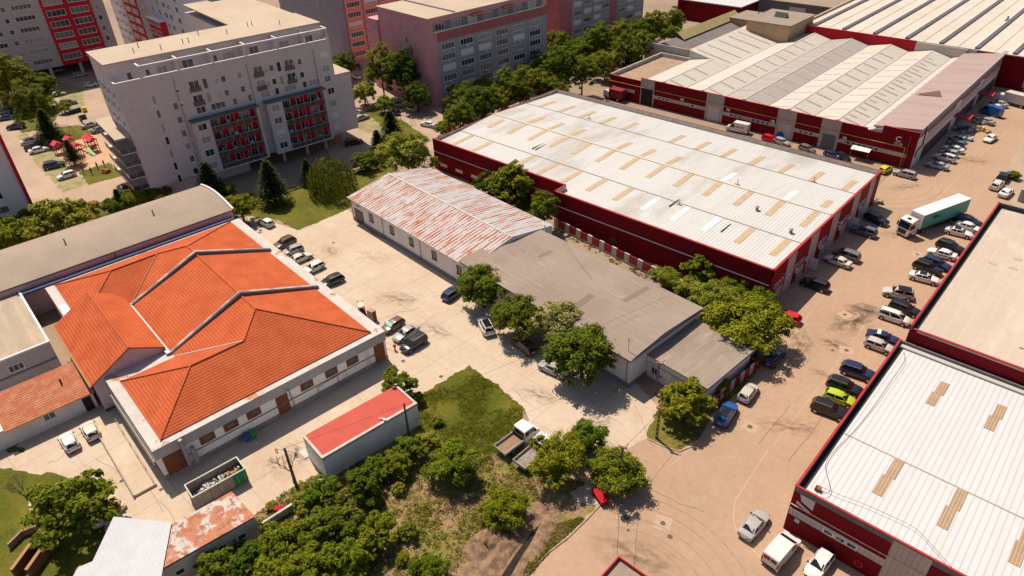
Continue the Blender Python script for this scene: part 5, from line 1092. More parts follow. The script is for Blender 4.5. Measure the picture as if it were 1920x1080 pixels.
T_(1158, 447, 14, 'round', 'mid', 'small lone sapling standing before the red and grey boundary wall', name='sapling')
T_(1282, 748, 46, 'open', 'mid', 'bushy green tree in front of the low annexe beside the concrete poles', clear=.25)
T_(1345, 720, 24, 'bush', 'mid', 'green bush under the right edge of the low annexe roof', name='bush', cat='bush')
T_(746, 718, 33, 'open', 'mid', 'small tree of heaven overhanging the far end of the red roofed shed', clear=.5)
T_(783, 745, 14, 'open', 'mid', 'thin sapling right beside the far end of the red roofed shed', name='sapling')
T_(762, 285, 46, 'round', 'yellow', 'yellow green tree between the rusty roof and the burgundy warehouse', clear=.3)
T_(960, 340, 42, 'open', 'mid', 'tall loose green tree against the dark wall behind the rusty roof', clear=.25)
T_(915, 345, 27, 'bush', 'dark', 'rounded dark shrub left of the tall loose tree behind the rusty roof', name='shrub', cat='shrub')
T_(1020, 392, 27, 'tall', 'mid', 'narrow green tree nearest the ridge of the rusty roof on its far side')
T_(870, 308, 11, 'open', 'light', 'tiny light green sapling at the foot of the dark red wall', name='sapling')
T_(733, 240, 26, 'conifer', 'conifer', 'dark spruce by the swing frame right of the grey block', name='spruce_tree')
T_(708, 268, 20, 'conifer', 'conifer', 'smaller dark fir beside the car park right of the grey block', name='spruce_tree')
T_(620, 330, 37, 'willow', 'willow', 'weeping willow on the lawn behind the yard', name='willow_tree', clear=.05, h=8.5)
T_(575, 318, 17, 'conifer', 'conifer', 'slim dark conifer left of the weeping willow', name='spruce_tree')
T_(505, 335, 28, 'conifer', 'conifer', 'dark conifer under the red balconies between two other conifers', name='spruce_tree')
T_(392, 338, 27, 'conifer', 'conifer', 'dark conifer at the left end of the red balconies near the barrel roof', name='spruce_tree')
T_(450, 388, 28, 'round', 'mid', 'round tree beside the raised white end of the barrel roof')
T_(420, 358, 24, 'bush', 'dark', 'dark bush between the conifer and the barrel roof end', name='bush', cat='bush')
T_(683, 300, 23, 'bush', 'mid', 'green bush by the small car park right of the willow', name='bush', cat='bush')
T_(596, 345, 16, 'bush', 'mid', 'low bush at the left foot of the weeping willow', name='bush', cat='bush')
T_(643, 120, 24, 'round', 'dark', 'dark round tree before the salmon apartment block')
T_(714, 130, 30, 'tall', 'mid', 'left tree of the tall clump beside the dusty pink block')
T_(752, 135, 31, 'tall', 'dark', 'tallest dark tree of the clump beside the dusty pink block')
T_(782, 178, 26, 'round', 'dark', 'shorter round tree at the foot of the dusty pink block')
T_(681, 172, 24, 'wide', 'light', 'light green street tree on the small lawn behind the grey block', clear=.5)
T_(720, 193, 17, 'wide', 'light', 'smallest yellow green street tree beside the street lawn', clear=.6)
T_(835, 240, 20, 'bush', 'mid', 'bush nearest the back left corner of the burgundy warehouse roof', name='bush', cat='bush')
rg = random.Random(11)
row = [(868, 178, 30), (862, 222, 28), (905, 195, 28), (940, 185, 24), (975, 172, 22), (1010, 158, 22), (1043, 165, 26), (1050, 125, 30), (1045, 85, 22), (1085, 95, 28), (1092, 135, 26), (1120, 80, 26), (1135, 118, 26), (1160, 72, 24), (1170, 100, 24), (1200, 55, 24), (1205, 85, 22), (1228, 45, 20), (1248, 62, 20), (1268, 38, 17), (1190, 110, 18), (1020, 120, 24), (985, 150, 22), (945, 160, 24), (905, 165, 22)]
ORD = 'first second third fourth fifth sixth seventh eighth ninth tenth eleventh twelfth thirteenth fourteenth fifteenth'.split()
near = sorted([q for q in row if q[1] > 190-.36*(q[0]-868)-6]); far_ = sorted([q for q in row if q not in near])
def avlab(q):
    L_, nm = (near, 'row beside the halls') if q in near else (far_, 'row beside the pink blocks')
    return '%s tree from the left in the avenue %s' % (ORD[L_.index(q)], nm)
for i, (x, y, r_) in enumerate(row):
    T_(x, y, r_, 'tall' if i % 3 else 'round', 'mid' if i % 2 else 'dark' if i < 6 else 'mid', avlab((x, y, r_)), group='trees of the avenue behind the halls', clear=.3)
T_(62, 195, 27, 'tall', 'willow', 'feathery birch in the middle of the upper left garden', name='birch_tree')
T_(72, 165, 26, 'round', 'dark', 'dark round tree behind the feathery birch at upper left')
T_(30, 145, 26, 'tall', 'mid', 'tall bright green tree nearest the red panelled block', clear=.2)
T_(4, 150, 20, 'tall', 'dark', 'dark tree cut by the left edge below the red panelled block')
T_(20, 190, 16, 'bush', 'linden', 'pale silvery shrub between parked cars at upper left', name='shrub', cat='shrub')
T_(85, 232, 19, 'conifer', 'conifer', 'dark spruce beside the garden hedge above the playground', name='spruce_tree')
T_(131, 283, 15, 'conifer', 'conifer', 'dark spruce standing beside the red roofed play tower', name='spruce_tree')
T_(46, 210, 10, 'bush', 'mid', 'clipped green hedge clump along the upper left garden', name='hedge_bush', cat='hedge')
T_(118, 200, 12, 'bush', 'light', 'light green hedge clump by the waste bins', name='hedge_bush', cat='hedge')
T_(108, 408, 42, 'open', 'light', 'big airy robinia overhanging the barrel roof at left', clear=.25)
T_(152, 398, 26, 'open', 'yellow', 'pale airy tree right of the big robinia behind the barrel roof', clear=.25)
T_(30, 442, 36, 'bush', 'mid', 'green bush at the left end of the barrel roof', name='bush', cat='bush', clear=.2)
T_(58, 408, 26, 'bush', 'dark', 'dark bush at the foot of the pale block on the left', name='bush', cat='bush')
T_(10, 425, 26, 'bush', 'dark', 'dark bush cut by the left edge below the pale block', name='bush', cat='bush')
T_(222, 372, 14, 'conifer', 'conifer', 'small dark fir in the shrub strip left of the grey block', name='fir_tree')
T_(214, 385, 20, 'bush', 'dark', 'dark end shrub of the strip behind the barrel roof', name='shrub', cat='shrub')
T_(250, 372, 22, 'bush', 'mid', 'middle shrub of the strip behind the barrel roof', name='shrub', cat='shrub')
T_(284, 362, 16, 'bush', 'mid', 'small shrub against the foot of the grey block', name='shrub', cat='shrub')
T_(312, 358, 12, 'bush', 'mid', 'smallest shrub in the strip nearest the conifers', name='shrub', cat='shrub')
# foreground scrub
T_(138, 942, 62, 'open', 'mid', 'wide leafy tree in the lower left corner beside the rubbish heap', clear=.2)
T_(850, 865, 50, 'bush', 'mid', 'large round bush right of the red roofed shed', name='bush', cat='bush', clear=.15)
T_(1045, 858, 50, 'round', 'mid', 'big bushy elm hiding the second flatbed truck', name='elm_tree', clear=.15)
T_(1100, 818, 38, 'round', 'mid', 'bushy elm behind the pole tree and beside the concrete yard', name='elm_tree', clear=.15)
T_(1158, 884, 50, 'bush', 'mid', 'broad low elm around the foot of the concrete pole by the road', name='elm_tree', clear=.15)
T_(945, 950, 42, 'bush', 'mid', 'lone round bush on the rough ground by the trench', name='bush', cat='bush', clear=.1)
for (x, y, r_, sh, lf, lb) in [
 (770, 838, 30, 'open', 'mid', 'sapling tree touching the end wall of the red roofed shed'), (745, 868, 30, 'open', 'mid', 'leafy sapling clump in the middle of the scrub along the shed wall'), (805, 825, 24, 'open', 'light', 'light green sapling between the shed end and the large round bush'),
 (680, 905, 34, 'open', 'dark', 'dark sapling in front of the long grey shed wall'), (705, 875, 24, 'open', 'mid', 'small tree against the middle of the long grey shed wall'),
 (605, 925, 34, 'open', 'mid', 'sapling tree at the near corner of the grey shed wall'), (570, 940, 24, 'open', 'light', 'light sapling beside the foot of the leaning pole'),
 (747, 915, 13, 'open', 'light', 'small pale sapling alone in the clearing beside the scrub'), (705, 995, 36, 'open', 'mid', 'sapling at the right end of the bottom thicket'),
 (765, 995, 18, 'open', 'mid', 'small sapling in the clearing right of the bottom thicket'), (755, 1045, 14, 'bush', 'mid', 'small low bush in the clearing near the bottom edge'), (800, 1072, 36, 'bush', 'mid', 'low bush at the bottom edge below the clearing'),
 (640, 985, 42, 'open', 'dark', 'dark tree in the upper middle of the bottom thicket'), (585, 1000, 46, 'open', 'mid', 'mid green tree in the centre of the bottom thicket'), (530, 1015, 42, 'open', 'mid', 'tree left of the centre of the bottom thicket'),
 (655, 1045, 46, 'open', 'mid', 'tree in the lower right of the bottom thicket'), (600, 1062, 44, 'open', 'mid', 'tree at the bottom edge in the middle of the thicket'), (530, 1072, 42, 'open', 'mid', 'tree at the bottom edge left of the thicket middle'),
 (470, 1050, 34, 'open', 'dark', 'dark tree near the left end of the bottom thicket'), (405, 1055, 36, 'open', 'mid', 'leftmost tree of the thicket against the rusty shed wall'), (440, 1010, 24, 'open', 'mid', 'sapling leaning on the rusty shed roof edge'), (480, 985, 16, 'open', 'mid', 'small sapling at the corner between rusty shed and yard wall'),
 (700, 940, 18, 'bush', 'dark', 'dark low bush in the shade below the shed wall'), (820, 790, 12, 'bush', 'light', 'small light bush at the lawn edge by the shed end')]:
    T_(x, y, r_*.97, sh, lf, lb, name='sapling_tree' if sh == 'open' else 'bush', cat='tree' if sh == 'open' else 'bush', clear=.2)
for (x, y, r_, lb) in [(1255, 520, 26, 'light bush hanging over the far edge of the grey felt roof'), (1235, 510, 16, 'small bush left of the others along the felt roof far edge'), (1290, 535, 24, 'bush at the far right corner of the felt roof'), (1375, 540, 30, 'bush between the road tree and the dark red wall'), (1335, 590, 22, 'bush against the right end of the felt roof'), (1400, 665, 24, 'bush beneath the largest road tree beside the annexe')]:
    T_(x, y, r_, 'bush', 'light' if x < 1300 else 'mid', lb, name='bush', cat='bush', clear=.15)
for (x, y, r_, lb) in [(850, 305, 12, 'first low bush along the foot of the dark red wall'), (885, 322, 14, 'second low bush along the foot of the dark red wall'), (985, 378, 18, 'bush between the two taller trees behind the rusty roof'), (940, 372, 20, 'bush behind the rusty roof below the tall loose tree')]:
    T_(x, y, r_, 'bush', 'dark', lb, name='bush', cat='bush', clear=.1)
def ground_tufts(name, polys, n, smin, smax, mats, seed, label):
    "loose weeds and grass tufts spread over an area"
    r = random.Random(seed); v = []; f = []
    def inside(p, P):
        c = False; j = len(P)-1
        for i in range(len(P)):
            if (P[i][1] > p[1]) != (P[j][1] > p[1]) and p[0] < (P[j][0]-P[i][0])*(p[1]-P[i][1])/(P[j][1]-P[i][1])+P[i][0]: c = not c
            j = i
        return c
    for P in polys:
        P = [G(*q) for q in P]; xs = [q[0] for q in P]; ys = [q[1] for q in P]; k = 0
        while k < n:
            p = (r.uniform(min(xs), max(xs)), r.uniform(min(ys), max(ys))); k += 1
            if not inside(p, P): continue
            d = mnoise.noise(Vector((p[0]*.25, p[1]*.25, seed)))
            if d < r.uniform(-.35, .25): continue
            for q in range(r.randint(7, 14)):
                o = rv(r)*.35; s = r.uniform(smin, smax)
                leaf_quad(v, f, Vector((p[0]+o.x, p[1]+o.y, .03+abs(o.z)*s*3)), Vector((r.uniform(-1, 1), r.uniform(-1, 1), .9)).normalized(), s, r)
    me = bpy.data.meshes.new(name); me.from_pydata(v, [], f); me.materials.append(mats); o = bpy.data.objects.new(name, me); col.objects.link(o)
    tag(o, label, 'ground cover', kind='stuff')
ground_tufts('weeds', [[(560, 905), (780, 830), (860, 850), (930, 850), (985, 870), (1100, 905), (1060, 932), (1000, 940), (940, 985), (885, 1025), (845, 1085), (600, 1080), (480, 965)], [(1046, 985), (1092, 972), (1030, 1030), (985, 1080), (1000, 1040)]], 5200, .06, .15, leafmat('weeds', (0.05, 0.07, 0.006), (0.20, 0.19, 0.02)), 5, 'weeds and tufts growing over the rough ground beside the trench')
ground_tufts('dry_tufts', [[(560, 905), (780, 830), (860, 850), (930, 850), (985, 870), (1100, 905), (1060, 932), (1000, 940), (940, 985), (885, 1025), (845, 1085), (600, 1080), (480, 965)], [(1046, 985), (1092, 972), (1030, 1030), (985, 1080), (1000, 1040)]], 4200, .05, .13, leafmat('dry_stalks', (0.17, 0.11, 0.045), (0.36, 0.27, 0.12)), 15, 'dry brown stalks and straw scattered over the rough ground')
ground_tufts('lawn_tufts', [[(878, 690), (940, 730), (983, 768), (970, 800), (985, 860), (900, 890), (800, 830), (765, 800), (792, 742)]], 5000, .04, .10, leafmat('grass_tufts', (0.045, 0.065, 0.004), (0.15, 0.16, 0.010)), 6, 'grass tufts on the wedge of lawn in the middle of the yards')
ground_tufts('verge_tufts', [[(1234, 768), (1330, 720), (1385, 680), (1410, 660), (1425, 680), (1398, 722), (1336, 775), (1310, 820), (1272, 842), (1216, 820)]], 1300, .05, .11, leafmat('grass_tufts_dry', (0.09, 0.09, 0.015), (0.26, 0.22, 0.06)), 8, 'dry grass and weeds on the verge between annexe and road')
ground_tufts('wall_weeds', [[(1050, 428), (1100, 440), (1230, 505), (1330, 555), (1330, 580), (1180, 510), (1060, 445)], [(830, 300), (1050, 400), (1050, 430), (820, 315)]], 900, .08, .16, leafmat('weeds', (0.05, 0.07, 0.006), (0.20, 0.19, 0.02)), 9, 'strip of weeds between the workshop roofs and the burgundy warehouse')
def bare_tree(px, py, h, label, seed):
    r = random.Random(seed); x, y = G(px, py); e = empty('bare_tree', (x, y, 0), 0, label, 'tree'); mb = MB()
    def br(p, d, L, rad, k):
        q = p+d*L; mb.tube(p, q, rad, rad*.65, 5, caps=False)
        if k == 0: return
        for _ in range(3): br(q, (d+rv(r)*.75+Vector((0, 0, .15))).normalized(), L*.68, rad*.6, k-1)
    br(Vector((0, 0, 0)), Vector((.05, .05, 1)).normalized(), h*.38, .11, 5); mb.build('trunk', mat('dead_bark', (0.22, 0.16, 0.12)), e)
bare_tree(65, 955, 5.2, 'leafless dead tree on the lower left lawn', 2); bare_tree(551, 905, 5.0, 'bare thin branches of a dead tree beside the leaning pole', 4)
# ================================================================= POLES AND WIRES
def pole(px, py, h, lean, label, top='arm', w_=.17):
    x, y = G(px, py); e = empty('utility_pole', (x, y, 0), R(20), label, 'pole'); m = mat('pole_concrete', (0.20, 0.15, 0.12), (0.11, 0.085, 0.07), ns=2.5, fine=0.2)
    mb = MB(); n = 7
    for k in range(n):
        za, zb = h*k/n, h*(k+1)/n; a = w_*(1-.35*k/n); mb.box(-a+lean*za, -a*.35+lean*za, -a*.7, a*.7, za, zb).box(a*.35+lean*za, a+lean*za, -a*.7, a*.7, za, zb); mb.box(-a*.36+lean*za, a*.36+lean*za, -a*.5, a*.5, za, za+(zb-za)*.35)
    mb.build('shaft', m, e)
    t = lean*h
    if top == 'arm': MB().box(t-.5, t+.5, -.12, .12, h, h+.14).tube((t+.4, 0, h+.1), (t+.6, 0.2, h+.7), .04).build('crossarm', mat('rusty_arm', (0.24, 0.10, 0.06)), e)
    if top == 'lamp':
        mb = MB().tube((t-1.4, 0, h-.6), (t+1.5, 0, h-.2), .035, n=5); mb.tube((t, 0, h-.4), (t, 0, h+.1), .05); mb.build('crossarm', GREY, e)
        for s, z in ((-1.4, h-.6), (1.5, h-.2)):
            mb = MB()
            for k in range(10): a, b_ = 2*math.pi*k/10, 2*math.pi*(k+1)/10; mb.tube((t+s+.17*math.cos(a), 0, z-.45+.36*math.sin(a)), (t+s+.17*math.cos(b_), 0, z-.45+.36*math.sin(b_)), .045, n=5)
            mb.build('insulator_loop', DARK, e)
    return (x+t*math.cos(R(20)), y+t*math.sin(R(20)), h)
pA = pole(1231, 822, 5.2, 0, 'tall concrete pole standing in the dry grass verge near the road'); pB = pole(1162, 905, 6.0, 0, 'concrete pole rising from the low elm by the road bend')
pC = pole(1229, 740, 5.6, .01, 'concrete pole standing right at the front of the low annexe'); pD = pole(556, 912, 6.6, -.01, 'dark pole with two hanging loops at the near end of the red roofed shed', 'lamp')
pE = pole(768, 822, 6.2, 0, 'thin dark pole against the long wall of the red roofed shed', 'none', .14)
def wire(a, b, sag, label):
    pts = []
    for k in range(15):
        t = k/14; pts.append(tuple(Vector(a).lerp(Vector(b), t)-Vector((0, 0, sag*4*t*(1-t)))))
    o = MB().path(pts, .018, 4).build('overhead_wire', DARK); tag(o, label, 'wire')
wire(pB, (*G(1157, 1045, 4.4), 4.7), .4, 'overhead wire from the road bend pole down to the kiosk corner')
wire(pB, pA, .5, 'overhead wire between the road bend pole and the verge pole'); wire(pA, pC, .3, 'overhead wire between the verge pole and the annexe pole')
wire(pC, (*G(1050, 440, 7), 7.0), .6, 'thin wire crossing the grey felt roof'); wire(pD, (-41, 76, 7.2), .8, 'long thin wire from the looped pole towards the felt roof')
# ================================================================= CARS
def paint(c, name):
    if name in MATS: return MATS[name]
    m = mat(name, c, rough=0.25, spec=0.5); m.node_tree.nodes['Principled BSDF'].inputs['Coat Weight'].default_value = 0.35; m.node_tree.nodes['Principled BSDF'].inputs['Coat Roughness'].default_value = 0.08
    return m
PC = {'white': (0.68, 0.67, 0.65), 'cream': (0.62, 0.57, 0.48), 'silver': (0.36, 0.355, 0.35), 'grey': (0.15, 0.15, 0.16), 'black': (0.015, 0.015, 0.018), 'navy': (0.018, 0.03, 0.085), 'blue': (0.02, 0.09, 0.34),
      'brown': (0.13, 0.075, 0.045), 'red': (0.55, 0.012, 0.03), 'lime': (0.40, 0.52, 0.02), 'yellow': (0.75, 0.55, 0.02), 'bluegrey': (0.10, 0.13, 0.19), 'palesilver': (0.48, 0.46, 0.42)}
TYRE = mat('tyre', (0.02, 0.02, 0.02), rough=0.9); RIM = mat('rim', (0.40, 0.40, 0.41), rough=0.3, metal=0.7); CG = glassm('car_glass', (0.012, 0.014, 0.018))
HL = mat('headlight_lens', (0.62, 0.64, 0.66), rough=0.15); TL = mat('taillight_lens', (0.35, 0.01, 0.015), rough=0.25); PLASTIC = mat('black_plastic', (0.025, 0.025, 0.027), rough=0.6)
# x of: rear bumper, rear window base, roof rear, roof front, windscreen base, nose ; heights: boot, belt, roof, bonnet
CT = {'sedan': dict(L=4.65, W=1.80, H=1.45, x=(-2.32, -1.72, -.98, .28, 1.05, 2.32), zb=1.02, zbelt=.95, zh=.93, zn=.70),
      'hatch': dict(L=4.1, W=1.76, H=1.50, x=(-2.05, -2.0, -1.55, .20, .98, 2.05), zb=.98, zbelt=.98, zh=.95, zn=.70),
      'wagon': dict(L=4.7, W=1.82, H=1.52, x=(-2.35, -2.28, -1.85, .35, 1.12, 2.35), zb=1.0, zbelt=.98, zh=.95, zn=.72),
      'suv': dict(L=4.65, W=1.90, H=1.72, x=(-2.32, -2.25, -1.85, .32, 1.0, 2.32), zb=1.12, zbelt=1.10, zh=1.08, zn=.85),
      'mpv': dict(L=4.6, W=1.84, H=1.70, x=(-2.3, -2.26, -2.0, .55, 1.45, 2.3), zb=1.05, zbelt=1.03, zh=.98, zn=.78)}
def body_mesh(t):
    p = CT[t]; W = p['W']/2; xr, xwr, xrr, xrf, xwf, xn = p['x']; H = p['H']
    # lower body loft
    st = [(xr, .80, .42, p['zb']*.80), (xr+.12, .90, .28, p['zb']*.96), (xr+.5, .98, .22, p['zb']), (xwr+.3, 1, .20, max(p['zbelt'], p['zb']*.99)), (0, 1, .20, p['zbelt']), (xwf-.1, 1, .20, p['zbelt']), (xwf+.25, .99, .20, p['zh']), (xn-.45, .95, .22, p['zn']+.14), (xn-.14, .86, .28, p['zn']+.02), (xn, .72, .42, p['zn']-.12)]
    mb = MB(); secs = []
    for x, wf, z0, z1 in st:
        w = W*wf; secs.append([(x, -w*.86, z0), (x, -w, z0+.16), (x, -w, z1-.20), (x, -w*.94, z1-.03), (x, -w*.6, z1+.02), (x, 0, z1+.035), (x, w*.6, z1+.02), (x, w*.94, z1-.03), (x, w, z1-.20), (x, w, z0+.16), (x, w*.86, z0)])
    n = 11; vs = [q for s in secs for q in s]; fs = []
    for i in range(len(secs)-1):
        for j in range(n-1): fs.append((i*n+j, i*n+j+1, (i+1)*n+j+1, (i+1)*n+j))
        fs.append((i*n+n-1, i*n, (i+1)*n, (i+1)*n+n-1))
    fs.append(tuple(range(n-1, -1, -1))); fs.append(tuple((len(secs)-1)*n+j for j in range(n)))
    mb.add(vs, [tuple(reversed(f)) for f in fs])
    zb = p['zbelt']-.04; wb = W*.93; wt = W*.74
    def ring(x, w, z, c=.86): return [(x, -w, z), (x, -w*c, z+.05), (x, 0, z+.075), (x, w*c, z+.05), (x, w, z)]
    zt = H-.075
    R0 = [(xwr, -wb*.92, zb), (xwr, wb*.92, zb)]
    base = [(xwr, -wb*.92, zb+.02), (xwf, -wb*.88, zb), (xwf, wb*.88, zb), (xwr, wb*.92, zb+.02)]
    top = [(xrr, -wt*.95, zt-.03), ((xrr+xrf)/2, -wt, zt+.03), (xrf, -wt*.94, zt-.02), (xrf, wt*.94, zt-.02), ((xrr+xrf)/2, wt, zt+.03), (xrr, wt*.95, zt-.03)]
    mid = [(base[0][0]*.5+base[1][0]*.5, -wb, zb), (base[0][0]*.5+base[1][0]*.5, wb, zb)]
    V = [base[0], mid[0], base[1], base[2], mid[1], base[3]]+top+[(xrr, 0, zt+.02), ((xrr+xrf)/2, 0, zt+.09), (xrf, 0, zt+.03)]
    F = [(0, 1, 7, 6), (1, 2, 8, 7), (2, 3, 9, 14, 8), (3, 4, 10, 9), (4, 5, 11, 10), (5, 0, 6, 12, 11), (6, 7, 13, 12), (7, 8, 14, 13), (12, 13, 10, 11), (13, 14, 9, 10)]
    mb.add(V, F)
    # glass panels, each slightly proud of the cabin
    def pan(a, b, c, d, ins, push):
        a, b, c, d = map(Vector, (a, b, c, d)); n_ = (b-a).cross(d-a).normalized(); cen = (a+b+c+d)/4
        if n_.dot(cen-Vector((-.2, 0, .9))) < 0: n_ = -n_
        out = []
        for q, ax, bx in ((a, b, d), (b, a, c), (c, d, b), (d, c, a)): out.append(q+(ax-q)*ins[0]+(bx-q)*ins[1]+n_*push)
        return [tuple(q) for q in out]
    g = {}
    ws = pan(base[1], base[2], top[3], top[2], (.05, .07), .015); g['windshield'] = [ws]
    g['rear_window'] = [pan(base[3], base[0], top[0], top[5], (.08, .12), .015)]
    for nm, s in (('l', 1), ('r', -1)):
        A = (base[0][0], s*wb*.92, zb+.02); M_ = (mid[0][0], s*wb, zb); B = (base[1][0], s*wb*.88, zb); T0 = (xrr, s*wt*.95, zt-.03); TM = ((xrr+xrf)/2, s*wt, zt+.03); T1 = (xrf, s*wt*.94, zt-.02)
        g['side_window_'+nm] = [pan(A, M_, TM, T0, (.07, .12), .015), pan(M_, B, T1, TM, (.06, .12), .015)]
    return mb, g, p
def wheel_mesh(rad=.32, wd=.22):
    mb = MB().tube((0, -wd/2, 0), (0, wd/2, 0), rad, rad, 18, 0).tube((0, -wd/2-.012, 0), (0, wd/2+.012, 0), rad*.64, rad*.64, 12, 1); return mb
CARPROTO = {}
def car_proto(t):
    if t in CARPROTO: return CARPROTO[t]
    mb, g, p = body_mesh(t); W = p['W']/2; parts = []
    def me(b, mats, smooth=35):
        m = bpy.data.meshes.new(t); m.from_pydata(b.v, [], b.f); [m.materials.append(q) for q in mats]
        if len(mats) > 1: m.polygons.foreach_set('material_index', b.m)
        m.shade_smooth(); m.set_sharp_from_angle(angle=R(smooth)); return m
    parts.append(('body', me(mb, [PLASTIC], 32), (0, 0, 0), True))
    for k, qs in g.items():
        b = MB()
        for q in qs: b.quad(*q)
        parts.append(('side_window' if k.startswith('side') else k, me(b, [CG]), (0, 0, 0), False))
    wr = .34 if t == 'suv' else .31; wm = me(wheel_mesh(wr), [TYRE, RIM]); xw = p['L']/2-.80
    arch = MB()
    for x in (-xw, xw):
        for s in (-1, 1): arch.tube((x, s*(W-.05), wr+.03), (x, s*(W+.006), wr+.03), wr+.06, wr+.06, 16)
    parts.append(('wheel_arches', me(arch, [PLASTIC]), (0, 0, 0), False))
    for x in (-xw, xw):
        for s in (-1, 1): parts.append(('wheel', wm, (x, s*(W-.075), wr), False))
    xn = p['x'][5]; xr = p['x'][0]
    for s in (-1, 1):
        b = MB().add([(xn-.03, s*W*.45, p['zn']-.14), (xn-.17, s*W*.84, p['zn']-.12), (xn-.32, s*W*.89, p['zn']+.07), (xn-.16, s*W*.52, p['zn']+.04)], [(0, 1, 2, 3)]); b.v = [(q[0]+.02, q[1]*1.015, q[2]+.025) for q in b.v]
        parts.append(('headlight', me(b, [HL]), (0, 0, 0), False))
        b = MB().box(xr-.02, xr+.2, s*W*.52, s*W*.88, p['zb']*.66, p['zb']*.86); b.v = [(q[0]+(0 if abs(q[1]) < W*.7 else .07), q[1], q[2]) for q in b.v]
        parts.append(('taillight', me(b, [TL]), (0, 0, 0), False))
    for s in (-1, 1): parts.append(('wing_mirror', me(MB().box(p['x'][4]-.28, p['x'][4]-.12, s*W*.95, s*W*1.13, p['zbelt']-.03, p['zbelt']+.12), [PLASTIC]), (0, 0, 0), False))
    b = MB().box(xn-.16, xn+.005, -W*.42, W*.42, .38, .56); parts.append(('grille', me(b, [PLASTIC]), (0, 0, 0), False))
    b = MB().box(xr-.025, xr+.05, -.26, .26, p['zb']*.62, p['zb']*.62+.12).box(xn-.05, xn+.02, -.26, .26, .33, .44); parts.append(('licence_plate', me(b, [WPAINT]), (0, 0, 0), False))
    CARPROTO[t] = parts; return parts
def car(t, colr, a, b, label, group=None, roof=None, name='parked_car', sc=1.0, extra=None):
    "a = rear end, b = front end of the car as they stand in the photograph (centre line at mid height)"
    A, B = Vector(G(*a, .5)), Vector(G(*b, .5)); c = (A+B)/2; d = B-A
    e = empty(name, (c.x, c.y, 0.012), math.atan2(d.y, d.x), label, 'car', group); e.scale = (sc, sc, sc)
    for nm, me, loc, isbody in car_proto(t):
        o = bpy.data.objects.new(nm, me); col.objects.link(o); o.parent = e; o.location = loc
        if isbody:
            o.material_slots[0].link = 'OBJECT'; o.material_slots[0].material = paint(PC[colr], 'paint_'+colr)
    p = CT[t]
    if roof:
        xrr, xrf = p['x'][2], p['x'][3]; MB().box(xrr+.12, xrf-.1, -p['W']*.28, p['W']*.28, p['H']-.03, p['H']+.022).build('panoramic_roof' if roof == 'black' else 'sunroof', CG, e)
    if t in ('suv', 'wagon', 'mpv') and colr not in ('lime',):
        for s in (-1, 1): MB().box(p['x'][2]+.1, p['x'][3]-.1, s*p['W']*.36-.02, s*p['W']*.36+.02, p['H']-.04, p['H']+.04).build('roof_rail', RIM if colr in ('black', 'navy', 'silver', 'grey') else PLASTIC, e)
    if extra: extra(e, p)
    return e
gY, gR1, gR2, gC = 'cars parked along the tiled building', 'cars parked along the right hand warehouses', 'cars parked along the burgundy warehouse front', 'cars parked beside hall C'
def shade(e, p): 
    MB().quad((p['x'][3]+.1, -.6, p['H']-.13), (p['x'][4]-.1, -.7, p['zbelt']+.10), (p['x'][4]-.1, .7, p['zbelt']+.10), (p['x'][3]+.1, .6, p['H']-.13)).build('sunshade', mat('sunshade', (0.25, 0.6, 0.55), rough=0.3), e).location.x = .03
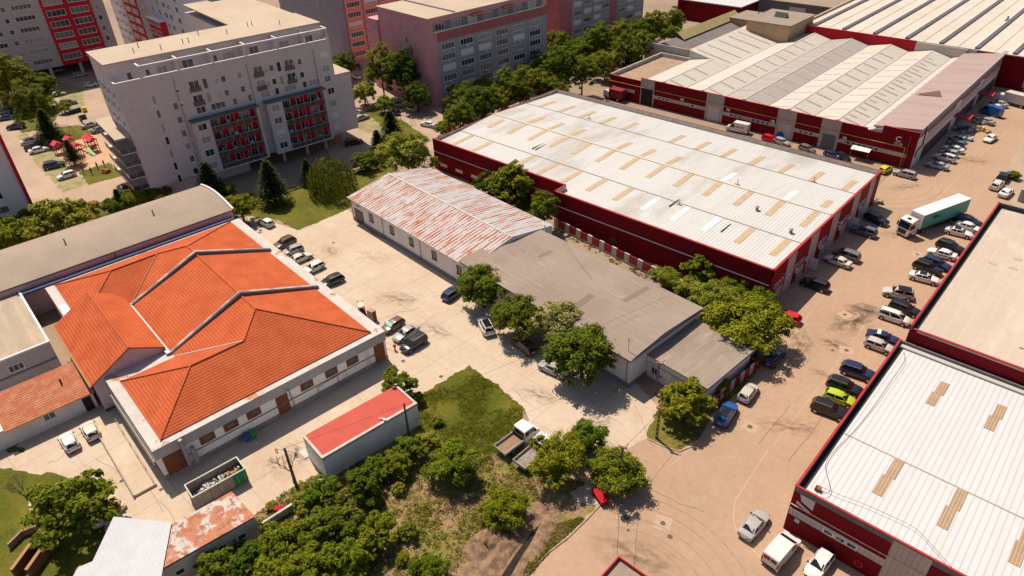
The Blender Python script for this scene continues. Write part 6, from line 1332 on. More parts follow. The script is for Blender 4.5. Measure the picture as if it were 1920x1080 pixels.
L = [
 ('hatch', 'white', (514, 425), (484, 411), 'white hatchback parked alone at the end of the yard by the lawn', None, {}),
 ('suv', 'brown', (551, 450), (516, 466), 'brown car first in the row by the tiled roof', gY, {}),
 ('hatch', 'silver', (567, 464), (530, 477), 'silver blue hatchback between the brown car and the cream sedan', gY, {}),
 ('sedan', 'cream', (543, 493), (583, 476), 'cream sedan with its boot towards the tiled building', gY, {}),
 ('hatch', 'white', (607, 494), (570, 512), 'white hatchback next to the black wagon by the tiled building', gY, {}),
 ('wagon', 'black', (640, 520), (602, 536), 'black wagon at the near end of the row below the white hatchback', gY, {}),
 ('hatch', 'brown', (755, 600), (718, 622), 'brown hatchback with teal sunshade beside the silver sedan', None, dict(extra=shade)),
 ('sedan', 'silver', (784, 611), (738, 640), 'silver sedan parked between the brown hatchback and the black people carrier', None, {}),
 ('mpv', 'black', (799, 630), (752, 660), 'black people carrier at the near corner of the tiled building', None, {}),
 ('wagon', 'navy', (833, 562), (866, 538), 'dark blue car half hidden under the tree by the rusty roof', None, {}),
 ('suv', 'white', (918, 625), (904, 600), 'small white car at the edge of the tree shade with leaf shadows on its roof', None, dict(roof='sun')),
 ('wagon', 'brown', (993, 657), (972, 640), 'dark reddish car deep in the shade of the trees by the felt roof', None, {}),
 ('wagon', 'silver', (1062, 704), (1012, 681), 'silver estate car beneath the broad fine leaved tree', None, {}),
 ('suv', 'blue', (1350, 795), (1372, 760), 'bright blue car with dark glass roof on the road by the verge', None, dict(roof='black')),
 ('hatch', 'palesilver', (1390, 754), (1415, 720), 'pale silver hatchback parked behind the bright blue car', None, {}),
 ('sedan', 'silver', (1394, 1008), (1433, 962), 'silver sedan alone on the wide road near the bottom right', None, {}),
 ('wagon', 'navy', (1440, 684), (1464, 656), 'dark blue car in the shade of the large road tree', None, {}),
 ('hatch', 'red', (1496, 602), (1457, 588), 'bright red hatchback emerging behind the large road tree', None, {}),
 ('suv', 'black', (1550, 542), (1505, 527), 'dark suv nearest the corner of the burgundy warehouse', gR2, {}),
 ('sedan', 'cream', (1594, 499), (1547, 482), 'cream sedan leaving the shadow of the burgundy warehouse', gR2, {}),
 ('mpv', 'grey', (1608, 487), (1566, 472), 'grey van like car behind the cream sedan', gR2, {}),
 ('suv', 'bluegrey', (1642, 442), (1597, 428), 'blue grey suv third from the corner of the burgundy warehouse', gR2, {}),
 ('suv', 'black', (1622, 404), (1664, 421), 'black suv farthest along the burgundy warehouse front', gR2, {}),
 ('wagon', 'black', (1793, 408), (1840, 423), 'black car at the head of the row just below the lorry', gR1, {}),
 ('sedan', 'white', (1795, 420), (1838, 434), 'white sedan squeezed between the black car and the black roofed white sedan', gR1, {}),
 ('sedan', 'white', (1771, 430), (1824, 443), 'white sedan with black glass roof opposite the lorry cab', gR1, dict(roof='black')),
 ('suv', 'black', (1757, 456), (1806, 473), 'black suv just behind the lettered white sedan', gR1, {}),
 ('sedan', 'white', (1792, 484), (1740, 469), 'white sedan with dark lettering on its side', gR1, 'LET'),
 ('wagon', 'navy', (1730, 485), (1782, 505), 'dark navy car just behind the lettered white sedan on its near side', gR1, {}),
 ('suv', 'black', (1713, 494), (1765, 514), 'black suv immediately behind the white coupe', gR1, dict(roof='sun')),
 ('sedan', 'white', (1702, 514), (1764, 530), 'white coupe with a long black glass roof beside two dark cars', gR1, dict(roof='black')),
 ('suv', 'palesilver', (1711, 556), (1656, 546), 'pale silver suv with its nose to the road', gR1, dict(roof='sun')),
 ('wagon', 'black', (1673, 571), (1722, 589), 'black car behind the long white people carrier', gR1, {}),
 ('mpv', 'white', (1647, 586), (1706, 606), 'long white people carrier between pale suv and blue car', gR1, {}),
 ('sedan', 'navy', (1627, 626), (1684, 642), 'dark blue sedan with a white panel behind the silver hatchback', gR1, dict(extra=lambda e, p: MB().box(-.95, -.45, -.62, .62, p['H']-.02, p['H']+.03).build('roof_panel', WPAINT, e))),
 ('hatch', 'palesilver', (1625, 641), (1672, 658), 'silver hatchback parked tight in front of the dark blue sedan', gR1, {}),
 ('suv', 'navy', (1577, 688), (1640, 709), 'navy suv parked alone below the silver hatchback', gR1, {}),
 ('suv', 'black', (1553, 716), (1614, 738), 'black suv next to the lime green hatchback on its far side', gR1, {}),
 ('hatch', 'lime', (1550, 739), (1600, 757), 'lime green hatchback between two black cars', gR1, {}),
 ('suv', 'black', (1526, 759), (1584, 780), 'black suv at the near end of the row by the white roofed warehouse', gR1, {}),
 ('hatch', 'white', (1550, 1040), (1520, 1080), 'white car cut by the bottom edge beside the white van', None, {}),
 ('hatch', 'yellow', (1650, 324), (1670, 312), 'bright yellow car at the far corner of the burgundy warehouse', None, {}),
 ('wagon', 'silver', (1715, 332), (1677, 322), 'silver estate car below the letter C', None, {}),
 ('sedan', 'silver', (1778, 316), (1736, 306), 'nearest silver sedan in the row beside hall C', gC, {}),
 ('suv', 'white', (1789, 302), (1753, 292), 'white car second from the near end beside hall C', gC, {}),
 ('hatch', 'silver', (1794, 292), (1762, 284), 'silver hatchback third from the near end beside hall C', gC, {}),
 ('sedan', 'white', (1803, 284), (1770, 276), 'white sedan fourth from the near end beside hall C', gC, {}),
 ('hatch', 'bluegrey', (1806, 274), (1776, 268), 'blue grey car fifth from the near end beside hall C', gC, {}),
 ('hatch', 'silver', (1804, 264), (1786, 258), 'silver car at the far end of the row near the blue sheeted heaps', gC, {}),
 ('sedan', 'white', (1865, 254), (1849, 266), 'white car driving alone up the far road', None, {}),
 ('suv', 'cream', (1860, 358), (1878, 338), 'cream suv in front of the black pickup on the far road', None, {}),
 ('suv', 'black', (1876, 338), (1885, 328), 'black pickup in front of the cream suv on the far road', None, {}),
 ('sedan', 'white', (1876, 371), (1896, 352), 'white sedan at the kerb right of the cream suv', None, {}),
 ('sedan', 'silver', (1862, 232), (1832, 222), 'silver car between the blue van and the brown heaps', None, {}),
 ('hatch', 'white', (1874, 205), (1850, 197), 'small white car behind the blue van', None, {}),
 ('sedan', 'silver', (1888, 200), (1858, 190), 'silver car just below the grey box truck', None, {}),
 ('hatch', 'red', (1433, 258), (1455, 264), 'red car in the lane before hall C', None, {}),
 ('hatch', 'silver', (1454, 263), (1478, 271), 'silver car next to the red car in the lane', None, {}),
 ('hatch', 'grey', (1502, 276), (1524, 284), 'grey car half hidden by the warehouse parapet', None, {}),
 ('hatch', 'navy', (1552, 289), (1568, 296), 'dark blue car in the lane left of the white canopy', None, {}),
 ('hatch', 'black', (1572, 291), (1589, 301), 'black car right beside the white canopy', None, {}),
 ('hatch', 'white', (141, 846), (119, 812), 'white hatchback on the left of the two parked by the tiled annexe', None, {}),
 ('hatch', 'cream', (179, 823), (160, 793), 'off white hatchback on the right of the two parked by the tiled annexe', None, {}),
 # upper left
 ('sedan', 'white', (38, 269), (75, 260), 'white sedan at the top of the three cars left of the playground', None, {}),
 ('suv', 'black', (47, 279), (82, 272), 'black suv between two white sedans by the playground', None, {}),
 ('sedan', 'white', (54, 286), (92, 277), 'white sedan nearest the camera of the trio by the playground', None, {}),
 ('suv', 'navy', (80, 315), (122, 306), 'dark navy suv above the white hatchback at left', None, {}),
 ('hatch', 'white', (143, 324), (106, 335), 'white hatchback beside the small lawn with bollards', None, {}),
 ('suv', 'black', (46, 236), (14, 240), 'black suv parked at the end of the left hedge', None, {}),
 ('sedan', 'navy', (26, 219), (-6, 224), 'navy sedan cut by the left edge', None, {}),
 ('hatch', 'bluegrey', (20, 208), (-6, 212), 'blue grey car cut by the left edge behind the navy sedan', None, {}),
 ('sedan', 'white', (94, 180), (122, 174), 'white sedan right of the dark round tree', None, {}),
 ('wagon', 'grey', (110, 196), (146, 190), 'grey estate car right of the feathery birch', None, {}),
 ('sedan', 'silver', (154, 239), (184, 230), 'silver sedan above the playground near the block', None, {}),
 ('sedan', 'grey', (172, 248), (202, 238), 'grey sedan tucked under the end balconies', None, {}),
 ('wagon', 'silver', (137, 144), (162, 138), 'silver estate car in front of the open parking level', None, {}),
 ('hatch', 'white', (160, 161), (180, 158), 'small white car partly behind the grey block at upper left', None, {}),
 ('hatch', 'grey', (100, 134), (122, 130), 'dark car in the shade of the open parking level', None, {}),
 ('hatch', 'black', (225, 352), (243, 360), 'dark car by the shrub strip under the end balconies', None, {}),
 # middle
 ('sedan', 'white', (661, 139), (676, 149), 'white car on the street in front of the salmon block', None, {}),
 ('hatch', 'white', (657, 216), (676, 208), 'white hatchback at the right end of the grey block, behind the silver one', None, {}),
 ('sedan', 'silver', (664, 225), (691, 217), 'silver car at the right end of the grey block', None, {}),
 ('sedan', 'white', (816, 236), (790, 231), 'white car on the street behind the burgundy warehouse', None, {}),
 ('hatch', 'silver', (735, 192), (756, 200), 'silver car under the tall tree clump on the street', None, {}),
 ('wagon', 'cream', (758, 199), (782, 208), 'pale estate car under the round tree at the pink block', None, {}),
 ('hatch', 'black', (750, 215), (730, 206), 'black car behind the dark spruce on the street', None, {}),
 ('hatch', 'navy', (644, 155), (664, 164), 'navy car behind the light green street tree', None, {}),
 ('wagon', 'black', (648, 270), (678, 264), 'black estate car by the open pillars of the grey block', None, {}),
]
def lettered(e, p):
    for s in (1, -1): textobj('AIRTAX', .42, (-.3, s*(p['W']/2+.012), .68), (R(90), 0, R(180) if s > 0 else 0), mat('decal_dark', (0.05, 0.05, 0.06)), parent=e, depth=.004)
for t, c, a, b, lab, gr, kw in L:
    if kw == 'LET': kw = dict(extra=lettered)
    car(t, c, a, b, lab, gr, **kw)
# ================================================================= VANS, TRUCKS
def box_vehicle(name, cat, label, a, b, Lb, W, H, colr, box=None, letters=None, nose=1.25):
    A, B = Vector(G(*a, .8)), Vector(G(*b, .8)); c = (A+B)/2; d = B-A; e = empty(name, (c.x, c.y, .012), math.atan2(d.y, d.x), label, cat); p = paint(PC[colr], 'paint_'+colr); w = W/2; x0, x1 = -Lb/2, Lb/2
    prof = [(x0, .35), (x0, H-.12), (x0+.12, H), (x1-nose-.75, H), (x1-nose-.55, H-.06), (x1-.75, 1.22), (x1-.12, 1.0), (x1, .8), (x1, .35)]
    mb = MB(); n = len(prof); top = lambda z: w*(1-.08*max(0, z-1.1)/(H-1.1))
    vs = [(x, -top(z), z) for x, z in prof]+[(x, top(z), z) for x, z in prof]
    mb.add(vs, [tuple(range(n-1, -1, -1)), tuple(range(n, 2*n))]+[(i, (i+1) % n, n+(i+1) % n, n+i) for i in range(n)]); o = mb.build('body', p, e, smooth=25)
    a_, b_ = prof[4], prof[5]; k0, k1 = .08, .88; P = lambda t: (a_[0]+(b_[0]-a_[0])*t+.02, a_[1]+(b_[1]-a_[1])*t+.02)
    (xa, za), (xb, zb) = P(k0), P(k1); MB().quad((xa, -top(za)*.9, za), (xb, -top(zb)*.9, zb), (xb, top(zb)*.9, zb), (xa, top(za)*.9, za)).build('windshield', CG, e)
    for s in (-1, 1):
        yy = lambda z: s*(top(z)+.012); MB().quad((x1-nose-.9, yy(1.25), 1.25), (x1-nose+.25, yy(1.25), 1.25), (x1-nose-.35, yy(H-.35), H-.35), (x1-nose-.9, yy(H-.35), H-.35)).build('side_window', CG, e)
        MB().box(x1-.08, x1+.015, s*w*.5, s*w*.9, .75, .95).build('headlight', HL, e); MB().box(x0-.02, x0+.06, s*w*.82, s*w*.98, .8, 1.5).build('taillight', TL, e)
        for x in (x0+.95, x1-.85): wheel_mesh(.34, .24).build('wheel', [TYRE, RIM], e, smooth=35, loc=(x, s*(w-.09), .34))
    MB().box(x1-.1, x1+.03, -w*.85, w*.85, .36, .6).build('bumper', PLASTIC, e); MB().box(x0-.03, x0+.05, -w*.85, w*.85, .36, .55).build('bumper', PLASTIC, e)
    MB().quad((x0-.012, -w*.7, 1.3), (x0-.012, -.05, 1.3), (x0-.012, -.05, H-.3), (x0-.012, -w*.7, H-.3)).quad((x0-.012, .05, 1.3), (x0-.012, w*.7, 1.3), (x0-.012, w*.7, H-.3), (x0-.012, .05, H-.3)).build('rear_window', CG if colr != 'white' or letters is None else p, e)
    if letters:
        for s in (1, -1): textobj(letters, .52, (-.5, s*(top(1.5)+.02), 1.55), (R(90), 0, R(180) if s > 0 else 0), mat('decal_navy', (0.04, 0.05, 0.10)), parent=e, depth=.004)
    return e
v = box_vehicle('delivery_van', 'van', 'white van cut by the bottom right, parked at the corner of the white roofed warehouse', (1437, 1064), (1492, 1000), 4.9, 1.95, 2.1, 'white')
MB().box(-2.48, -2.455, .25, .75, 1.45, 1.75).build('rear_sticker', mat('sticker_red', (0.55, 0.02, 0.04)), v)
v = box_vehicle('delivery_van', 'van', 'tall white panel van with dark lettering in the lane before hall C', (1407, 246), (1360, 236), 5.6, 2.0, 2.5, 'white', letters='BLACK SEA')
MB().tube((.95-1.9, 1.0+.02, 1.6), (.95-1.9, 1.0+.05, 1.6), .0).build('decal', mat('decal_red', (0.5, 0.05, 0.03)), v) if False else None
box_vehicle('delivery_van', 'van', 'blue van with a red mark parked beside the red canopies of hall C', (1876, 215), (1840, 204), 5.2, 2.0, 2.4, 'blue', nose=1.0)
def box_truck(label, a, b, Lb, colr, boxm):
    A, B = Vector(G(*a, 1)), Vector(G(*b, 1)); c = (A+B)/2; d = B-A; e = empty('box_truck', (c.x, c.y, .012), math.atan2(d.y, d.x), label, 'truck')
    MB().box(-Lb/2, Lb/2-2.0, -1.2, 1.2, .9, 3.2).build('cargo_box', boxm, e); MB().box(Lb/2-1.9, Lb/2, -1.0, 1.0, .5, 2.2).build('cab', paint(PC[colr], 'paint_'+colr), e); MB().box(Lb/2-.2, Lb/2+.01, -.9, .9, 1.3, 2.0).build('windshield', CG, e)
    MB().box(-Lb/2, Lb/2-.3, -.4, .4, .5, .9).build('chassis', PLASTIC, e)
    for x in (-Lb/2+1.2, Lb/2-1.0):
        for s in (-1, 1): wheel_mesh(.42, .28).build('wheel', [TYRE, RIM], e, smooth=35, loc=(x, s*.95, .42))
box_truck('white topped grey box truck at the upper right edge', (1920, 195), (1878, 184), 8.0, 'white', mat('box_offwhite', (0.50, 0.46, 0.42)))
box_truck('grey box truck behind the white topped one at the upper right edge', (1925, 163), (1890, 154), 7.5, 'white', mat('box_mauve', (0.36, 0.32, 0.33)))
box_truck('small truck with a dark red box parked left of the open gateway of hall C', (1172, 185), (1132, 175), 6.2, 'white', mat('box_red', (0.26, 0.02, 0.03), (0.22, 0.02, 0.03), ns=1))
def lorry():
    A, B = Vector(G(1706, 432, .6)), Vector(G(1792, 400, .6)); d = (B-A).normalized(); e = empty('articulated_lorry', (A.x, A.y, .012), math.atan2(-d.y, -d.x), 'white articulated lorry with a long teal sided white topped trailer turning on the road', 'lorry')
    W = 1.25; W_ = paint(PC['white'], 'paint_white'); teal = mat('trailer_teal', (0.09, 0.40, 0.35), (0.08, 0.36, 0.31), ns=.5, rough=.45); LT = 13.2; x1 = -.9; x0 = x1-LT
    MB().box(x0, x1, -W, W, 1.15, 3.95).build('trailer_body', teal, e); MB().box(x0-.03, x1+.03, -W-.03, W+.03, 3.952, 4.03).build('trailer_roof', WPAINT, e); MB().box(x1, x1+.05, -W, W, 1.15, 3.95).box(x0-.05, x0, -W, W, 1.15, 3.95).build('trailer_frame', WPAINT, e)
    MB().box(x0+.3, x1-.3, -.5, .5, .8, 1.15).box(x0+4.0, x1-4.5, -W+.02, -W+.08, .5, 1.1).box(x0+4, x1-4.5, W-.08, W-.02, .5, 1.1).build('trailer_chassis', PLASTIC, e)
    for s in (1, -1): # bird like dark emblem and stroke
        mb = MB(); c = (-4.4, 2.85)
        for k in range(14):
            t = 2*math.pi*k/14; 
        mb.add([(c[0]+.75*math.cos(2*math.pi*k/14)*(1+.2*math.cos(4*math.pi*k/14)), s*(W+.012), c[1]+.42*math.sin(2*math.pi*k/14)) for k in range(14)], [tuple(range(14))])
        mb.add([(-5.6, s*(W+.012), 2.95), (-4.9, s*(W+.012), 2.55), (-6.3, s*(W+.012), 2.35)], [(0, 1, 2)]); mb.build('trailer_emblem', mat('emblem_dark_teal', (0.015, 0.13, 0.12)), e)
    # tractor
    mb = MB(); pr = [(-1.0, .9), (-1.0, 3.3), (-.3, 3.55), (.9, 3.25), (1.25, 2.95), (1.5, 1.6), (1.55, .45), (-1.0, .45)]; n = len(pr)
    mb.add([(x, -W+.05, z) for x, z in pr]+[(x, W-.05, z) for x, z in pr], [tuple(range(n-1, -1, -1)), tuple(range(n, 2*n))]+[(i, (i+1) % n, n+(i+1) % n, n+i) for i in range(n)])
    tr = mb.build('cab', W_, e, smooth=25); tr.location.x = .9
    MB().quad((2.19, -1.05, 2.88), (2.41, -1.1, 1.85), (2.41, 1.1, 1.85), (2.19, 1.05, 2.88)).build('windshield', CG, e)
    MB().quad((2.44, -.85, 1.6), (2.49, -.85, .75), (2.49, .85, .75), (2.44, .85, 1.6)).build('grille', PLASTIC, e); MB().box(.9, 1.5, -.35, .35, 3.28, 3.47).build('roof_hatch', CG, e); MB().box(1.95, 2.3, -1.15, 1.15, 3.02, 3.12).build('sun_visor', PLASTIC, e)
    for s in (-1, 1):
        MB().box(2.38, 2.5, s*.8, s*1.15, .75, 1.05).build('headlight', HL, e); MB().quad((.9, s*1.21, 1.75), (2.2, s*1.21, 1.75), (1.95, s*1.21, 2.75), (.9, s*1.21, 2.75)).build('side_window', CG, e); MB().box(2.1, 2.3, s*1.28, s*1.45, 1.9, 2.7).build('wing_mirror', PLASTIC, e)
        for x in (1.6, -2.0, x0+1.6, x0+2.9, x0+4.2): wheel_mesh(.5, .3).build('wheel', [TYRE, RIM], e, smooth=35, loc=(x, s*1.05, .5))
    MB().box(-2.6, 1.2, -.45, .45, .6, 1.0).build('tractor_chassis', PLASTIC, e)
lorry()
def flatbed(a, b, label, wood):
    A, B = Vector(G(*a, .9)), Vector(G(*b, .9)); c = (A+B)/2; d = B-A; e = empty('flatbed_truck', (c.x, c.y, .012), math.atan2(d.y, d.x), label, 'truck'); W_ = paint(PC['white'], 'paint_white'); x1 = 3.1; x0 = -3.1
    pr = [(.35, .5), (.35, 2.25), (.5, 2.35), (1.75, 2.33), (2.05, 2.2), (2.5, 1.35), (3.0, 1.15), (3.1, .9), (3.1, .45)]; n = len(pr); w = .98
    MB().add([(x, -w, z) for x, z in pr]+[(x, w, z) for x, z in pr], [tuple(range(n-1, -1, -1)), tuple(range(n, 2*n))]+[(i, (i+1) % n, n+(i+1) % n, n+i) for i in range(n)]).build('cab', W_, e, smooth=25)
    MB().quad((2.1, -.88, 2.15), (2.5, -.9, 1.42), (2.5, .9, 1.42), (2.1, .88, 2.15)).build('windshield', CG, e); MB().quad((.335, -.8, 1.45), (.335, .8, 1.45), (.335, .8, 2.1), (.335, -.8, 2.1)).build('rear_window', CG, e)
    for s in (-1, 1):
        MB().quad((1.3, s*.995, 1.4), (2.15, s*.995, 1.4), (1.95, s*.995, 2.1), (1.3, s*.995, 2.1)).quad((.5, s*.995, 1.4), (1.2, s*.995, 1.4), (1.2, s*.995, 2.1), (.5, s*.995, 2.1)).build('side_window', CG, e); MB().box(3.02, 3.12, s*.55, s*.9, .8, 1.0).build('headlight', HL, e); MB().box(2.1, 2.3, s*1.02, s*1.2, 1.4, 1.75).build('wing_mirror', PLASTIC, e)
        MB().box(x0, .15, s*1.05, s*1.0, .9, 1.3).build('side_board', LGREY, e)
        for x in (2.2, -1.7): wheel_mesh(.36, .26).build('wheel', [TYRE, RIM], e, smooth=35, loc=(x, s*.85, .36))
    MB().box(x0, .15, -1.0, 1.0, .85, .92).build('load_floor', wood, e); MB().box(x0-.05, x0, -1.05, 1.05, .85, 1.3).build('tailboard', LGREY, e); MB().box(.15, .22, -1.05, 1.05, .85, 1.6).build('headboard', PLASTIC, e); MB().box(x0+.2, 2.8, -.4, .4, .5, .84).build('chassis', PLASTIC, e)
    return e
flatbed((938, 846), (1001, 799), 'white double cab flatbed truck with brown load floor at the lawn edge', mat('load_brown', (0.28, 0.18, 0.11), (0.22, 0.14, 0.09), ns=2))
flatbed((975, 872), (1035, 822), 'white flatbed truck with grey load floor half hidden by the bushy elm', mat('load_grey', (0.20, 0.165, 0.15), (0.34, 0.29, 0.25), ns=1.5))
# ================================================================= FORKLIFT, PALLETS, SKIP, SMALL THINGS
def at(px, py, rz=0, name='thing', label='', cat='', group=None): return empty(name, (*G(px, py), 0.012), rz, label, cat, group)
e = at(680, 590, R(150), 'forklift', 'red and grey forklift beside the stacked pallets at the tiled building', 'forklift')
redp = mat('faded_red', (0.42, 0.012, 0.02), (0.34, 0.01, 0.018), ns=2, rough=.7, spec=.1)
MB().box(-1.0, .5, -.5, .5, .25, 1.0).box(-1.15, -.6, -.5, .5, .3, 1.15).build('body', redp, e); MB().box(-.5, .1, -.25, .25, 1.0, 1.35).build('seat', PLASTIC, e)
mb = MB()
for x, y in ((-.9, -.48), (-.9, .48), (.45, -.48), (.45, .48)): mb.tube((x, y, .9), (x*.9, y, 2.1), .04)
mb.build('overhead_guard', PLASTIC, e); MB().box(-.85, .45, -.5, .5, 2.1, 2.16).build('guard_roof', LGREY, e); MB().box(.6, .72, -.45, -.35, .1, 2.4).box(.6, .72, .35, .45, .1, 2.4).box(.6, .7, -.35, .35, 1.2, 1.3).build('mast', PLASTIC, e)
MB().box(.72, 1.7, -.4, -.28, .08, .13).box(.72, 1.7, .28, .4, .08, .13).build('fork', GREY, e)
for x in (-.8, .3):
    for s in (-1, 1): wheel_mesh(.27, .2).build('wheel', [TYRE, RIM], e, smooth=35, loc=(x, s*.45, .27))
e = at(699, 600, R(10), 'pallet_stack', 'tall stack of wooden pallets between the forklift and the brown hatchback', 'pallets'); pw = mat('pallet_wood', (0.48, 0.34, 0.20), (0.36, 0.25, 0.15), ns=3, lines=[(0, .2, .03, (0.15, .1, .06), .7)])
for k in range(13):
    z = .15*k; mb = MB().box(-.6, .6, -.4, .4, z+.11, z+.145)
    for y in (-.4, -.05, .3): mb.box(-.6, .6, y, y+.1, z, z+.11)
    o = mb.build('pallet', pw, e); o.rotation_euler.z = random.uniform(-.05, .05)
e = at(741, 657, 0, 'barrier_post', 'small red barrier motor box on a thin rail at the yard corner', 'barrier'); MB().tube((0, 0, 0), (0, 0, .8), .12).build('post', redp, e); MB().box(-.2, .2, -.2, .2, .75, 1.0).build('head', redp, e); MB().tube((0, 0, .9), (-2.4, -.6, 1.0), .04).build('arm', LGREY, e)
# skip
def skip():
    x, y = G(343, 908, 2.2); e = empty('waste_skip', (-66.9, 12.7, 0.012), R(-6), 'long open skip with grey sides and one green end, heaped with rubbish', 'skip'); L_, W_, H_ = 6.4, 2.5, 2.1; gm = mat('skip_grey', (0.33, 0.28, 0.25), (0.26, 0.22, 0.2), ns=.8, lines=[(1, 1.0, .05, (.18, .15, .14), .8)]); gr = mat('skip_green', (0.02, 0.26, 0.12), (0.02, 0.2, 0.1), ns=1.2)
    # long axis along local y
    MB().box(0, .08, 0, L_, .2, H_).box(W_-.08, W_, 0, L_*.74, .2, H_).box(.08, W_-.08, 0, .08, .2, H_).box(.08, W_-.08, .08, L_-.08, .2, .3).build('tub', gm, e)
    MB().box(W_-.08, W_, L_*.742, L_, .2, H_).box(.08, W_-.08, L_-.08, L_, .2, H_).build('green_end', gr, e)
    MB().box(-.06, .1, -.05, L_+.05, H_+.002, H_+.1).box(W_-.1, W_+.06, -.05, L_+.05, H_+.002, H_+.1).box(.1, W_-.1, -.05, .1, H_+.002, H_+.1).box(.1, W_-.1, L_-.1, L_+.05, H_+.002, H_+.1).build('rim', mat('rim_pale', (0.48, 0.50, 0.42)), e)
    mb = MB()
    for k in range(8): mb.box(W_+.002, W_+.07, .3+k*.82, .38+k*.82, .2, H_)
    mb.build('rib', gm, e)
    r = random.Random(4); cols = [mat('rub_white', (0.66, 0.64, 0.62)), mat('rub_black', (0.02, 0.02, 0.02)), mat('rub_card', (0.42, 0.25, 0.12)), mat('rub_red', (0.5, 0.03, 0.04)), mat('rub_blue', (0.3, 0.4, 0.5))]
    mb = MB()
    for k in range(230):
        yy = r.uniform(.5, L_-.4); xx = r.uniform(.3, W_-.3); zz = .3+1.3*(1-abs(xx-W_/2)/W_)*min(1, yy/2)*r.uniform(.5, 1.05); s = r.uniform(.1, .26); mi = (0 if yy < L_*.68 else 2) if r.random() < .75 else r.choice((0, 1, 1, 3, 4, 2))
        M = Matrix.Translation((xx, yy, zz)) @ Matrix.Rotation(r.uniform(0, 6), 4, rv(r)); mb.M = M; mb.box(-s, s, -s*.6, s*.6, -s*.35, s*.35, mi)
    mb.M = None; o = mb.build('rubbish', cols, e); o['kind'] = 'stuff'
skip()
for k, (px, py, c, lb) in enumerate(((464, 826, (0.03, 0.10, 0.32), 'blue wheeled bin against the tiled building wall'), (476, 820, (0.02, 0.28, 0.07), 'green wheeled bin against the tiled building wall'))):
    e = at(px, py, A1, 'wheeled_bin', lb, 'bin'); m = mat('bin_%s' % ('blue' if k == 0 else 'green'), c, rough=.5); MB().add([(-.25, -.25, .1), (.25, -.25, .1), (.25, .25, .1), (-.25, .25, .1), (-.32, -.32, 1.0), (.32, -.32, 1.0), (.32, .32, 1.0), (-.32, .32, 1.0)], [(0, 1, 5, 4), (1, 2, 6, 5), (2, 3, 7, 6), (3, 0, 4, 7), (3, 2, 1, 0)]).build('tub', m, e); MB().box(-.35, .35, -.35, .37, 1.0, 1.08).build('lid', m, e)
    for s in (-1, 1): wheel_mesh(.1, .05).build('wheel', [TYRE, RIM], e, loc=(s*.28, .25, .1))
# large waste containers upper left
for k, (px, py) in enumerate(((135, 213), (142, 211), (149, 209))):
    e = at(px, py, R(-8), 'waste_container', ('leftmost', 'middle', 'rightmost')[k]+' of the three dark wheeled waste containers by the upper left garden', 'bin', 'dark waste containers beside the garden'); MB().box(-.7, .7, -.5, .5, .2, 1.15).build('tub', PLASTIC, e); MB().box(-.72, .72, -.52, .52, 1.16, 1.28).build('lid', mat('lid_grey', (0.2, 0.2, 0.19)), e)
e = at(160, 209, R(-8), 'waste_container', 'bright yellow waste container at the end of the dark ones', 'bin'); ym = mat('bin_yellow', (0.65, 0.42, 0.02)); MB().box(-.7, .7, -.5, .5, .2, 1.15).build('tub', ym, e); MB().box(-.72, .72, -.52, .52, 1.16, 1.28).build('lid', ym, e)
e = at(160, 228, R(-8), 'low_enclosure', 'dark low fence around a bin enclosure under the end balconies', 'fence'); MB().box(-2.4, 2.4, -1, -.9, 0, 1.3).box(-2.4, -2.3, -.9, 1, 0, 1.3).build('panel', mat('enclosure_dark', (0.07, 0.07, 0.06)), e)
# playground
e = at(158, 282, R(5), 'play_tower', 'wooden play tower with red roofs and a green slide on the sand', 'playground'); pr_ = mat('play_roof_red', (0.60, 0.05, 0.08)); pwd = mat('play_wood', (0.26, 0.07, 0.04))
for (x, y, zt) in ((-3.2, -1.5, 3.4), (-1, 2.2, 3.2), (2.6, 1.6, 3.5), (2.2, -2.2, 3.2), (-3.6, -4.4, 3.0)):
    mb = MB()
    for sx in (-.8, .8):
        for sy in (-.8, .8): mb.box(x+sx-.07, x+sx+.07, y+sy-.07, y+sy+.07, 0, zt-.5)
    mb.box(x-.8, x+.8, y-.8, y+.8, 1.3, 1.4); mb.build('tower_frame', pwd, e)
    MB().add([(x-1.1, y-1.1, zt-.6), (x+1.1, y-1.1, zt-.6), (x+1.1, y+1.1, zt-.6), (x-1.1, y+1.1, zt-.6), (x-1.1, y, zt+.2), (x+1.1, y, zt+.2)], [(0, 1, 5, 4), (2, 3, 4, 5), (0, 4, 3), (1, 2, 5)]).build('tower_roof', pr_, e)
mb = MB().box(-2.5, 2, -.2, .2, 1.3, 1.42).box(2.0, 2.3, -1.5, 1.5, 1.3, 1.42).build('bridge', pwd, e)
MB().add([(3.2, -.5, 1.5), (3.2, .2, 1.5), (6.0, .2, .15), (6.0, -.5, .15), (3.2, -.5, 1.35), (3.2, .2, 1.35), (6.0, .2, .05), (6.0, -.5, .05)], [(0, 1, 2, 3), (4, 7, 6, 5), (0, 3, 7, 4), (1, 5, 6, 2), (2, 6, 7, 3)]).build('slide', mat('slide_green', (0.1, 0.5, 0.12), rough=.4), e)
def swing(px, py, m, lb, nm='swing_frame'):
    e = at(px, py, R(30), nm, lb, 'swing'); mb = MB()
    for x in (-1.8, 1.8):
        for s in (-1, 1): mb.tube((x, s*.9, 0), (x, 0, 2.3), .05)
    mb.tube((-1.8, 0, 2.3), (1.8, 0, 2.3), .05); mb.build('frame', m, e)
    for x in (-.8, .8): MB().tube((x, -.2, .5), (x, -.2, 2.3), .012, n=4).tube((x+.4, -.2, .5), (x+.4, -.2, 2.3), .012, n=4).box(x-.03, x+.43, -.32, -.08, .47, .51).build('seat', PLASTIC, e)
swing(764, 232, pwd, 'brown swing frame on the street lawn behind the dark spruce'); swing(125, 250, GREY, 'grey swing frame on the grass above the playground')
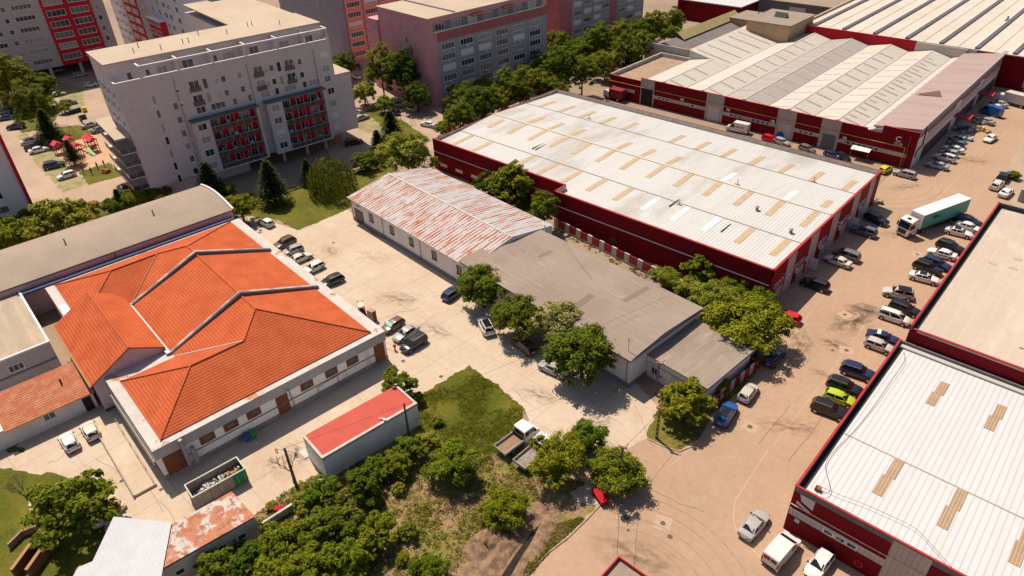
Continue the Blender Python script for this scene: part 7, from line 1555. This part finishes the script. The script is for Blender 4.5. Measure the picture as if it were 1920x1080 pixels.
e = at(103, 277, R(20), 'spring_rocker', 'small red spring rocker at the left of the play sand', 'playground'); MB().tube((0, 0, 0), (0, 0, .4), .1).build('spring', GREY, e); MB().box(-.5, .5, -.1, .1, .4, .9).build('seat', redp, e)
# people and stone on the small lawn
def person(px, py, rz, shirt, label, sit=False):
    e = at(px, py, rz, 'person', label, 'person'); bm = bmesh.new(); lay = bm.verts.layers.skin.verify()
    H = 0 if not sit else -.42
    J = {'pel': (0, 0, .95+H), 'ch': (0, 0, 1.3+H), 'nk': (0, 0, 1.5+H), 'hd': (.03, 0, 1.68+H), 'ls': (0, .19, 1.42+H), 'le': (.03, .26, 1.15+H), 'lh': (.12, .24, .9+H), 'rs': (0, -.19, 1.42+H), 're': (.03, -.26, 1.15+H), 'rh': (.12, -.24, .9+H)}
    if sit: J.update(lk=(.42, .12, .55), lf=(.42, .12, .08), rk=(.42, -.12, .55), rf=(.42, -.12, .08))
    else: J.update(lk=(.03, .1, .5), lf=(-.02, .11, .08), rk=(.0, -.1, .5), rf=(.08, -.11, .08))
    rad = dict(pel=.15, ch=.16, nk=.06, hd=.11, ls=.07, le=.045, lh=.035, rs=.07, re=.045, rh=.035, lk=.07, lf=.05, rk=.07, rf=.05)
    V = {k: bm.verts.new(p) for k, p in J.items()}
    for a, b_ in (('pel', 'ch'), ('ch', 'nk'), ('nk', 'hd'), ('ch', 'ls'), ('ls', 'le'), ('le', 'lh'), ('ch', 'rs'), ('rs', 're'), ('re', 'rh'), ('pel', 'lk'), ('lk', 'lf'), ('pel', 'rk'), ('rk', 'rf')): bm.edges.new((V[a], V[b_]))
    for k, v_ in V.items(): v_[lay].radius = (rad[k], rad[k]); v_[lay].use_root = (k == 'pel')
    me = bpy.data.meshes.new('body'); bm.to_mesh(me); bm.free(); o = bpy.data.objects.new('body', me); col.objects.link(o); o.parent = e
    o.modifiers.new('skin', 'SKIN'); s = o.modifiers.new('sub', 'SUBSURF'); s.levels = s.render_levels = 1
    me.materials.append(mat('clothes_'+shirt[0], shirt[1], rough=.9))
    h = MB().tube((.02, 0, 1.66+H), (.02, 0, 1.84+H), .115, .07, 8).build('hair', DARK, e, smooth=60)
dk_, lt_ = ('dark', (0.03, 0.03, 0.04)), ('tan', (0.30, 0.2, 0.14))
person(158, 326, 1.2, dk_, 'person in dark clothes standing at the left end of the small lawn'); person(173, 327, 2.4, dk_, 'person in dark clothes standing in the middle of the small lawn'); person(184, 317, .5, dk_, 'person in dark clothes standing beside the picnic group'); person(197, 313, -1, lt_, 'person in tan clothes behind the picnic table')
e = at(200, 323, R(15), 'picnic_table', 'picnic table with pale clutter on the small lawn', 'table'); MB().box(-.9, .9, -.4, .4, .7, .76).build('tabletop', pwd, e); MB().box(-.9, .9, -.85, -.6, .42, .47).box(-.9, .9, .6, .85, .42, .47).box(-.7, -.6, -.7, .7, 0, .7).box(.6, .7, -.7, .7, 0, .7).build('bench', pwd, e)
# small white canopy in the lane
e = at(1611, 297, R(2), 'market_canopy', 'small white canopy in the lane before hall C', 'canopy'); mb = MB()
for x in (-1.8, 1.8):
    for y in (-1.2, 1.2): mb.tube((x, y, 0), (x, y, 2.3), .05)
mb.build('post', GREY, e); MB().add([(-2, -1.5, 2.35), (2, -1.5, 2.35), (2, 1.5, 2.35), (-2, 1.5, 2.35), (-2, 0, 2.75), (2, 0, 2.75)], [(0, 1, 5, 4), (2, 3, 4, 5), (0, 4, 3), (1, 2, 5)]).build('awning', WPAINT, e)
e = at(1463, 258, 0, 'covered_heap', 'bright blue sheeted heap between the red and silver cars in the lane', 'heap'); MB().box(-.8, .8, -.6, .6, 0, 1.1).tube((0, 0, 1.0), (0, 0, 1.7), .8, .2, 8).build('sheet', mat('sheet_blue', (0.02, 0.08, 0.5)), e)
# heaps beside hall C
r = random.Random(21)
def heap(px, py, cols, n, R_, label, nm='goods_heap'):
    e = at(px, py, 0, nm, label, 'heap'); mb = MB(); ms = [mat('heap_%d_%d_%d' % tuple(int(q*100) for q in c), c, rough=.7) for c in cols]
    for k in range(n):
        a = r.uniform(0, 6.28); d = R_*math.sqrt(r.random()); s = r.uniform(.25, .6); mb.M = Matrix.Translation((math.cos(a)*d, math.sin(a)*d, s*.5+(1-d/R_)*.8*r.random())) @ Matrix.Rotation(r.uniform(0, 3), 4, 'Z') @ Matrix.Rotation(r.uniform(-.3, .3), 4, 'X'); mb.box(-s, s, -s*.7, s*.7, -s*.5, s*.5, r.randrange(len(ms)))
    mb.M = None; o = mb.build('goods', ms, e); o['kind'] = 'stuff'
heap(1806, 245, [(0.1, 0.14, 0.22), (0.3, 0.3, 0.34), (0.05, 0.1, 0.2)], 26, 2.2, 'blue grey wrapped goods piled against the pale wall of hall C'); heap(1815, 262, [(0.02, 0.12, 0.3), (0.5, 0.5, 0.5), (0.05, 0.3, 0.5)], 12, 1.0, 'blue sheeted crates at the road side of the piled goods')
heap(1838, 245, [(0.45, 0.28, 0.12), (0.6, 0.5, 0.38)], 18, 1.7, 'tan cardboard and timber heap on the far road'); heap(1834, 230, [(0.5, 0.45, 0.4), (0.3, 0.2, 0.12), (0.6, 0.6, 0.6)], 12, 1.2, 'pale sacks and boards behind the tan heap'); heap(1815, 222, [(0.02, 0.06, 0.3), (0.1, 0.15, 0.3)], 8, 1.1, 'dark blue sheeted heap next to the pale sacks')
heap(1640, 380, [(0.2, 0.12, 0.08), (0.35, 0.25, 0.18)], 10, 1.1, 'timber offcuts leaning at the far corner of the burgundy warehouse')
heap(200, 962, [(0.5, 0.33, 0.2), (0.6, 0.56, 0.5), (0.3, 0.2, 0.13)], 40, 1.7, 'rubbish heap of timber and pale sacks beside the lower left tree'); heap(222, 985, [(0.5, 0.47, 0.44), (0.6, 0.58, 0.55)], 26, 1.0, 'pale sacks at the corner of the white sheet shed'); heap(75, 945, [(0.5, 0.45, 0.4), (0.4, 0.33, 0.27)], 16, .8, 'broken pale rubble at the foot of the dead tree')
heap(612, 905, [(0.3, 0.3, 0.15), (0.35, 0.28, 0.2)], 8, .7, 'old boards leaning at the near end of the red roofed shed')
# red lidded box by the elm and red chair by the yard wall
e = at(1125, 935, R(-22), 'red_crate', 'red lidded metal container on gravel under the low elm', 'container'); MB().box(-1.1, 1.1, -.5, .5, .1, .75).build('tub', redp, e); MB().add([(-1.15, -.55, .75), (1.15, -.55, .75), (1.15, .55, .95), (-1.15, .55, .95), (-1.15, -.55, .7), (1.15, -.55, .7), (1.15, .55, .9), (-1.15, .55, .9)], [(0, 1, 2, 3), (4, 7, 6, 5), (0, 4, 5, 1), (1, 5, 6, 2), (2, 6, 7, 3), (3, 7, 4, 0)]).build('lid', redp, e); MB().box(-1.0, 1.0, -.54, -.505, .12, .3).build('skirt', PLASTIC, e)
e = at(524, 957, R(35), 'garden_lounger', 'red garden chair on the pale yard by the low wall', 'chair'); MB().box(-.5, .3, -.35, .35, .38, .45).build('seat', redp, e); MB().add([(.3, -.35, .42), (.3, .35, .42), (.8, .35, .95), (.8, -.35, .95), (.35, -.35, .38), (.35, .35, .38), (.85, .35, .9), (.85, -.35, .9)], [(0, 1, 2, 3), (7, 6, 5, 4), (0, 4, 5, 1), (2, 6, 7, 3), (1, 5, 6, 2), (3, 7, 4, 0)]).build('backrest', redp, e)
for x, y in ((-.4, -.3), (-.4, .3), (.3, -.3), (.3, .3)): MB().tube((x, y, 0), (x, y, .38), .03).build('leg', PLASTIC, e)
T_(508, 948, 10, 'bush', 'yellow', 'small ornamental plant beside the red garden chair', name='potted_plant', cat='plant', clear=.05)
def low_wall(pts, h, t, label, m):
    e = empty('low_wall', (*G(*pts[0]), 0), 0, label, 'wall'); o = Vector(G(*pts[0]))
    for a, b_ in zip(pts, pts[1:]):
        A, B = Vector(G(*a))-o, Vector(G(*b_))-o; d = (B-A).normalized(); n = Vector((-d.y, d.x))*t/2
        MB().prism([tuple(A+n), tuple(A-n), tuple(B-n), tuple(B+n)][::-1], 0, h).build('wall_section', m, e)
low_wall([(482, 1000), (560, 950), (572, 938)], 1.1, .3, 'low grey concrete wall at the yard edge beside the red garden chair', CONCW)
low_wall([(20, 1030), (45, 1005), (85, 990)], .9, .25, 'curved low wall in the lower left corner', mat('old_wall', (0.30, 0.2, 0.14)))
rb = mat('rusty_beam', (0.20, 0.085, 0.04), (0.14, .06, .03), ns=2)
for k, (a, b_, lb) in enumerate((((32, 1085), (92, 1002), 'left rusty steel beam wall in the lower left corner'), ((60, 1085), (112, 1010), 'right rusty steel beam wall in the lower left corner'))):
    e = empty('rusty_beam', (*G(*a), 0), 0, lb, 'beam'); A, B = Vector(G(*a)), Vector(G(*b_)); d = (B-A); n = Vector((-d.y, d.x)).normalized()*.12
    MB().prism([(-n.x, -n.y), (n.x, n.y), (d.x+n.x, d.y+n.y), (d.x-n.x, d.y-n.y)][::-1], 0, 1.5).build('web', rb, e); n *= 1.6; MB().prism([(-n.x, -n.y), (n.x, n.y), (d.x+n.x, d.y+n.y), (d.x-n.x, d.y-n.y)][::-1], 1.502, 1.6).build('flange', mat('beam_top', (0.36, 0.19, 0.10)), e)
# trench as a flat strip in its shade colour, with raised spoil heaps
def ridge_of_earth(name, pts, wd, h, m, label, seed, sink=0):
    P = [Vector(G(*p)) for p in pts]; v = []; f = []; n = 17; k = 0; rows = []
    for i in range(len(P)-1):
        for q in range(12):
            q = q/2; c = P[i].lerp(P[i+1], q/6); d = (P[i+1]-P[i]).normalized(); nn = Vector((-d.y, d.x)); row = []
            for j in range(n):
                t = j/(n-1)*2-1; p = c+nn*t*wd*(1+.2*mnoise.noise(Vector((i+q/6, seed, 0)))); tp = min(1, (i+q/6)*1.2+.05, (len(P)-1-i-q/6)*1.2); z = tp*h*max(0, 1-t*t)+tp*(.42*mnoise.noise(Vector((p.x*1.3, p.y*1.3, seed)))+.45*mnoise.noise(Vector((p.x*3.7, p.y*3.7, seed))))*(1-t*t)*h*1.6; row.append((p.x, p.y, max(.016, z)+.004))
            rows.append(row)
    for a in rows: v += a
    for i in range(len(rows)-1):
        for j in range(n-1): f.append((i*n+j, i*n+j+1, (i+1)*n+j+1, (i+1)*n+j))
    me = bpy.data.meshes.new(name); me.from_pydata(v, [], f); me.materials.append(m); me.shade_smooth(); o = bpy.data.objects.new(name, me); col.objects.link(o)
    if o.data.polygons[0].normal.z < 0: o.data.flip_normals()
    return struct(o)
soil = mat('spoil_earth', (0.27, 0.175, 0.105), (0.13, 0.08, 0.05), ns=1.2, fine=.4, fscale=5, bump=.7, world=True)
ridge_of_earth('earth_mound', [(880, 1050), (905, 1020), (935, 1000), (960, 990)], 1.6, .7, soil, '', 3); ridge_of_earth('earth_mound', [(1000, 955), (1030, 950), (1045, 962)], .9, .35, soil, '', 5)
flat('bare_soil', [(850, 1090), (885, 1025), (955, 985), (1010, 943), (1060, 955), (1045, 1005), (985, 1085)], .018, soil, rag=0.55)
ridge_of_earth('earth_bank', [(905, 1085), (938, 1035), (975, 990), (1005, 962)], 1.3, .42, soil, '', 8); ridge_of_earth('earth_bank', [(985, 1070), (1010, 1025), (1030, 985), (1035, 968)], 1.0, .32, soil, '', 11)
flat('trench', [(934, 1090), (966, 1040), (1005, 988), (1020, 974), (1019, 982), (1000, 1010), (978, 1044), (952, 1090)], .024, mat('trench_painted_shade', (0.012, 0.008, 0.006), (0.03, .02, .012), ns=1, world=True))  # level near-black sheet: the trench's inner shade is painted, nothing is dug
flat('gravel_patch', [(1070, 925), (1095, 905), (1125, 912), (1140, 930), (1115, 948), (1085, 945)], .018, mat('gravel', (0.50, 0.42, 0.35), (0.40, .32, .26), ns=1.5, fine=.3, fscale=6, world=True), rag=0.55)
# ================================================================= ROAD DETAILS
mh = mat('manhole_iron', (0.14, 0.10, 0.08), (0.10, .075, .06), ns=3); mc = mat('manhole_concrete', (0.44, 0.33, 0.24), (0.38, .28, .2), ns=1.5, fine=.1)
MHL = ['leftmost manhole in a pale square at the road bend above the kiosk', 'dark square drain in a pale square, middle of the road bend trio', 'round iron cover at the right end of the road bend trio', 'tiny iron cover just below the leftmost road bend manhole', 'manhole in a pale square in front of the bright blue car',
 'manhole in a pale square left of the navy suv by the warehouse corner', 'small iron cover left of the manhole near the silver hatchback', 'manhole beside the dark oil stain on the road', 'manhole between the lorry trailer and the right hand parking row', 'manhole in the open road below the lorry cab', 'small round cover beside the black people carrier', 'small round cover by the tip of the lawn wedge', 'small square cover nearest the two white cars at lower left',
 'small square cover in the yard near the open skip', 'small round cover in the middle of the large yard', 'manhole in a pale patch far up the road']
for k, (px, py, r_, sq) in enumerate(((1175, 970, .38, 1), (1243, 981, .3, 1), (1256, 1006, .30, 0), (1178, 994, .18, 0), (1406, 800, .34, 1), (1587, 657, .34, 1), (1561, 657, .25, 0), (1584, 590, .28, 1), (1801, 387, .3, 1), (1720, 477, .3, 1), (756, 677, .3, 0), (827, 706, .3, 0), (228, 902, .25, 0), (302, 918, .25, 0), (625, 455, .28, 0), (1843, 212+55-25, .4, 1))):
    x, y = G(px, py); e = empty('manhole', (x, y, 0), R(k*23), MHL[k], 'manhole', 'manhole covers' if sq else 'small iron covers'); 
    if sq: MB().box(-.95, .95, -.95, .95, 0.005, .012).build('surround', mc, e)
    MB().tube((0, 0, .004), (0, 0, .02), r_, r_, 20).build('cover', mh, e)
jm = mat('joint_line', (0.46, 0.35, 0.25), rough=.95)
def strip(name, pts, wd, z, m):
    P = [Vector(G(*p)) for p in pts]; mb = MB(); pr_ = []
    for i, p in enumerate(P):
        d = ((P[min(i+1, len(P)-1)]-P[max(i-1, 0)])).normalized(); n = Vector((-d.y, d.x))*wd/2; pr_.append((p+n, p-n))
    for (a, b_), (c, d) in zip(pr_, pr_[1:]): mb.quad((b_.x, b_.y, z), (d.x, d.y, z), (c.x, c.y, z), (a.x, a.y, z))
    o = mb.build(name, m)
    if o.data.polygons[0].normal.z < 0: o.data.flip_normals()
    return struct(o)
strip('road_joint', [(1440, 845), (1400, 905), (1378, 940), (1375, 975), (1382, 1000), (1430, 1050)], .13, .005, jm); strip('road_joint', [(1900, 235), (1800, 330), (1690, 440)], .1, .005, jm); strip('road_joint', [(1548, 548), (1440, 695), (1340, 800), (1250, 880)], .1, .005, jm); strip('road_joint', [(1620, 610), (1540, 720), (1450, 835)], .1, .0055, jm)
def stain(px, py, r1, r2, ang, m, z):
    x, y = G(px, py); o = MB().poly([(math.cos(k*.5236), math.sin(k*.5236), 0) for k in range(12)]).build('ground_stain', m); o.location = (x, y, z); o.scale = (r1, r2, 1); o.rotation_euler.z = ang; struct(o)
OIL = stainmat('oil_stain', (0.07, 0.05, 0.04), .75, 2.2); OIL2 = stainmat('faint_stain', (0.15, 0.10, 0.07), .5, 3.0); PALE = stainmat('dust_stain', (0.55, 0.42, 0.30), .6, 2.5)
for k, q in enumerate([(1600, 600, 6.5, 3.2, 1.4, OIL), (1622, 580, 3.5, 2.2, .5, OIL), (1565, 645, 2.6, 1.6, .3, OIL), (1540, 700, 2, 1.2, .2, OIL2), (1690, 440, 4, 2, .6, OIL2), (1500, 640, 3, 5, .2, OIL2), (1480, 800, 5, 2, .6, OIL2), (1380, 880, 4, 2.4, 1, PALE), (1560, 620, 4, 6, .3, PALE), (1300, 930, 5, 3, .2, PALE), (1640, 500, 3, 5, .2, PALE), (1190, 1040, 6, 3, .3, OIL2),
     (620, 470, 3, 2, 0, OIL2), (750, 560, 5, 2.5, .6, OIL2), (820, 620, 4, 2, .2, OIL2), (1010, 740, 4, 2, .4, OIL2), (1120, 790, 3, 2, 1, OIL2), (700, 480, 5, 3, .4, PALE), (560, 850, 3, 2, 0, OIL2), (520, 880, 4, 3, .5, PALE), (260, 900, 3, 2, .4, OIL2), (220, 840, 2, 1.4, .4, OIL2), (380, 965, 3, 1.5, .5, PALE), (1820, 300, 5, 3, .4, OIL2), (1700, 350, 5, 2, 1, OIL2), (1130, 830, 3, 1.5, .2, OIL2)]):
    stain(*q, .0062+.0002*k)
TM = stainmat('tyre_track', (0.16, 0.11, 0.08), .34, 9)
def arc_track(c, rad, a0, a1, wd, z):
    mb = MB(); n = 28
    for k in range(n):
        t0, t1 = a0+(a1-a0)*k/n, a0+(a1-a0)*(k+1)/n; mb.quad((c[0]+rad*math.cos(t0), c[1]+rad*math.sin(t0), z), (c[0]+(rad+wd)*math.cos(t0), c[1]+(rad+wd)*math.sin(t0), z), (c[0]+(rad+wd)*math.cos(t1), c[1]+(rad+wd)*math.sin(t1), z), (c[0]+rad*math.cos(t1), c[1]+rad*math.sin(t1), z))
    m = mat('tyre_mark', (0.315, 0.215, 0.14), (0.36, 0.245, 0.16), ns=.5, rough=.95, world=True, fine=.2, fscale=3); o = mb.build('tyre_track', m)
    if o.data.polygons[0].normal.z < 0: o.data.flip_normals()
    struct(o)
c0 = G(1160, 1130)
for k, (rd, a0, a1) in enumerate(((9.0, .2, 2.2), (10.6, .3, 2.1), (12.4, .1, 2.3), (7.8, .4, 1.9), (13.9, .5, 1.9))): arc_track(c0, rd, a0, a1, .16, .0135+.0004*k)
c1 = G(1640, 330)
for k, (rd, a0, a1) in enumerate(((11, -1.4, .3), (12.8, -1.3, .2), (15, -1.5, 0))): arc_track(c1, rd, a0, a1, .16, .0157+.0004*k)
CR = mat('crack_line', (0.20, 0.145, 0.10), rough=.95); rc_ = random.Random(5)
for k, (x0, y0, dx, dy) in enumerate(((1090, 735, 60, 50), (1120, 770, 40, -40), (1190, 760, 30, 60), (960, 730, 40, 30), (240, 870, 60, 80), (180, 860, 50, 20), (90, 870, 40, -20), (300, 940, 30, 40), (560, 520, 60, 70), (700, 600, 70, -20), (820, 590, -60, 40), (1000, 790, 50, 20), (1400, 600, 40, 60), (1480, 760, -60, 60), (1320, 960, -80, -30), (1560, 760, -60, 90))):
    pts = [(x0, y0)]
    for q in range(7): pts.append((pts[-1][0]+dx/6+rc_.uniform(-4, 4), pts[-1][1]+dy/6+rc_.uniform(-3, 3)))
    strip('ground_crack', pts, .05, .0175+.0003*k, CR)
km = mat('kerb_stone', (0.42, 0.34, 0.27), (0.34, .27, .21), ns=1.5)
def kerb(pts, label):
    e = empty('kerb', (*G(*pts[0]), 0), 0, label, 'kerb'); o = Vector(G(*pts[0]))
    for a, b_ in zip(pts, pts[1:]):
        A, B = Vector(G(*a))-o, Vector(G(*b_))-o; d = (B-A).normalized(); n = Vector((-d.y, d.x))*.07; MB().prism([tuple(A+n), tuple(A-n), tuple(B-n), tuple(B+n)][::-1], 0, .12).build('kerb_stone', km, e)
kerb([(1214, 823), (1245, 838), (1273, 847), (1296, 838), (1314, 822), (1340, 776), (1400, 723)], 'stone kerb round the dry grass verge'); kerb([(985, 1080), (1030, 1035), (1065, 1008), (1100, 974), (1132, 940)], 'stone kerb between the rough ground and the road bend')
flat('right_verge', [(1895, 300), (1960, 230), (1960, 400), (1900, 390), (1880, 345)], .01, PAVE)
e = at(1915, 375, R(0), 'steel_container', 'grey steel container cut by the right edge behind the dusty roof', 'container'); MB().box(-.5, 6, -1.2, 1.2, 0, 2.6).build('shell', mat('container_grey', (0.34, 0.34, 0.35), (0.3, .3, .31), ns=1, lines=[(0, .5, .05, (.2, .2, .2), .6)]), e); MB().box(-.55, -.5, -1.1, 1.1, .1, 2.5).build('door', GREY, e)
T_(1903, 328, 10, 'bush', 'mid', 'small green bush on the right verge', name='bush', cat='bush', clear=.05)
